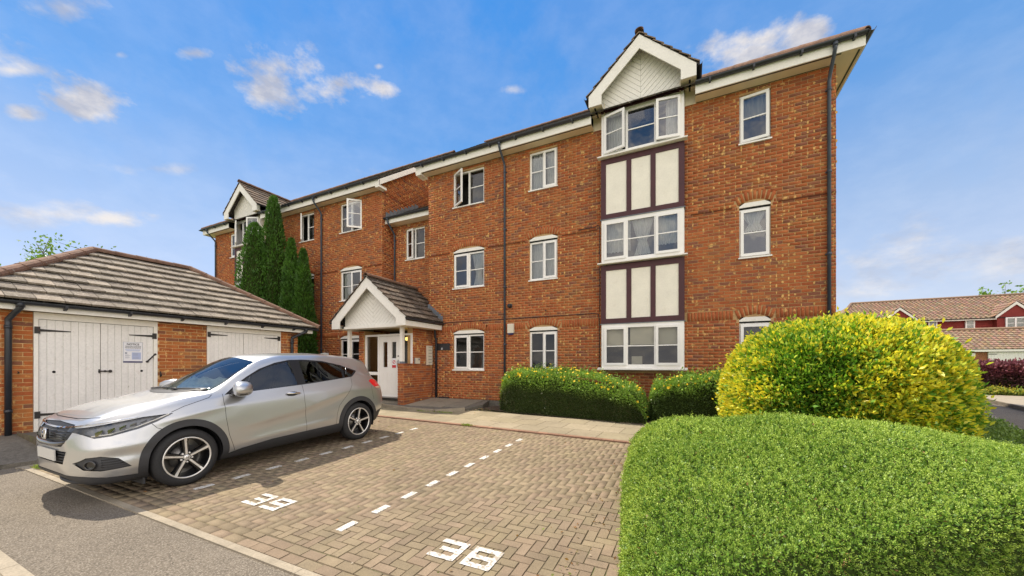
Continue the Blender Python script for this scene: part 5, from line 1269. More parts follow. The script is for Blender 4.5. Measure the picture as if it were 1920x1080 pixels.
def dome_points(n, c, rx, ry, h, rng=RNG, pw=2.5, low=0.0, base_in=0.12):
    """points and normals over a domed shrub (super-ellipsoid standing on the ground), denser where it faces the camera"""
    u = rng.uniform(0, 2*math.pi, n*3); v = np.arcsin(rng.uniform(-0.45, 1, n*3))
    d = np.stack([np.cos(v)*np.cos(u), np.cos(v)*np.sin(u), np.sin(v)], 1)
    k = (np.abs(d[:, 0])**pw+np.abs(d[:, 1])**pw+np.abs(d[:, 2])**pw)**(-1/pw); q = d*k[:, None]
    zc_ = 0.36*h
    sz = np.where(q[:, 2] > 0, h-zc_, zc_/0.8)
    P = np.stack([c[0]+q[:, 0]*rx, c[1]+q[:, 1]*ry, c[2]+zc_+q[:, 2]*sz], 1)
    Nn = np.stack([np.sign(q[:, 0])*np.abs(q[:, 0])**(pw-1)/rx, np.sign(q[:, 1])*np.abs(q[:, 1])**(pw-1)/ry, np.sign(q[:, 2])*np.abs(q[:, 2])**(pw-1)/sz], 1)
    Nn /= np.linalg.norm(Nn, axis=1, keepdims=True)
    face = ((np.array(CAM)-P)*Nn).sum(1) > -0.8
    ok = (P[:, 2] > c[2]+low) & face
    return P[ok][:n], Nn[ok][:n]
def dome_core(name, parent, c, rx, ry, h, material, shrink=0.93, pw=2.5):
    mb = MB(); nu, nv = 40, 16; V = []; zc_ = 0.36*h
    for j in range(nv+1):
        v = -0.42+(math.pi/2+0.42)*j/nv
        for i in range(nu):
            u = 2*math.pi*i/nu; d = np.array([math.cos(v)*math.cos(u), math.cos(v)*math.sin(u), math.sin(v)]); k = (np.abs(d)**pw).sum()**(-1/pw); q = d*k
            V.append((c[0]+q[0]*rx*shrink, c[1]+q[1]*ry*shrink, c[2]+zc_+q[2]*shrink*((h-zc_) if q[2] > 0 else zc_/0.8)))
    F = [(j*nu+i, j*nu+(i+1) % nu, (j+1)*nu+(i+1) % nu, (j+1)*nu+i) for j in range(nv) for i in range(nu)]
    return mb.add(V, F, sm=True).build(name, material, parent)
def build_euonymus():
    c = (2.02, 7.42, gz(7.4)-0.02); S = thing('variegated_shrub', 'large rounded yellow and green variegated shrub at the corner of the flats', 'shrub', c)
    rx, ry, h = 1.42, 1.40, 2.05
    P, Nn = dome_points(60000, c, rx, ry, h, low=0.02)
    n = len(P); lump = value_noise(P, 2.6, 21); fine = value_noise(P, 9, 22)
    hol = value_noise(P, 5.5, 29); P = P+Nn*(lump*0.07+fine*0.05+np.minimum(hol+0.7, 0)*0.10+RNG.uniform(-0.13, 0.03, n))[:, None]; stray = RNG.random(n) < 0.025; P[stray] += Nn[stray]*RNG.uniform(0.03, 0.13, (stray.sum(), 1))
    # colour: yellow shoots, plainer green where the shrub has reverted left of the middle
    rel = (P-np.array(c))/np.array([rx, ry, h])
    green = np.exp(-(((rel[:, 0]+0.42)/0.30)**2+((rel[:, 2]-0.62)/0.36)**2))*0.62
    yl = 0.70+0.24*lump+0.22*fine-green+0.10*np.clip(-rel[:, 0]-0.6, 0, 1)*3
    yl = yl-0.55*np.clip(0.55-rel[:, 2], 0, 0.5)
    isy = RNG.random(n) < np.clip(yl, 0.06, 0.93)
    cy = vary([(0.80, 0.74, 0.06), (0.72, 0.72, 0.08), (0.82, 0.76, 0.08), (0.58, 0.66, 0.08), (0.84, 0.70, 0.05)], n); cg = vary([(0.15, 0.33, 0.03), (0.21, 0.40, 0.04), (0.10, 0.24, 0.028), (0.32, 0.46, 0.05)], n)
    C = np.where(isy[:, None], cy, cg)
    size = np.full(n, 0.064)
    V, F, C = leaf_quads(P, Nn, size, 0.46, C, 0.62, 0.35, 0.35)
    link('foliage', np_mesh('foliage', V-np.array(c), F, C), M['leaf_bright'], S)
    dome_core('shade_core', S, c, rx, ry, h, M['core'], 0.925)
    st = MB()
    for k in range(9):
        a = k*0.7; st.tube([(c[0]+0.15*math.cos(a), c[1]+0.15*math.sin(a), c[2]-0.05), (c[0]+0.6*math.cos(a), c[1]+0.6*math.sin(a), c[2]+0.7)], [0.035, 0.02], 6)
    st.build('stem', M['bark'], S)
build_euonymus()

def strip_hedge(name, label, cat, line, hgt, dep, nleaf, cols, topcols, flower=0, seed=1, size=0.03, group=None, frontdark=0.0):
    """a hedge that follows a line of (x, y, height factor); front faces the road"""
    r = np.random.default_rng(seed); L = np.array(line, float); mid = L[len(L)//2]
    S = thing(name, label, cat, (mid[0], mid[1], gz(mid[1])), group); o = np.array(origin(S))
    t = r.uniform(0, 1, nleaf); seg = t*(len(L)-1); i = np.minimum(seg.astype(int), len(L)-2); f = (seg-i)[:, None]
    base = L[i]*(1-f)+L[i+1]*f; dirv = L[i+1, :2]-L[i, :2]; dirv /= np.linalg.norm(dirv, axis=1, keepdims=True); nor = np.stack([dirv[:, 1], -dirv[:, 0]], 1)
    # section: parameter round a rounded rectangle from front foot over the top to the back
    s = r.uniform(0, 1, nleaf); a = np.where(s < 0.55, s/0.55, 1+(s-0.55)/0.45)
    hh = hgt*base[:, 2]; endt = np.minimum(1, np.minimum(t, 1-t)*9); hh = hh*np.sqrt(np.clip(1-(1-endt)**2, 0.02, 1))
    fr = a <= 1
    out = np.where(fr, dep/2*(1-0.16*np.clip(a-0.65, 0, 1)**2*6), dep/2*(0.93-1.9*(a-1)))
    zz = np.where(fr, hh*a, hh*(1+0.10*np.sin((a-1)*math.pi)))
    out = out*np.clip(0.55+0.45*endt, 0, 1)
    P = np.stack([base[:, 0]+nor[:, 0]*out, base[:, 1]+nor[:, 1]*out, np.array([gz(y) for y in base[:, 1]])+zz], 1)
    Nn = np.where(fr[:, None], np.stack([nor[:, 0], nor[:, 1], 0.15+0*t], 1), np.stack([nor[:, 0]*0.1, nor[:, 1]*0.1, 1+0*t], 1))
    nz = value_noise(P, 6, seed+3); P += Nn*(nz*0.045+0.07*value_noise(P, 2.7, seed+7)+r.uniform(-0.10, 0.04, nleaf))[:, None]
    tp = (a > 0.72)+0.0
    st_ = (r.random(nleaf) < 0.06) & (a > 0.55); P[st_] += Nn[st_]*r.uniform(0.02, 0.13, (st_.sum(), 1)); P[st_, 2] += r.uniform(0, 0.06, st_.sum())
    bl = np.clip((a-0.56)/0.25+0.35*nz, 0, 1)[:, None]  # front leaves tinted darker for shade, top leaves brighter as if sunlit
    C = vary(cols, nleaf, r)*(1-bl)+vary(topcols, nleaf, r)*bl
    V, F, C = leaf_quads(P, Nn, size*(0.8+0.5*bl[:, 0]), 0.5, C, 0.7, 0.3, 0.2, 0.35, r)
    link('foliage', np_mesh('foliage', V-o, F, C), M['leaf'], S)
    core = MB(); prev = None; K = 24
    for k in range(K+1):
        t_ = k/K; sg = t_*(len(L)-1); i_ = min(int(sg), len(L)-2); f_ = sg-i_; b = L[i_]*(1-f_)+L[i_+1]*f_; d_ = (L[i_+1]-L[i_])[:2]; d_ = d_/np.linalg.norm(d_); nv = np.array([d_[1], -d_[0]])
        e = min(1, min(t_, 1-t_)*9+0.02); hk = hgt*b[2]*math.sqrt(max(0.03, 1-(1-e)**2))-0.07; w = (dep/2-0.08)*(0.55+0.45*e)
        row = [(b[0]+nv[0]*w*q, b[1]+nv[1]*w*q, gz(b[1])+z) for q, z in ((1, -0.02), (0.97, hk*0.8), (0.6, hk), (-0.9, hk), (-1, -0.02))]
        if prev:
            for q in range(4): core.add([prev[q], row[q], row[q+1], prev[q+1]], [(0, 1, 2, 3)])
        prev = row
    core.build('shade_core', M['core'], S)
    if flower:
        tops = np.where((a > 0.88) & (r.random(nleaf) < 0.9))[0]; pick = r.choice(tops, flower, replace=False); Vs, Fs, Cs = [], [], []
        for j in pick:
            p = P[j]+Nn[j]*0.05; nrm = Vector(Nn[j]+r.normal(0, 0.35, 3)+np.array([0, -0.35, 0.2])).normalized(); u = nrm.orthogonal().normalized(); v = nrm.cross(u); n0 = len(Vs); rr = 0.030*r.uniform(0.8, 1.25)
            Vs.append(tuple(Vector(p)-o_v(o)))
            for q in range(10):
                an = 2*math.pi*q/10; ra = rr if q % 2 else rr*0.62
                Vs.append(tuple(Vector(p)-o_v(o)+(u*math.cos(an)+v*math.sin(an))*ra+nrm*0.008))
            for q in range(5): Fs.append((n0, n0+1+(2*q) % 10, n0+1+(2*q+1) % 10, n0+1+(2*q+2) % 10)); Cs.append((0.80, 0.56, 0.02))
        link('flower', np_mesh('flower', Vs, Fs, Cs), M['petal'], S, None, 'stuff')
    return S
def o_v(o): return Vector((float(o[0]), float(o[1]), float(o[2])))
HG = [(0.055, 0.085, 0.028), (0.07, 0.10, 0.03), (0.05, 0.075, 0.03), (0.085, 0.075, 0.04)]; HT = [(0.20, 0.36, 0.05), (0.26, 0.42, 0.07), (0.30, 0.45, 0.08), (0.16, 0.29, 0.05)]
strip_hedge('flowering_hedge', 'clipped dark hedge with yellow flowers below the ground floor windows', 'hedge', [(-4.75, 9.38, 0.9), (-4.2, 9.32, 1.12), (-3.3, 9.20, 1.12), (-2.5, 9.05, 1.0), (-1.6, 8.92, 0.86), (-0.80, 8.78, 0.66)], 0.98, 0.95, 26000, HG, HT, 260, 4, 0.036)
strip_hedge('flowering_shrub', 'small loose shrub with yellow flowers between the dark hedge and the yellow bush', 'shrub', [(-0.78, 9.15, 0.85), (-0.2, 9.05, 1.0), (0.5, 8.95, 1.12), (1.2, 8.9, 1.15)], 0.92, 1.0, 15000, [(0.07, 0.12, 0.03), (0.09, 0.15, 0.035), (0.06, 0.10, 0.03)], HT, 150, 9, 0.04)
strip_hedge('purple_hedge', 'dark purple leaved hedge beside the pavement across the road', 'hedge', [(8.6, 22.7, 0.9), (11.0, 22.3, 1.0), (13.0, 21.7, 1.0), (15.5, 21.0, 1.0)], 1.22, 1.3, 30000, [(0.10, 0.045, 0.052), (0.14, 0.075, 0.08), (0.075, 0.03, 0.036)], [(0.20, 0.06, 0.085), (0.26, 0.10, 0.12), (0.15, 0.045, 0.065)], 0, 15, 0.095)
strip_hedge('verge_shrub', 'low green groundcover at the foot of the purple hedge', 'shrub', [(9.8, 21.55, 0.8), (11.0, 21.3, 1.0), (12.6, 20.8, 0.9)], 0.28, 0.5, 3000, [(0.10, 0.16, 0.03), (0.25, 0.26, 0.04)], [(0.2, 0.3, 0.05), (0.45, 0.4, 0.05)], 0, 16, 0.06)

# low ground cover between the hedge and the road
def groundcover():
    n = 46000; r = np.random.default_rng(31); poly = [(2.2, 6.2), (4.15, 4.6), (4.05, 6.0), (5.75, 10.6), (6.4, 12.6), (3.5, 12.5), (3.2, 9.0), (1.8, 6.4)]
    P = np.stack([r.uniform(1.8, 6.5, n*2), r.uniform(4.4, 12.6, n*2)], 1); ins = np.zeros(len(P), bool); m = len(poly)
    for i in range(m):
        a, b = poly[i], poly[(i+1) % m]; ins ^= ((a[1] > P[:, 1]) != (b[1] > P[:, 1])) & (P[:, 0] < (b[0]-a[0])*(P[:, 1]-a[1])/(b[1]-a[1]+1e-12)+a[0])
    P = P[ins][:n]; n = len(P); z = np.array([gz(y) for y in P[:, 1]])+0.02; P3 = np.stack([P[:, 0], P[:, 1], z], 1); nz = value_noise(P3, 5, 2)
    P3[:, 2] += 0.06+0.05*nz+r.uniform(-0.05, 0.03, n); Nn = np.tile([0, 0, 1.0], (n, 1)); b = np.clip(0.5+0.3*nz, 0, 1)[:, None]
    C = ((1-b)*np.array([0.08, 0.15, 0.025])+b*np.array([0.25, 0.37, 0.07]))*(1+r.uniform(-0.2, 0.2, (n, 1)))
    V, F, C = leaf_quads(P3, Nn, np.full(n, 0.04), 0.5, C, 0.8, 0.3, 0, 0.35, r); link('ground_cover', np_mesh('ground_cover', V, F, C), M['leaf_dense'], None, None, 'stuff')
groundcover()
def grass_blades():
    r = np.random.default_rng(40); n = 1500
    a = r.uniform(0, 1, n); pts = []
    for k in range(n):
        if k % 3 == 0: pts.append((r.uniform(-6.9, -5.7), 8.14+r.normal(0, 0.02)))
        elif k % 3 == 1: pts.append((-8.9+r.normal(0, 0.3), 8.62+r.normal(0, 0.05)))
        else: pts.append((-8.6+r.normal(0, 0.06), 1.84+r.normal(0, 0.02)) if k % 2 else (-4.4+r.normal(0, 0.08), eline(-4.4)+r.normal(0.02, 0.015)))
    P = np.array([(x, y, gz(y)+0.02) for x, y in pts]); V, F, C = leaf_quads(P, np.tile([0, 0, 1.0], (n, 1)), np.full(n, 0.045), 0.2, vary([(0.18, 0.30, 0.05), (0.3, 0.36, 0.07)], n, r), 0.5, 0.1, 0, 0.4, r)
    link('joint_weeds', np_mesh('joint_weeds', V, F, C), M['leaf'], None, None, 'stuff')
grass_blades()

def conifer(x, y, h, r0, label, seed, base_bulge=0.0, n=9000):
    r = np.random.default_rng(seed); z0 = gz(y); T = thing('conifer_tree', label, 'tree', (x, y, z0), 'clipped conifers in front of the left block')
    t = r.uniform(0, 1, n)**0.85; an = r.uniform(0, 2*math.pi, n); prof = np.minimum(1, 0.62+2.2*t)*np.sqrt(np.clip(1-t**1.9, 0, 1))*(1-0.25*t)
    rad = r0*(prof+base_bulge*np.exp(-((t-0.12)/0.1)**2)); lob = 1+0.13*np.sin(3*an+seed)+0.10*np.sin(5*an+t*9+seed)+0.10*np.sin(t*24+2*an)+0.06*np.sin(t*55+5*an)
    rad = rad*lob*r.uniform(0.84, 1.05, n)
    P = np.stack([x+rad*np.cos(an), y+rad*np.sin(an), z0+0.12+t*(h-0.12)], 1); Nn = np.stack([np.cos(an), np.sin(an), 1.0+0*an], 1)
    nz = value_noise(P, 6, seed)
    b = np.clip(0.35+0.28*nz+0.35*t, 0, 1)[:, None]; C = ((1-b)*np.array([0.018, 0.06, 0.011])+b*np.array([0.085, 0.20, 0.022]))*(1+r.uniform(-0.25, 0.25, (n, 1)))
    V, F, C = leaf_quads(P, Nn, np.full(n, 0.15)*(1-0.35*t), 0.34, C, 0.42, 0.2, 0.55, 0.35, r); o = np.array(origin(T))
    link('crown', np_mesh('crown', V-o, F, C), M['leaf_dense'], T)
    c = MB(); prev = []
    prof_ = lambda q: min(1, 0.62+2.2*q)*math.sqrt(max(0, 1-q**1.9))*(1-0.25*q)
    c.lathe([(max(0.001, r0*prof_(k/14)*0.80), 0.15+(h-0.25)*k/14) for k in range(15)], (x, y, z0), 'z', 14); c.build('shade_core', M['core'], T)
    tk = MB().tube([(x, y, z0-0.05), (x, y, z0+h*0.8)], [0.09, 0.02], 8).build('trunk', M['bark'], T)
conifer(-15.75, 8.8, 7.0, 0.92, 'broad cone shaped conifer, leftmost in front of the left block of flats', 51)
conifer(-15.25, 9.25, 8.15, 0.74, 'tallest conifer in front of the left block of flats', 52, n=11000)
conifer(-13.98, 9.15, 6.2, 0.47, 'slim pointed conifer just right of the tallest one', 53)
conifer(-13.42, 9.25, 5.75, 0.46, 'rightmost conifer, shorter, nearest the porch', 54, 0.35)

def branchy_tree(x, y, h, label, seed, r0=2.2, n=2600, leaf=0.10, sparse=True):
    r = np.random.default_rng(seed); z0 = gz(y); T = thing('broadleaf_tree', label, 'tree', (x, y, z0)); o = np.array(origin(T)); br = MB(); tips = []
    br.tube([(x, y, z0-0.1), (x+0.1, y, z0+h*0.35), (x, y, z0+h*0.6)], [0.16, 0.11, 0.06], 8)
    for k in range(16):
        a = r.uniform(0, 6.28); z = z0+h*r.uniform(0.35, 0.62); e = Vector((x+math.cos(a)*r0*r.uniform(0.4, 1), y+math.sin(a)*r0*r.uniform(0.4, 1), z0+h*r.uniform(0.68, 1.0))); s_ = Vector((x, y, z)); m_ = (s_+e)/2+Vector((0, 0, 0.25))
        br.tube([s_, m_, e], [0.05, 0.03, 0.008], 5)
        for q in range(5):
            tt = r.uniform(0.35, 1.0); b0 = (s_.lerp(m_, tt*2) if tt < 0.5 else m_.lerp(e, tt*2-1)); b1 = b0+Vector((r.normal(0, 0.35), r.normal(0, 0.35), r.uniform(0.0, 0.5))); br.tube([b0, b1], [0.012, 0.004], 4); tips += [b0.lerp(b1, w) for w in (0.4, 0.7, 1.0)]
    tp = np.array([tuple(t) for t in tips]); idx = r.integers(0, len(tp), n); P = tp[idx]+r.normal(0, 0.13, (n, 3)); C = vary([(0.16, 0.30, 0.04), (0.22, 0.36, 0.05), (0.11, 0.22, 0.03)], n, r)
    V, F, C = leaf_quads(P, r.normal(0, 1, (n, 3)), np.full(n, leaf), 0.55, C, 0.9, 0.2, 0, 0.4, r)
    link('crown', np_mesh('crown', V-o, F, C), M['leaf'], T); br.build('branch', M['bark'], T)
branchy_tree(-17.6, 4.7, 5.15, 'light green tree showing above the store roof', 61, 1.35, 3000, 0.10)
branchy_tree(-19.4, 3.2, 4.35, 'small leafy tree at the left edge behind the store', 64, 0.9, 1800, 0.10)
branchy_tree(-19.3, 7.6, 5.6, 'thin bare topped tree behind the right end of the store roof', 62, 1.0, 110, 0.09)
branchy_tree(31.5, 60, 10.2, 'tree beyond the roof of the house across the road', 63, 2.2, 1500, 0.32)

# fallen leaves and bits of grit on the pavers and the soil
def litter():
    r = np.random.default_rng(77); n = 420; P = np.empty((n, 3))
    for k in range(n):
        if k < 190: x, y = -0.75+r.normal(0, 0.25), r.uniform(2.2, 6.2)
        elif k < 300: x, y = r.uniform(-8, -1), r.uniform(1.9, 6.6)
        else: x, y = -5.25+r.normal(0, 0.22), 8.95+r.normal(0, 0.2)
        P[k] = (x, y, gz(y)+0.022 if y < 8 else gz(y)+0.04)
    C = vary([(0.35, 0.2, 0.06), (0.28, 0.15, 0.06), (0.45, 0.38, 0.28), (0.2, 0.24, 0.05)], n, r); Nn = np.stack([r.normal(0, 1, n), r.normal(0, 1, n), 0.15+0*P[:, 0]], 1)
    V, F, C = leaf_quads(P, Nn, np.full(n, 0.028), 0.6, C, 0.2, 0.2, 0, 0.5, r); link('leaf_litter', np_mesh('leaf_litter', V, F, C), M['leaf'], None, None, 'stuff')
litter()
# ---------------------------------------------------------------- the parked car, built in its own space: x back from the nose, y to the near side, z up
M['carpaint'] = mat('silver_car_paint', (0.52, 0.53, 0.54), rough=0.32, metal=0.75, coat=1.0, noise=[(900, 0.10)])
M['carblack'] = mat('gloss_black_trim', (0.012, 0.012, 0.014), rough=0.12, coat=0.6)
M['satin'] = mat('satin_black_trim', (0.016, 0.016, 0.018), rough=0.45, spec=0.3)
M['carplastic'] = mat('grey_plastic_cladding', (0.035, 0.036, 0.040), rough=0.55, noise=[(120, 0.15)])
M['chrome'] = mat('chrome', (0.78, 0.78, 0.78), rough=0.08, metal=1.0)
M['tyre'] = mat('tyre_rubber', (0.022, 0.022, 0.023), rough=0.8, noise=[(60, 0.25)])
M['alloy'] = mat('machined_alloy', (0.80, 0.78, 0.74), rough=0.35, metal=0.55)
M['alloyblack'] = mat('black_alloy', (0.010, 0.010, 0.011), rough=0.22, coat=0.4)
M['disc'] = mat('brake_disc', (0.30, 0.29, 0.28), rough=0.4, metal=0.9)
M['taillens'] = mat('red_lens', (0.55, 0.01, 0.015), rough=0.12, coat=0.8, emit=((0.6, 0.01, 0.02), 0.12))
M['lampgrey'] = mat('lamp_housing_grey', (0.16, 0.165, 0.175), rough=0.3, metal=0.6)
M['lampclear'] = glass_mat('headlamp_lens', (0.86, 0.88, 0.90), 1.5)
M['amber'] = mat('pale_lens', (0.62, 0.42, 0.30), rough=0.2, coat=0.5)
M['carglass'] = glass_mat('car_glass', (0.62, 0.70, 0.67), 1.75)
M['privacy'] = glass_mat('privacy_glass', (0.02, 0.02, 0.022), 1.6)
M['screen'] = glass_mat('windscreen_glass', (0.80, 0.85, 0.83), 2.1)
M['seat'] = mat('dark_seat_cloth', (0.06, 0.06, 0.065), rough=0.9)
M['plate'] = mat('blank_number_plate', (0.60, 0.59, 0.56), rough=0.4)
M['foil'] = mat('pale_folded_sunshade', (0.70, 0.76, 0.70), rough=0.45, noise=[(14, 0.18)])
SCAR = 1.01; CARX, CARY = -6.52, 2.38
def build_car():
    pitch = math.atan(0.032); yb = CARY-0.88*SCAR
    C = thing('parked_car', 'silver compact crossover car with black wheel arch cladding parked in the bay by the store', 'car', (CARX, CARY, gz(CARY)+0.012))
    o_ = origin(C)
    def W(p):   # car space to world
        x, y, z = p; yy = (x-0.88)*SCAR; zz = z*SCAR*1.025
        return Vector((CARX+y*SCAR, CARY+yy*math.cos(pitch)-zz*math.sin(pitch), o_.z+yy*math.sin(pitch)+zz*math.cos(pitch)))
    def finish(mb, name, mats, parent=None):
        m2 = MB(); m2.v = [tuple(W(v)) for v in mb.v]
        flip = True   # car axes are a mirrored frame, so turn the faces round
        m2.f = [f[::-1] for f in mb.f]; m2.c, m2.mi, m2.sm = mb.c, mb.mi, mb.sm
        return m2.build(name, mats, parent or C, C)
    # ------- longitudinal curves
    def cur(tab):
        xs = np.array([t[0] for t in tab], float); ys = np.array([t[1] for t in tab], float); h = np.diff(xs); dl = np.diff(ys)/h; m = np.zeros(len(xs))
        m[0], m[-1] = dl[0], dl[-1]
        for i in range(1, len(xs)-1):
            if dl[i-1]*dl[i] > 0: w1, w2 = 2*h[i]+h[i-1], h[i]+2*h[i-1]; m[i] = (w1+w2)/(w1/dl[i-1]+w2/dl[i])
        def f(x):
            i = min(max(np.searchsorted(xs, x)-1, 0), len(h)-1); t = (x-xs[i])/h[i]; t = min(max(t, 0), 1)
            return (1+2*t)*(1-t)**2*ys[i]+t*(1-t)**2*h[i]*m[i]+t*t*(3-2*t)*ys[i+1]+t*t*(t-1)*h[i]*m[i+1]
        return f
    XE = 4.33
    zb = cur([(0, .31), (.03, .27), (.1, .225), (.3, .205), (.6, .20), (3.6, .22), (4.0, .27), (4.2, .34), (4.3, .42), (XE, .47)])
    yB = cur([(0, .44), (.05, .58), (.12, .68), (.25, .75), (.4, .775), (.9, .78), (3.5, .78), (4.0, .73), (4.2, .6), (XE, .44)])
    yS = cur([(0, .49), (.05, .645), (.12, .75), (.25, .822), (.4, .855), (.88, .878), (1.4, .866), (2.3, .868), (3.0, .872), (3.5, .882), (3.9, .845), (4.15, .76), (4.28, .63), (XE, .49)])
    zS = cur([(0, .40), (.3, .34), (1.3, .315), (3, .33), (3.6, .37), (XE, .55)])
    yM = cur([(0, .50), (.05, .655), (.12, .757), (.25, .832), (.45, .873), (.88, .888), (1.3, .880), (2.3, .878), (3.0, .882), (3.5, .890), (3.9, .855), (4.15, .785), (4.28, .66), (XE, .51)])
    zM = cur([(0, .50), (.3, .55), (.88, .60), (2.3, .58), (3.5, .63), (XE, .64)])
    yH = cur([(0, .49), (.05, .63), (.12, .72), (.25, .795), (.45, .843), (.88, .872), (1.3, .866), (2.3, .864), (3.3, .872), (3.8, .826), (4.1, .755), (4.28, .63), (XE, .50)])
    zH = cur([(0, .60), (.1, .67), (.3, .73), (.88, .855), (1.3, .89), (2.3, .925), (3.3, .98), (3.8, .97), (4.2, .90), (XE, .75)])
    yE = cur([(0, .46), (.05, .585), (.12, .668), (.25, .725), (.5, .77), (.88, .796), (1.25, .806), (2.3, .808), (3.3, .79), (3.7, .735), (4.0, .69), (4.25, .59), (XE, .48)])
    zE = cur([(0, .69), (.1, .79), (.2, .838), (.5, .925), (.88, .992), (1.25, 1.02), (2.3, 1.085), (3.3, 1.15), (3.6, 1.185), (3.9, 1.14), (4.2, .985), (XE, .80)])
    yR = cur([(0, .42), (.1, .60), (.25, .665), (.5, .705), (.88, .735), (1.2, .742), (1.6, .682), (1.95, .625), (2.3, .608), (2.8, .606), (3.3, .60), (3.6, .592), (3.85, .58), (4.1, .55), (4.3, .50), (XE, .45)])
    zR = cur([(0, .73), (.1, .845), (.2, .888), (.5, .972), (.88, 1.04), (1.2, 1.078), (1.6, 1.29), (1.95, 1.435), (2.3, 1.485), (2.8, 1.478), (3.3, 1.415), (3.6, 1.355), (3.85, 1.27), (4.1, 1.11), (4.25, .97), (XE, .83)])
    yT = cur([(0, .36), (.25, .56), (.5, .59), (.88, .61), (1.2, .605), (1.6, .59), (1.95, .555), (2.3, .545), (2.8, .545), (3.3, .54), (3.7, .535), (4.1, .5), (XE, .42)])
    zT = cur([(0, .745), (.1, .868), (.2, .912), (.5, 1.0), (.88, 1.063), (1.2, 1.135), (1.6, 1.345), (1.95, 1.50), (2.3, 1.555), (2.8, 1.555), (3.3, 1.52), (3.7, 1.475), (3.9, 1.43), (4.1, 1.2), (4.25, 1.02), (XE, .85)])
    zC = cur([(0, .755), (.05, .835), (.1, .878), (.2, .925), (.5, 1.022), (.88, 1.082), (.97, 1.105), (1.4, 1.345), (1.8, 1.535), (2.0, 1.578), (2.4, 1.605), (2.9, 1.602), (3.4, 1.568), (3.8, 1.52), (3.93, 1.475), (4.15, 1.2), (4.28, 1.02), (XE, .86)])
    def crease(x, z):   # raised character lines on the doors and a hollow below them
        y = 0.0
        zl = 0.585+0.13*(x-1.46) if x < 2.4 else 0.707+0.23*(x-2.4)
        f = max(0, min(1, (x-1.35)/0.5))*max(0, min(1, (3.35-x)/0.25)); d_ = z-zl; y += f*((0.013*math.exp(-d_/0.10) if d_ > 0 else 0.013*math.exp(d_/0.035))-0.007*math.exp(-((d_+0.09)/0.08)**2))
        zl2 = 0.395+0.06*(x-1.5); f2 = max(0, min(1, (x-1.45)/0.3))*max(0, min(1, (3.0-x)/0.2)); d2 = z-zl2; y += f2*0.010*math.exp(-abs(d2)/(0.06 if d2 < 0 else 0.022))
        zl3 = 0.765+0.14*(x-0.55); f3 = max(0, min(1, (x-0.40)/0.35))*max(0, min(1, (1.5-x)/0.4)); y += f3*(0.006*math.exp(-((z-zl3-0.03)/0.03)**2)-0.005*math.exp(-((z-zl3+0.06)/0.07)**2))
        f4 = max(0, min(1, (x-3.1)/0.25))*max(0, min(1, (4.15-x)/0.3)); y += f4*0.006*math.exp(-((z-(0.92+0.02*(x-3.2)))/0.05)**2)
        # front bumper: ledge above the fog lamp
        f5 = max(0, min(1, (0.62-x)/0.3))*max(0, min(1, x/0.1)); y += f5*(0.012*math.exp(-((z-0.60)/0.05)**2)-0.012*math.exp(-((z-0.50)/0.05)**2))
        return y
    xs = sorted(set([0, .004, .012, .025, .045, .07, .1, .135, .175] + list(np.round(np.arange(0.22, 4.16, 0.032), 4)) + [4.18, 4.22, 4.25, 4.275, 4.295, 4.31, 4.322, XE]))
    SEG = [2, 3, 7, 9, 7, 5, 12, 4, 9]
    def section(x):
        K = [(0, zb(x)), (yB(x), zb(x)), (yS(x), zS(x)), (yM(x), zM(x)), (yH(x), zH(x)), (yE(x), zE(x)), (yR(x), zR(x)), (yT(x), zT(x)), (0, zC(x))]
        K = [np.array(k) for k in K]; out = []
        ext = [np.array((-K[1][0], K[1][1]))]+K+[np.array((-K[-2][0], K[-2][1]))]
        segs = [3, 3, 14, 16, 8, 14, 5, 10]
        for i in range(len(K)-1):
            p0, p1, p2, p3 = ext[i], ext[i+1], ext[i+2], ext[i+3]; d = np.linalg.norm(p2-p1)
            t1 = (p2-p0)/(np.linalg.norm(p1-p0)+d+1e-6)*d; t2 = (p3-p1)/(np.linalg.norm(p3-p2)+d+1e-6)*d
            tn = {0: 0.2, 1: 0.5, 2: 0.9, 3: 0.9, 4: 0.6, 5: 0.35, 6: 0.6, 7: 1.0}[i]; t1, t2 = t1*tn, t2*tn
            if i == 7: t2 = np.array((-d, 0.0))
            if i == 0: t1 = np.array((d, 0.0))
            n = segs[i]
            for k in range(n):
                t = k/n; p = (2*t**3-3*t*t+1)*p1+(t**3-2*t*t+t)*t1+(-2*t**3+3*t*t)*p2+(t**3-t*t)*t2
                out.append((p[0]+(crease(x, p[1]) if 2 <= i <= 4 else 0), p[1]))
        out.append(tuple(K[-1])); return out
    S = [section(x) for x in xs]; n = len(S[0])
    V = []; F = []; MI = []
    for x, s in zip(xs, S): V += [(x, max(p[0], 0.0), p[1]) for p in s]
    for i in range(len(xs)-1):
        for j in range(n-1): F.append((i*n+j, (i+1)*n+j, (i+1)*n+j+1, i*n+j+1)); MI.append(0)
    # caps: fans of rings toward the middle keep the nose softly domed
    def cap(i, x, sgn):
        base = i*n; cy_, cz_ = 0.0, (S[i][0][1]+S[i][-1][1])/2; prev = [base+j for j in range(n)]
        for k, (sc, dx) in enumerate(((0.8, 0.010), (0.5, 0.018))):
            ids = []
            for j in range(n): p = S[i][j]; V.append((x-sgn*dx, p[0]*sc, cz_+(p[1]-cz_)*sc)); ids.append(len(V)-1)
            for j in range(n-1): f = (prev[j], prev[j+1], ids[j+1], ids[j]); F.append(f if sgn > 0 else f[::-1]); MI.append(0)
            prev = ids
        V.append((x-sgn*0.02, 0, cz_)); c = len(V)-1
        for j in range(n-1): f = (prev[j], prev[j+1], c); F.append(f if sgn > 0 else f[::-1]); MI.append(0)
        return [base]+[V_i for V_i in ()], c
    nb = len(V); cap(0, 0.0, 1); ncap0 = len(V); cap(len(xs)-1, XE, -1)
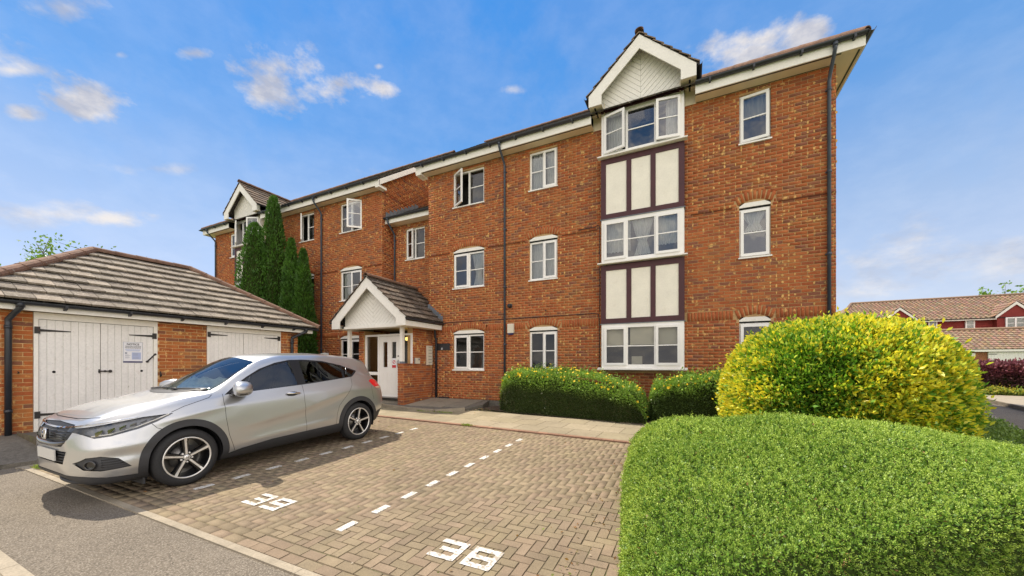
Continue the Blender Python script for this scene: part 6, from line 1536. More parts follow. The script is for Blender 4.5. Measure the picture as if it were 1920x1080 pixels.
    me = bpy.data.meshes.new('car_shell'); me.from_pydata(V, [], F); me.update()
    bm = bmesh.new(); bm.from_mesh(me)
    bmesh.ops.recalc_face_normals(bm, faces=bm.faces)
    # close along the centre plane
    bd = [e for e in bm.edges if e.is_boundary]
    r = bmesh.ops.holes_fill(bm, edges=bd, sides=0)
    for f in r['faces']: f.material_index = 1
    for f in bm.faces: f.smooth = True
    bmesh.ops.recalc_face_normals(bm, faces=bm.faces); bm.to_mesh(me); bm.free()
    me.materials.append(M['carpaint']); me.materials.append(M['black'])
    scratch = bpy.data.collections.new('scratch'); COL.children.link(scratch)
    def tobj(m_):
        o = bpy.data.objects.new('tool', m_); scratch.objects.link(o); return o
    def prism_tool(poly, ax, lo, hi):
        """closed prism; ax 'y': poly in (x,z); 'x': poly in (y,z); 'z': poly in (x,y)"""
        mk = {'y': lambda p, t: (p[0], t, p[1]), 'x': lambda p, t: (t, p[0], p[1]), 'z': lambda p, t: (p[0], p[1], t)}[ax]
        b = bmesh.new(); a = [b.verts.new(mk(p, lo)) for p in poly]; c = [b.verts.new(mk(p, hi)) for p in poly]; k = len(poly)
        b.faces.new(a); b.faces.new(c[::-1])
        for i in range(k): b.faces.new((a[i], c[i], c[(i+1) % k], a[(i+1) % k]))
        bmesh.ops.recalc_face_normals(b, faces=b.faces)
        for f in b.faces: f.material_index = 1
        m_ = bpy.data.meshes.new('tool'); b.to_mesh(m_); b.free(); m_.materials.append(M['carpaint']); m_.materials.append(M['black']); return m_
    def boole(a, b, op):
        oa, ob = tobj(a), tobj(b); md = oa.modifiers.new('b', 'BOOLEAN'); md.operation = op; md.object = ob; md.solver = 'EXACT'; md.material_mode = 'INDEX'
        dg = bpy.context.evaluated_depsgraph_get(); ev = oa.evaluated_get(dg); m_ = bpy.data.meshes.new_from_object(ev)
        bpy.data.objects.remove(oa); bpy.data.objects.remove(ob); return m_
    solid = [me]
    def carve(tool):
        piece = boole(solid[0], tool, 'INTERSECT'); solid[0] = boole(solid[0], tool, 'DIFFERENCE'); return piece
    def circ(cx, cz, r, n_=96): return [(cx+r*math.cos(2*math.pi*k/n_), cz+r*math.sin(2*math.pi*k/n_)) for k in range(n_)]
    def skin(m_, name, mats, parent=None, off=0.0, sides=(1, -1), weld=False, keep1=False):
        """the outer skin of a piece, pushed out by off, on both sides of the car"""
        out = MB(); b = bmesh.new(); b.from_mesh(m_)
        if not keep1: bmesh.ops.delete(b, geom=[f for f in b.faces if f.material_index == 1], context='FACES')
        else: bmesh.ops.delete(b, geom=[f for f in b.faces if f.material_index == 1 and all(abs(v.co.y) < 1e-4 for v in f.verts)], context='FACES')
        b.normal_update(); vn = {v.index: v.normal.copy() for v in b.verts}
        res = []
        for sgn in sides:
            mb = out if weld else MB(); base = len(mb.v)
            b.verts.ensure_lookup_table(); b.verts.index_update()
            for v in b.verts: p = v.co+v.normal*off; mb.v.append((p.x, p.y*sgn, p.z))
            for f in b.faces:
                ids = [base+v.index for v in f.verts]; mb.f.append(ids if sgn > 0 else ids[::-1]); mb.c.append((1, 1, 1)); mb.mi.append(min(f.material_index, len(mats)-1) if isinstance(mats, list) else 0); mb.sm.append(f.material_index == 0)
            if not weld: res.append(mb)
        b.free()
        if weld: res = [out]
        objs = []
        for mb in res:
            o = finish(mb, name, mats, parent)
            if weld:
                b2 = bmesh.new(); b2.from_mesh(o.data); bmesh.ops.remove_doubles(b2, verts=b2.verts, dist=0.0008); b2.to_mesh(o.data); b2.free()
            objs.append(o)
        return objs
    FW, RW, AX = 0.88, 3.50, 0.335
    for cx in (FW, RW): solid[0] = boole(solid[0], prism_tool(circ(cx, AX+0.01, 0.372), 'y', 0.52, 1.2), 'DIFFERENCE')
    lamp = carve(prism_tool([(-0.03, .80), (.05, .765), (.135, .705), (.24, .715), (.46, .765), (.60, .815), (.765, .892), (.50, .882), (.27, .850), (.12, .826)], 'y', 0.40, 1.2))
    grille = carve(prism_tool([(-.01, .60), (.36, .62), (.475, .70), (.52, .80), (.44, .845), (-.01, .862)], 'x', -0.2, 0.16))
    intake = carve(prism_tool([(-.01, .435), (.38, .435), (.46, .575), (-.01, .565)], 'x', -0.2, 0.16))
    fog = carve(prism_tool([(.015, .455), (.075, .512), (.16, .518), (.28, .478), (.375, .372), (.16, .362), (.06, .385)], 'y', 0.42, 1.2))
    lowb = carve(prism_tool([(-.1, .1), (-.1, .335), (.06, .315), (.2, .285), (.50, .262), (.50, .1)], 'y', -0.05, 1.2))
    fa = carve(prism_tool(circ(FW, AX+0.01, .452), 'y', 0.55, 1.2))
    ra = carve(prism_tool(circ(RW, AX+0.01, .452), 'y', 0.55, 1.2))
    sill = carve(prism_tool([(1.28, .1), (1.28, .265), (1.5, .31), (1.9, .35), (3.12, .375), (3.12, .1)], 'y', 0.55, 1.2))
    rbump = carve(prism_tool([(3.86, .1), (3.86, .40), (4.0, .47), (4.5, .52), (4.5, .1)], 'y', -0.05, 1.2))
    tail = carve(prism_tool([(3.83, 1.055), (3.90, .965), (4.0, .90), (4.4, .87), (4.4, 1.0), (4.08, 1.05), (3.93, 1.085)], 'y', 0.32, 1.2))
    dlo = carve(prism_tool([(1.335, 1.045), (1.50, 1.165), (1.66, 1.262), (1.86, 1.365), (2.11, 1.447), (2.35, 1.487), (2.60, 1.487), (2.93, 1.458), (3.31, 1.372), (3.62, 1.255), (3.43, 1.158), (2.57, 1.098)], 'y', 0.40, 1.2))
    screen = carve(prism_tool([(.985, -.05), (.99, .2), (1.03, .42), (1.13, .60), (1.23, .685), (1.45, .66), (1.86, .565), (1.83, .3), (1.82, -.05)], 'z', 0.95, 2.0))
    rglass = carve(prism_tool([(3.98, -.05), (3.98, .44), (4.20, .47), (4.20, -.05)], 'z', 0.95, 2.0))
    wf = boole(dlo, prism_tool([(1.44, 1.082), (1.60, 1.200), (1.72, 1.27), (1.90, 1.355), (2.11, 1.422), (2.345, 1.462), (2.365, 1.10), (1.78, 1.062)], 'y', 0.3, 1.2), 'INTERSECT')
    wr = boole(dlo, prism_tool([(2.50, 1.112), (2.515, 1.466), (2.93, 1.436), (3.28, 1.357), (3.235, 1.152)], 'y', 0.3, 1.2), 'INTERSECT')
    wq = boole(dlo, prism_tool([(3.275, 1.157), (3.315, 1.347), (3.56, 1.258), (3.42, 1.172)], 'y', 0.3, 1.2), 'INTERSECT')
    def strip(pts, w=0.004):
        P = [Vector(p) for p in pts]; L, Rr = [], []
        for i, p in enumerate(P):
            d = (P[min(i+1, len(P)-1)]-P[max(i-1, 0)]).normalized(); nn = Vector((-d.y, d.x)); L.append(tuple(p+nn*w)); Rr.append(tuple(p-nn*w))
        return L+Rr[::-1]
    gaps = []
    for pts in ([(1.315, 1.06), (1.30, .95), (1.305, .75), (1.335, .52), (1.40, .30)], [(2.43, 1.12), (2.425, .85), (2.435, .60), (2.44, .33)], [(3.405, 1.17), (3.37, 1.02), (3.25, .86), (3.07, .68), (3.02, .55), (2.99, .355)],
                [(.745, .902), (.88, .955), (1.05, 1.0), (1.16, 1.03), (1.20, 1.06)], [(.56, .80), (.60, .745), (.655, .72)], [(3.85, .965), (3.87, .80), (3.885, .70)]):
        gaps.append(boole(solid[0], prism_tool(strip(pts, 0.012), 'y', 0.60, 1.2), 'INTERSECT'))
        solid[0] = boole(solid[0], prism_tool(strip(pts, 0.0028), 'y', 0.60, 1.2), 'DIFFERENCE')
    hp = [(.125, -.05), (.13, .3), (.165, .5), (.22, .62)]
    gaps.append(boole(solid[0], prism_tool(strip(hp, 0.016), 'z', 0.74, 1.3), 'INTERSECT')); solid[0] = boole(solid[0], prism_tool(strip(hp, 0.005), 'z', 0.74, 1.3), 'DIFFERENCE')
    body = skin(solid[0], 'body', [M['carpaint'], M['black']], None, 0, (1, -1), True)[0]
    for g_ in gaps: skin(g_, 'panel_gap', [M['black']], body, -0.007, (1, -1), True)
    hl = skin(lamp, 'headlight', [M['lampclear']], None, 0.001)
    for o, sg in zip(hl, (1, -1)):
        back = MB(); b = bmesh.new(); b.from_mesh(lamp); bmesh.ops.delete(b, geom=[f for f in b.faces if f.material_index == 1], context='FACES'); b.normal_update(); b.verts.index_update()
        for v in b.verts: p = v.co-v.normal*0.035; back.v.append((p.x, p.y*sg, p.z))
        for f in b.faces: ids = [v.index for v in f.verts]; back.f.append(ids if sg > 0 else ids[::-1]); back.c.append((1, 1, 1)); back.mi.append(0); back.sm.append(True)
        b.free(); finish(back, 'lamp_housing', [M['lampgrey']], o)
        pr = MB()
        for k in range(6):
            t = k/5; x = .17+.42*t; y = yH(x)-0.035-0.02*t; z = .755+.085*t
            pr.obox((x, sg*y, z), (0.028, 0, 0.010), (0.004, -sg*0.02, 0), (0, 0, 0.022-0.012*t))
        finish(pr, 'reflector', [M['chrome']], o)
        dl = MB(); dl.tube([(x, sg*(yH(x)-0.012), z) for x, z in ((.12, .728), (.24, .735), (.44, .785), (.60, .842), (.72, .887))], 0.007, 6); finish(dl, 'daytime_strip', [M['plate']], o)
    gr = skin(grille, 'grille', [M['satin']], None, -0.008, (1, -1), True)[0]
    it = skin(intake, 'lower_intake', [M['carplastic']], None, -0.03, (1, -1), True)[0]
    fr_front = lambda y: max(0.0, cur([(0, -0.018), (.42, -0.002), (.5, 0.0), (.63, .045), (.735, .115), (.8, .22)])(abs(y)))
    for k, z in enumerate((.455, .485, .515, .545)):
        s_ = MB(); s_.tube([(-0.012+0.03*(abs(y)/0.45)**3, y, z) for y in np.linspace(-.40, .40, 13)], 0.008, 6); finish(s_, 'slat', [M['carplastic']], it)
    # chrome wing across the grille, running out over the lamps, and the darker lower bar
    sec_c = [(x, [(p[0], p[1]) for p in section(x)]) for x in np.arange(0.0, 0.62, 0.008)]
    def front_x(y, z):
        """distance back from the nose at which the body first reaches half width y at height z"""
        for x, sec in sec_c:
            for (a0, z0_), (a1, z1_) in zip(sec[:-1], sec[1:]):
                if (z0_-z)*(z1_-z) <= 0 and z0_ != z1_:
                    w = a0+(a1-a0)*(z-z0_)/(z1_-z0_)
                    if w >= abs(y): return x
        return 0.62
    zw = cur([(0, .806), (.2, .808), (.42, .822), (.6, .846), (.72, .868), (.79, .890)]); ch = MB(); Vc = []; Fc = []; ys_ = np.linspace(-0.785, 0.785, 45)
    for y in ys_:
        z = zw(abs(y)); h = 0.021-0.0145*min(1, abs(y)/0.62); x0_ = front_x(y, z); s_ = 1 if y >= 0 else -1; o1 = 0.012*min(1, abs(y)/.6)
        Vc += [(x0_-.004, y+s_*o1*.3, z-h), (x0_-.014, y+s_*o1, z), (x0_+.0, y+s_*o1*.6, z+h*.6), (x0_+.05, y-s_*.02, z)]
    for i in range(len(ys_)-1):
        for j in range(4): Fc.append((4*i+j, 4*i+(j+1) % 4, 4*i+4+(j+1) % 4, 4*i+4+j))
    ch.add(Vc, [f[::-1] for f in Fc], sm=False); cw = finish(ch, 'chrome_wing', [M['chrome']])
    lb = MB(); pts = [(-0.022+0.03*(abs(y)/0.43)**4, y, .638+0.05*(abs(y)/0.5)**3) for y in np.linspace(-.44, .44, 21)]
    lb.tube(pts, [0.014+0.016*(1-(abs(p[1])/0.44)**2) for p in pts], 8); finish(lb, 'grille_bar', [M['carblack']])
    for z in (.70, .725, .75, .775):
        q = MB(); q.tube([(front_x(y, z)-.003, y, z) for y in np.linspace(-.40, .40, 15)], 0.004, 5); finish(q, 'grille_slat', [M['carblack']], gr)
    # emblem: an upright letter in a rounded frame
    em = MB(); xE = -0.045
    ring = [(xE, sx*(0.062+0.010*sz), .742+sz*0.052) for sx, sz in ((-1, -1), (-1, 1), (1, 1), (1, -1), (-1, -1))]; em.tube(ring, 0.007, 6)
    for sx in (-1, 1): em.obox((xE-0.004, sx*0.034, .742), (0, sx*0.009, 0.041), (0, 0.010, 0), (0.008, 0, 0))
    em.obox((xE-0.004, 0, .738), (0, 0.026, 0), (0, 0, 0.008), (0.008, 0, 0)); finish(em, 'emblem', [M['chrome']])
    fb = MB().obox((xE+0.012, 0, .742), (0, 0.066, 0), (0, 0, 0.055), (0.01, 0, 0)); finish(fb, 'emblem_back', [M['carblack']])
    pl = MB().obox((-0.036, 0, .525), (0, 0.262, 0), (0, 0, 0.058), (0.006, 0, 0)); finish(pl, 'number_plate', [M['plate']])
    for o, sg in zip(skin(fog, 'fog_lamp_recess', [M['carplastic']], None, -0.014), (1, -1)):
        f_ = MB(); cx = .10; cy = yM(cx)-0.012; 
        nx = Vector((-0.72, 0.69, 0)).normalized(); tx = Vector((0.69, 0.72, 0))
        ringp = [(cx+tx.x*math.cos(a)*0.044+nx.x*0.012, sg*(cy+tx.y*math.cos(a)*0.044+nx.y*0.012), .435+math.sin(a)*0.042) for a in np.linspace(0, 2*math.pi, 19)]; f_.tube(ringp, 0.010, 6, caps=False); finish(f_, 'fog_lamp_ring', [M['carblack']], o)
        f2 = MB(); f2.v = [(cx-nx.x*0.004, sg*(cy-nx.y*0.004), .435)]+[(cx+tx.x*math.cos(a)*0.04+nx.x*0.004, sg*(cy+tx.y*math.cos(a)*0.04+nx.y*0.004), .435+math.sin(a)*0.038) for a in np.linspace(0, 2*math.pi, 17)[:-1]]
        for k in range(16): f2.f.append([0, 1+k, 1+(k+1) % 16]); f2.c.append((1, 1, 1)); f2.mi.append(0); f2.sm.append(True)
        finish(f2, 'fog_lamp', [M['carblack']], o)
        for z in (.40, .425, .45, .475):
            s_ = MB(); a, b_ = .165, .355-(z-.375)*0.7; s_.tube([(x, sg*(yM(x)-0.012-0.012*abs(z-.44)/.06), z) for x in np.linspace(a, b_, 5)], 0.006, 5); finish(s_, 'slat', [M['black']], o)
    skin(lowb, 'bumper_trim', [M['carplastic']], None, 0.004, (1, -1), True)
    sp = MB(); sp.tube([(0.10+0.5*(abs(y)/0.78)**2.6, y, .185) for y in np.linspace(-.74, .74, 25)], 0.02, 6); finish(sp, 'air_dam', [M['carplastic']])
    for sg in (1, -1):
        fl = MB().obox((.50, sg*0.62, .165), (0.01, 0, 0.0), (0, 0.15, 0), (0, 0, 0.045)); finish(fl, 'wheel_deflector', [M['carplastic']])
    for nm, pc in (('wheel_arch_trim', fa), ('wheel_arch_trim', ra), ('sill_trim', sill)): skin(pc, nm, [M['carplastic']], None, 0.007)
    skin(rbump, 'bumper_trim', [M['carplastic']], None, 0.004, (1, -1), True)
    skin(tail, 'tail_light', [M['taillens']], None, 0.003)
    tl = boole(tail, prism_tool([(3.70, .80), (3.70, .935), (4.4, .935), (4.4, .80)], 'y', 0.3, 1.2), 'INTERSECT'); skin(tl, 'indicator_lens', [M['amber']], None, 0.005)
    dl_ = boole(dlo, prism_tool([(1.44, 1.082), (1.60, 1.200), (1.72, 1.27), (1.90, 1.355), (2.11, 1.422), (2.345, 1.462), (2.365, 1.10), (1.78, 1.062)], 'y', 0.3, 1.2), 'DIFFERENCE')
    dl_ = boole(dl_, prism_tool([(2.50, 1.112), (2.515, 1.466), (2.93, 1.436), (3.28, 1.357), (3.235, 1.152)], 'y', 0.3, 1.2), 'DIFFERENCE')
    dl_ = boole(dl_, prism_tool([(3.275, 1.157), (3.315, 1.347), (3.56, 1.258), (3.42, 1.172)], 'y', 0.3, 1.2), 'DIFFERENCE')
    skin(dl_, 'window_trim', [M['satin']], None, 0.0)
    skin(wf, 'front_window', [M['carglass']], None, -0.003); skin(wr, 'rear_window', [M['privacy']], None, -0.003); skin(wq, 'quarter_window', [M['privacy']], None, -0.003)
    skin(screen, 'windscreen', [M['screen']], None, -0.002, (1, -1), True); skin(rglass, 'tailgate_glass', [M['privacy']], None, -0.002, (1, -1), True)
    # seals, wipers, cabin
    for sg in (1, -1):
        hnd = MB(); hnd.tube([(2.135, sg*(yH(2.13)+0.006), .985), (2.17, sg*(yH(2.2)+0.028), .985), (2.32, sg*(yH(2.3)+0.028), .972), (2.365, sg*(yH(2.36)+0.006), .966)], [0.009, 0.015, 0.015, 0.009], 8); finish(hnd, 'door_handle', [M['chrome']])
        rc = MB(); e_ = [(2.235+0.088*math.cos(a), sg*(yH(2.2)+0.0025+0.0015), .970+0.034*math.sin(a)) for a in np.linspace(0, 2*math.pi, 21)[:-1]]; rc.add(e_, [tuple(range(20)) if sg < 0 else tuple(range(20))[::-1]]); finish(rc, 'handle_shade', [M['carplastic']])  # flat dark ellipse painting the shade of the hand recess
        rh = MB(); rh.tube([(3.31, sg*0.765, 1.20), (3.345, sg*0.735, 1.26), (3.36, sg*0.71, 1.31)], 0.010, 6); finish(rh, 'rear_door_handle', [M['carblack']])
        # door mirror
        mm = MB(); nu, nv = 16, 10; Vm = []
        for j in range(nv+1):
            v = -math.pi/2+math.pi*j/nv
            for i in range(nu):
                u = 2*math.pi*i/nu; cx_, cz_ = math.cos(u), math.sin(u); e = 0.72
                px = math.copysign(abs(math.cos(v)*cx_)**e, cx_)*0.125; pz = math.copysign(abs(math.cos(v)*cz_)**e, cz_)*0.100; py = math.copysign(abs(math.sin(v))**0.8, math.sin(v))*0.145
                Vm.append((1.47+px*(1.1 if px > 0 else 0.9)-0.05*(py/0.130), sg*(0.955+py), 1.112+pz*(1-0.18*py/0.130)))
        Fm = [(j*nu+i, j*nu+(i+1) % nu, (j+1)*nu+(i+1) % nu, (j+1)*nu+i) for j in range(nv) for i in range(nu)]
        mm.add(Vm, Fm if sg < 0 else [f[::-1] for f in Fm], sm=True)
        for k in range(len(Fm)):
            zc_ = sum(Vm[q][2] for q in Fm[k])/4; mm.mi[k] = 1 if zc_ < 1.050 else 0
        wm = finish(mm, 'door_mirror', [M['carpaint'], M['carblack']])
        arm = MB(); arm.tube([(1.42, sg*0.80, 1.035), (1.42, sg*0.90, 1.055)], [0.035, 0.028], 8); finish(arm, 'mirror_arm', [M['carblack']], wm)
    def wsz(x, y): a = min(1, abs(y)/max(yT(x), 0.1)); return zC(x)+(zT(x)-zC(x))*a*a
    for (y0_, y1_, x0_, x1_) in ((-.42, .30, 1.02, 1.03), (.20, .64, 1.0, 1.13)):
        w_ = MB(); w_.tube([(x0_+(x1_-x0_)*t, y0_+(y1_-y0_)*t, wsz(x0_+(x1_-x0_)*t, y0_+(y1_-y0_)*t)+0.022) for t in np.linspace(0, 1, 8)], 0.009, 6); finish(w_, 'wiper', [M['black']])
    cw_ = MB(); g = []
    for y in np.linspace(-.66, .66, 25): x = 1.0+0.26*(abs(y)/0.68)**2.2; g.append([(x-0.085, y, wsz(x-0.085, y)+0.004), (x+0.01, y, wsz(x+0.01, y)+0.003)])
    for a_, b_ in zip(g[:-1], g[1:]): cw_.add([a_[0], a_[1], b_[1], b_[0]], [(0, 1, 2, 3)])
    finish(cw_, 'cowl', [M['black']])
    fin = MB(); fin.prism([(3.30, -.018, 1.565), (3.55, -.018, 1.535), (3.545, -.018, 1.60), (3.47, -.018, 1.605)], (0, .036, 0)); finish(fin, 'roof_aerial', [M['carpaint']])
    sl = MB(); g = []
    for y in np.linspace(-.56, .56, 17): g.append([(3.76, y, zC(3.76)-0.055*(abs(y)/.56)**2+0.002), (3.99, y, 1.468-0.05*(abs(y)/.56)**2), (3.99, y, 1.448-0.05*(abs(y)/.56)**2), (3.88, y, 1.395-0.05*(abs(y)/.56)**2)])
    for a_, b_ in zip(g[:-1], g[1:]):
        for j in range(1): sl.add([a_[j], a_[j+1], b_[j+1], b_[j]], [(0, 1, 2, 3)], sm=True)
    finish(sl, 'spoiler', [M['carpaint']])
    # cabin
    cb = MB(); cb.obox((2.3, 0, .42), (1.55, 0, 0), (0, .55, 0), (0, 0, .2)); cb.obox((2.3, 0, .62), (0.95, 0, 0), (0, .76, 0), (0, 0, .1)); finish(cb, 'cabin_floor', [M['black']])
    db = MB(); db.obox((1.42, 0, .90), (.25, 0, 0), (0, .70, 0), (0, 0, .12)); finish(db, 'dashboard', [M['seat']])
    for sx in (-.36, .36):
        st = MB(); st.obox((2.15, sx, .78), (.25, 0, .03), (0, .23, 0), (-.01, 0, .08)); st.obox((2.48, sx, 1.08), (.07, 0, 0.0), (0, .22, 0), (.10, 0, .30)); st.obox((2.60, sx, 1.43), (.05, 0, 0), (0, .13, 0), (.02, 0, .075)); finish(st, 'seat', [M['seat']])
    rs = MB(); rs.obox((3.2, 0, .98), (.08, 0, 0), (0, .62, 0), (.08, 0, .30)); finish(rs, 'rear_seat', [M['seat']])
    sw = MB(); sw.tube([(1.74+0.06*math.sin(a), -.36+0.18*math.cos(a), 1.02+0.17*math.sin(a)) for a in np.linspace(0, 2*math.pi, 25)], 0.014, 6); finish(sw, 'steering_wheel', [M['black']])
    sh = MB(); r = np.random.default_rng(5); nx_, ny_ = 14, 30; Vv = []
    for i in range(nx_+1):
        for j in range(ny_+1):
            x = 1.10+0.30*i/nx_; y = -.60+1.2*j/ny_; xx = x+0.16*(abs(y)/.6)**2; Vv.append((xx, y, wsz(xx, y)-0.055-0.03*(i/nx_)+0.018*math.sin(j*0.9+i*0.7)+r.uniform(-.010, .010)))
    sh.add(Vv, [(i*(ny_+1)+j, i*(ny_+1)+j+1, (i+1)*(ny_+1)+j+1, (i+1)*(ny_+1)+j) for i in range(nx_) for j in range(ny_)]); finish(sh, 'sunshade', [M['foil']])
    hd = MB()   # headlining closes the view up through the roof
    for i in range(16):
        x0_, x1_ = 1.9+i*0.125, 1.9+(i+1)*0.145
        hd.add([(x0_, -.5, zT(x0_)-0.03), (x1_, -.5, zT(x1_)-0.03), (x1_, .5, zT(x1_)-0.03), (x0_, .5, zT(x0_)-0.03)], [(0, 1, 2, 3)])
    finish(hd, 'headlining', [M['blind']])
    # underside and wheels
    ub = MB(); ub.obox((2.2, 0, .30), (1.9, 0, 0), (0, .50, 0), (0, 0, .10)); ub.obox((2.19, 0, .30), (0.90, 0, 0), (0, .70, 0), (0, 0, .09)); finish(ub, 'underbody', [M['black']])
    for cx in (FW, RW):
        for sg in (1, -1):
            ln = MB(); K = 18
            for k in range(K):
                a0, a1 = math.pi*(-0.12+1.24*k/K), math.pi*(-0.12+1.24*(k+1)/K); P = [(cx+.378*math.cos(a), sg*y, AX+.01+.378*math.sin(a)) for a in (a0, a1) for y in (.50, .845)]; ln.add([P[0], P[1], P[3], P[2]], [(0, 1, 2, 3)])
            ln.obox((cx, sg*.52, .45), (.37, 0, 0), (0, .01, 0), (0, 0, .28)); finish(ln, 'arch_liner', [M['black']])
            wheel(C, finish, cx, sg, AX)
    bpy.data.collections.remove(scratch)
def wheel(C, finish, cx, sg, zc):
    R0, RR, yo = 0.342, 0.246, 0.872; c = (cx, 0, zc)
    ty = MB(); pr = [(RR-.012, yo-.215), (RR+.01, yo-.212), (R0-.035, yo-.205), (R0-.006, yo-.175), (R0, yo-.14), (R0, yo-.07), (R0-.006, yo-.035), (R0-.030, yo-.008), (RR+.035, yo+.002), (RR+.012, yo-.002), (RR, yo-.012)]
    ty.lathe([(r, sg*h) for r, h in pr], c, 'y', 56)
    if sg < 0: pass
    else: ty.f = [f[::-1] for f in ty.f]
    w = finish(ty, 'wheel', [M['tyre']])
    grv = MB()
    for h in (yo-.06, yo-.105, yo-.15): grv.lathe([(R0+.0006, sg*(h-.005)), (R0+.0006, sg*(h+.005))], c, 'y', 48)
    finish(grv, 'tread_groove', [M['darkgap']], w)
    ri = MB(); ri.lathe([(r, sg*h) for r, h in [(RR+.002, yo-.012), (RR, yo-.003), (RR-.012, yo-.003), (RR-.016, yo-.012)]], c, 'y', 56)
    if sg > 0: ri.f = [f[::-1] for f in ri.f]
    finish(ri, 'rim_lip', [M['alloy']], w)
    ba = MB(); ba.lathe([(r, sg*h) for r, h in [(RR-.016, yo-.012), (RR-.022, yo-.06), (RR-.03, yo-.14), (RR-.032, yo-.20)]], c, 'y', 48); finish(ba, 'barrel', [M['alloyblack']], w)
    di = MB(); di.lathe([(.145, sg*(yo-.12)), (.145, sg*(yo-.105)), (.07, sg*(yo-.105)), (.06, sg*(yo-.06)), (.0, sg*(yo-.06))], c, 'y', 40); di.lathe([(RR-.03, sg*(yo-.2)), (0, sg*(yo-.2))], c, 'y', 24); finish(di, 'brake_disc', [M['disc']], w)
    rot = 0.38 if cx < 2 else 0.16
    for k in range(5):
        a = rot+2*math.pi*k/5; e = Vector((math.cos(a), 0, math.sin(a))); t = Vector((-math.sin(a), 0, math.cos(a))); n = Vector((0, sg, 0)); o = Vector(c)
        def P(r, s_, h): return o+e*r+t*s_+n*h
        bs = MB(); prof = [(.045, .030, yo-.030, yo-.075), (.12, .036, yo-.026, yo-.075), (.19, .042, yo-.020, yo-.07), (RR-.014, .060, yo-.014, yo-.06)]
        V = []
        for r, hw, h1, h0 in prof: V += [P(r, -hw, h0), P(r, hw, h0), P(r, hw*.72, h1-.008), P(r, -hw*.72, h1-.008)]
        F = []
        for i in range(3):
            for j in range(4): F.append((4*i+j, 4*i+(j+1) % 4, 4*i+4+(j+1) % 4, 4*i+4+j))
        bs.add(V, F if sg > 0 else [f[::-1] for f in F]); finish(bs, 'spoke_web', [M['alloyblack']], w)
        fs = MB(); V = []
        for r, hw, h1 in ((.04, .0125, yo-.026), (.12, .0105, yo-.020), (.19, .0115, yo-.015), (RR-.010, .016, yo-.006)): V += [P(r, -hw, h1-.012), P(r, hw, h1-.012), P(r, hw*.9, h1), P(r, -hw*.9, h1)]
        fs.add(V, F if sg > 0 else [f[::-1] for f in F]); finish(fs, 'spoke', [M['alloy']], w)
        nt = MB(); an = a+math.pi/5; nt.lathe([(.0, sg*(yo-.032)), (.011, sg*(yo-.032)), (.012, sg*(yo-.06))], (cx+.058*math.cos(an), 0, zc+.058*math.sin(an)), 'y', 8); finish(nt, 'wheel_nut', [M['alloy']], w)
    cp = MB(); cp.lathe([(.0, sg*(yo-.016)), (.026, sg*(yo-.017)), (.034, sg*(yo-.024)), (.036, sg*(yo-.06))], c, 'y', 24); finish(cp, 'hub_cap', [M['alloy']], w)
    hb = MB(); hb.lathe([(.0, sg*(yo-.04)), (.075, sg*(yo-.042)), (.08, sg*(yo-.08))], c, 'y', 24); finish(hb, 'hub', [M['alloyblack']], w)
    lt = MB()
    for s_ in (-1, 1): lt.obox((cx+s_*.010, sg*(yo-.0155), zc), (.003, 0, 0), (0, .001, 0), (0, 0, .014))
    lt.obox((cx, sg*(yo-.0155), zc), (.008, 0, 0), (0, .001, 0), (0, 0, .003)); finish(lt, 'hub_letter', [M['disc']], w)
build_car()
M['blind_pale'] = mat('pale_roller_blind', (0.80, 0.74, 0.60), rough=0.9)
# ---------------------------------------------------------------- small things on and about the flats
def simple(name, label, cat, loc, parts):
    T = thing(name, label, cat, loc)
    for nm, mb, m in parts: mb.build(nm, m, T)
    return T
lb = MB().box(-7.792, -7.74, 9.65, 9.915, 1.17, 1.81); fl = []
for k in range(6):
    z = 1.19+k*0.103; fl.append(('letter_flap', MB().box(-7.739, -7.73, 9.665, 9.90, z, z+0.085), M['beige'])); fl.append(('slot', MB().box(-7.7395, -7.7285, 9.70, 9.865, z+0.055, z+0.066), M['ink']))
simple('letterbox_bank', 'grey metal bank of six letterboxes on the porch side wall', 'letterbox', (-7.79, 9.78, 1.17), [('case', lb, M['beige'])]+fl)
simple('door_intercom', 'small grey door intercom beside the entrance frame', 'intercom', (-7.79, 9.18, 1.21),
       [('back_box', MB().box(-7.79, -7.755, 9.07, 9.29, 1.21, 1.40), M['grey']), ('cover', MB().box(-7.754, -7.735, 9.08, 9.175, 1.215, 1.395), M['beige']), ('cover', MB().box(-7.754, -7.735, 9.185, 9.28, 1.215, 1.395), M['beige']), ('speaker', MB().box(-7.7345, -7.733, 9.21, 9.255, 1.32, 1.38), M['ink'])])
pq = MB().box(-7.60, -7.085, YF-0.030, YF-0.008, 1.665, 1.885)
simple('name_plaque', 'dark rectangular name plaque on the brickwork right of the porch', 'sign', (-7.34, YF, 1.66),
       [('board', pq, M['ink']), ('picture_panel', MB().box(-7.585, -7.45, YF-0.033, YF-0.0305, 1.68, 1.87), M['black']), ('print_block', MB().box(-7.42, -7.36, YF-0.033, YF-0.0305, 1.69, 1.72), M['paper']), ('print_block', MB().box(-7.42, -7.36, YF-0.033, YF-0.0305, 1.73, 1.75), M['greyink'])])
al = MB(); al.prism([(-4.935, YF-0.075, 2.14), (-4.935, YF-0.075, 2.40), (-4.935, YF-0.065, 2.42), (-4.935, YF-0.008, 2.42), (-4.935, YF-0.008, 2.14)], (0.205, 0, 0))
simple('alarm_box', 'cream alarm box with dark base on the wall right of the middle downpipe', 'alarm box', (-4.83, YF, 2.09), [('case', al, M['beige']), ('base', MB().prism([(-4.93, YF-0.07, 2.138), (-4.735, YF-0.07, 2.138), (-4.76, YF-0.06, 2.09), (-4.905, YF-0.06, 2.09)], (0, 0.05, 0)), M['navy'])])
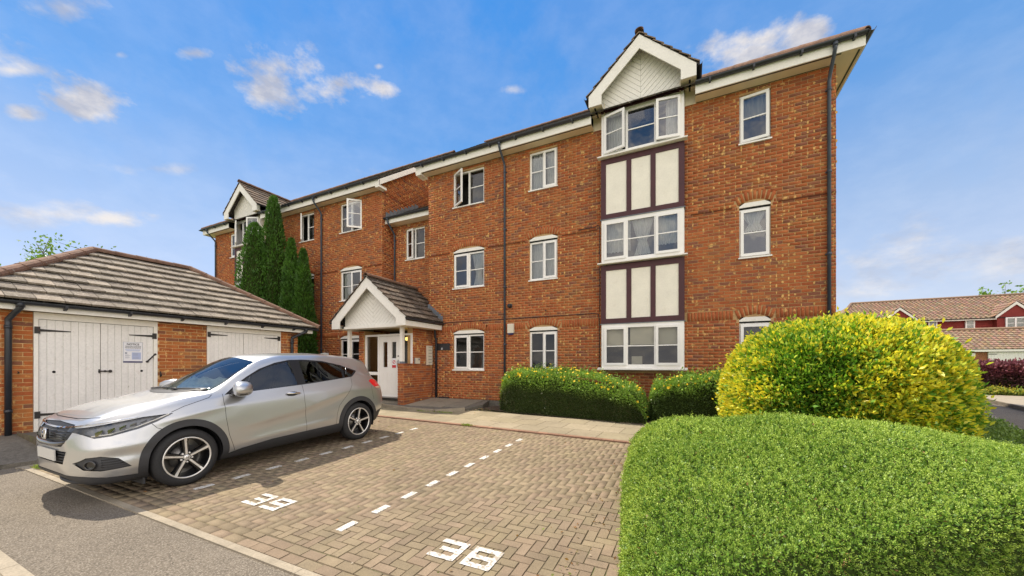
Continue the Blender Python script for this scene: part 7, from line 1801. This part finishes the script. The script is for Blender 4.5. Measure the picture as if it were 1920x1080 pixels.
fu = MB(); fu.lathe([(0.055, 0.0), (0.058, -0.09), (0.05, -0.11), (0.02, -0.112), (0, -0.10)], (-4.87, YF-0.005, 2.97), 'y', 18)
simple('boiler_flue', 'round black boiler flue on the wall above the cream alarm box', 'flue', (-4.87, YF, 2.95), [('pipe', fu, M['black']), ('collar', MB().lathe([(0.075, -0.004), (0.075, -0.014), (0.055, -0.016)], (-4.87, YF-0.004, 2.97), 'y', 18), M['gutter'])])
ab = MB(); ab.box(-7.50, -7.12, YF-0.05, YF-0.005, 0.03, 0.11); simple('drain_grille', 'black plastic vent at the foot of the wall under the name plaque', 'vent', (-7.3, YF, 0.03), [('cover', ab, M['black'])]+[('slat', MB().box(-7.49, -7.13, YF-0.055, YF-0.0505, 0.04+k*0.022, 0.052+k*0.022), M['gutter']) for k in range(3)])
cb = MB(); y = YF-0.022; cb.tube([(-7.42, y, 2.30), (-7.36, y, 2.52), (-7.2, y, 2.575), (-5.0, y, 2.58), (-2.30, y, 2.585), (-2.20, y, 2.56), (-2.17, y, 2.40), (-2.17, y, 0.95)], 0.010, 6)
cbl = cb.build('wall_cable', M['ink']); tag(cbl, 'thin black cable clipped along the wall above the ground floor windows', 'cable')
c2 = MB().tube([(-2.75, y, 4.93), (-2.30, y, 4.94), (-2.22, y, 4.98), (-2.16, y, 4.94), (-2.16, y, 3.0), (-2.16, y, 2.62)], 0.009, 6).build('wall_cable', M['ink']); tag(c2, 'thin black cable running down beside the left edge of the bay windows', 'cable')
for (x, z) in ((-3.72, 2.76), (-3.1, 5.45)):
    f_ = MB().tube([(x, YF-0.006, z), (x, YF-0.06, z), (x+0.03, YF-0.075, z-0.02)], 0.014, 6).build('overflow_pipe', M['gutter']); tag(f_, 'small dark overflow pipe stub above the ground floor window' if z < 4 else 'small dark overflow pipe stub between the two upper windows', 'pipe')
def cur_thing(x0, x1, z0, z1, y, label, m='net', tie=False, cat='curtain', nm='net_curtain'):
    mb = curtain(None, x0, x1, z0, z1, y, None, None, 0.018, tie); o = mb.build(nm, M[m]); tag(o, label, cat); return o
cur_thing(-1.95, -1.55, 6.80, 7.80, 9.95, 'white net curtain at the left of the top bay window')
cur_thing(-0.50, -0.13, 6.80, 7.80, 9.95, 'white net curtain at the right of the top bay window')
cur_thing(-2.0, -1.35, 4.15, 4.98, 9.95, 'white lace curtain at the left of the middle bay window')
cur_thing(-1.33, -0.78, 4.02, 4.98, 9.97, 'white tied lace curtain in the centre of the middle bay window', tie=True)
cur_thing(-0.72, -0.14, 4.20, 4.98, 9.95, 'white lace curtain at the right of the middle bay window')
cur_thing(1.12, 1.66, 4.30, 4.80, 10.16, 'white tied curtain in the first floor corner window', tie=True)
cur_thing(1.12, 1.66, 6.95, 7.42, 10.16, 'pale blind in the top floor corner window', 'blind', nm='window_blind', cat='blind')
cur_thing(-6.33, -5.83, 3.75, 4.78, 10.16, 'white gathered curtain in the first floor window right of the porch roof', tie=True)
cur_thing(-4.2, -3.85, 6.36, 7.42, 10.16, 'white curtain at the left of the top middle window')
cur_thing(-3.75, -3.42, 6.36, 7.42, 10.17, 'white curtain at the right of the top middle window')
cur_thing(-4.2, -3.42, 3.7, 4.78, 10.19, 'pale curtain across the first floor middle window', 'net')
cur_thing(-12.25, -11.75, 3.72, 4.78, 10.16, 'white curtain in the first floor window left of the porch roof')
for x0, x1, lab in ((-1.98, -1.42, 'left'), (-1.36, -0.76, 'centre'), (-0.70, -0.16, 'right')):
    b = MB().box(x0, x1, 9.93, 9.938, 1.72, 2.22); b.box(x0-0.005, x1+0.005, 9.925, 9.943, 1.70, 1.72); o = b.build('roller_blind', M['blind_pale']); tag(o, 'half drawn beige roller blind in the %s light of the ground floor bay' % lab, 'blind')
cx = MB().box(-1.32, -1.06, 9.92, 10.05, 1.165, 1.40).build('cardboard_box', M['beige']); tag(cx, 'brown cardboard box on the sill inside the ground floor bay', 'box')
st = MB(); st.box(-8.675, -8.505, 9.028, 9.0315, 1.07, 1.39); S = simple('door_notice', 'small red and white notice in the right glass of the entrance door', 'notice', (-8.59, 9.03, 1.07), [('sheet', st, M['paper']), ('red_band', MB().box(-8.67, -8.51, 9.0255, 9.0275, 1.08, 1.17), M['red']), ('red_ring', MB().lathe([(0.06, -0.0005), (0.06, -0.0025), (0.042, -0.0025), (0.042, -0.0005)], (-8.59, 9.028, 1.27), 'y', 20), M['red']), ('red_bar', MB().obox((-8.59, 9.0265, 1.27), (0.035, 0, 0.035), (0.006, 0, -0.006), (0, 0.0008, 0)), M['red'])])
lm = MB().lathe([(0.0, -0.01), (0.09, -0.01), (0.11, 0.03), (0.11, 0.05)], (-8.75, 8.56, 2.36), 'z', 16); simple('porch_light', 'round dim lamp under the porch ceiling', 'lamp', (-8.75, 8.56, 2.40), [('glass', lm, M['paper'])])
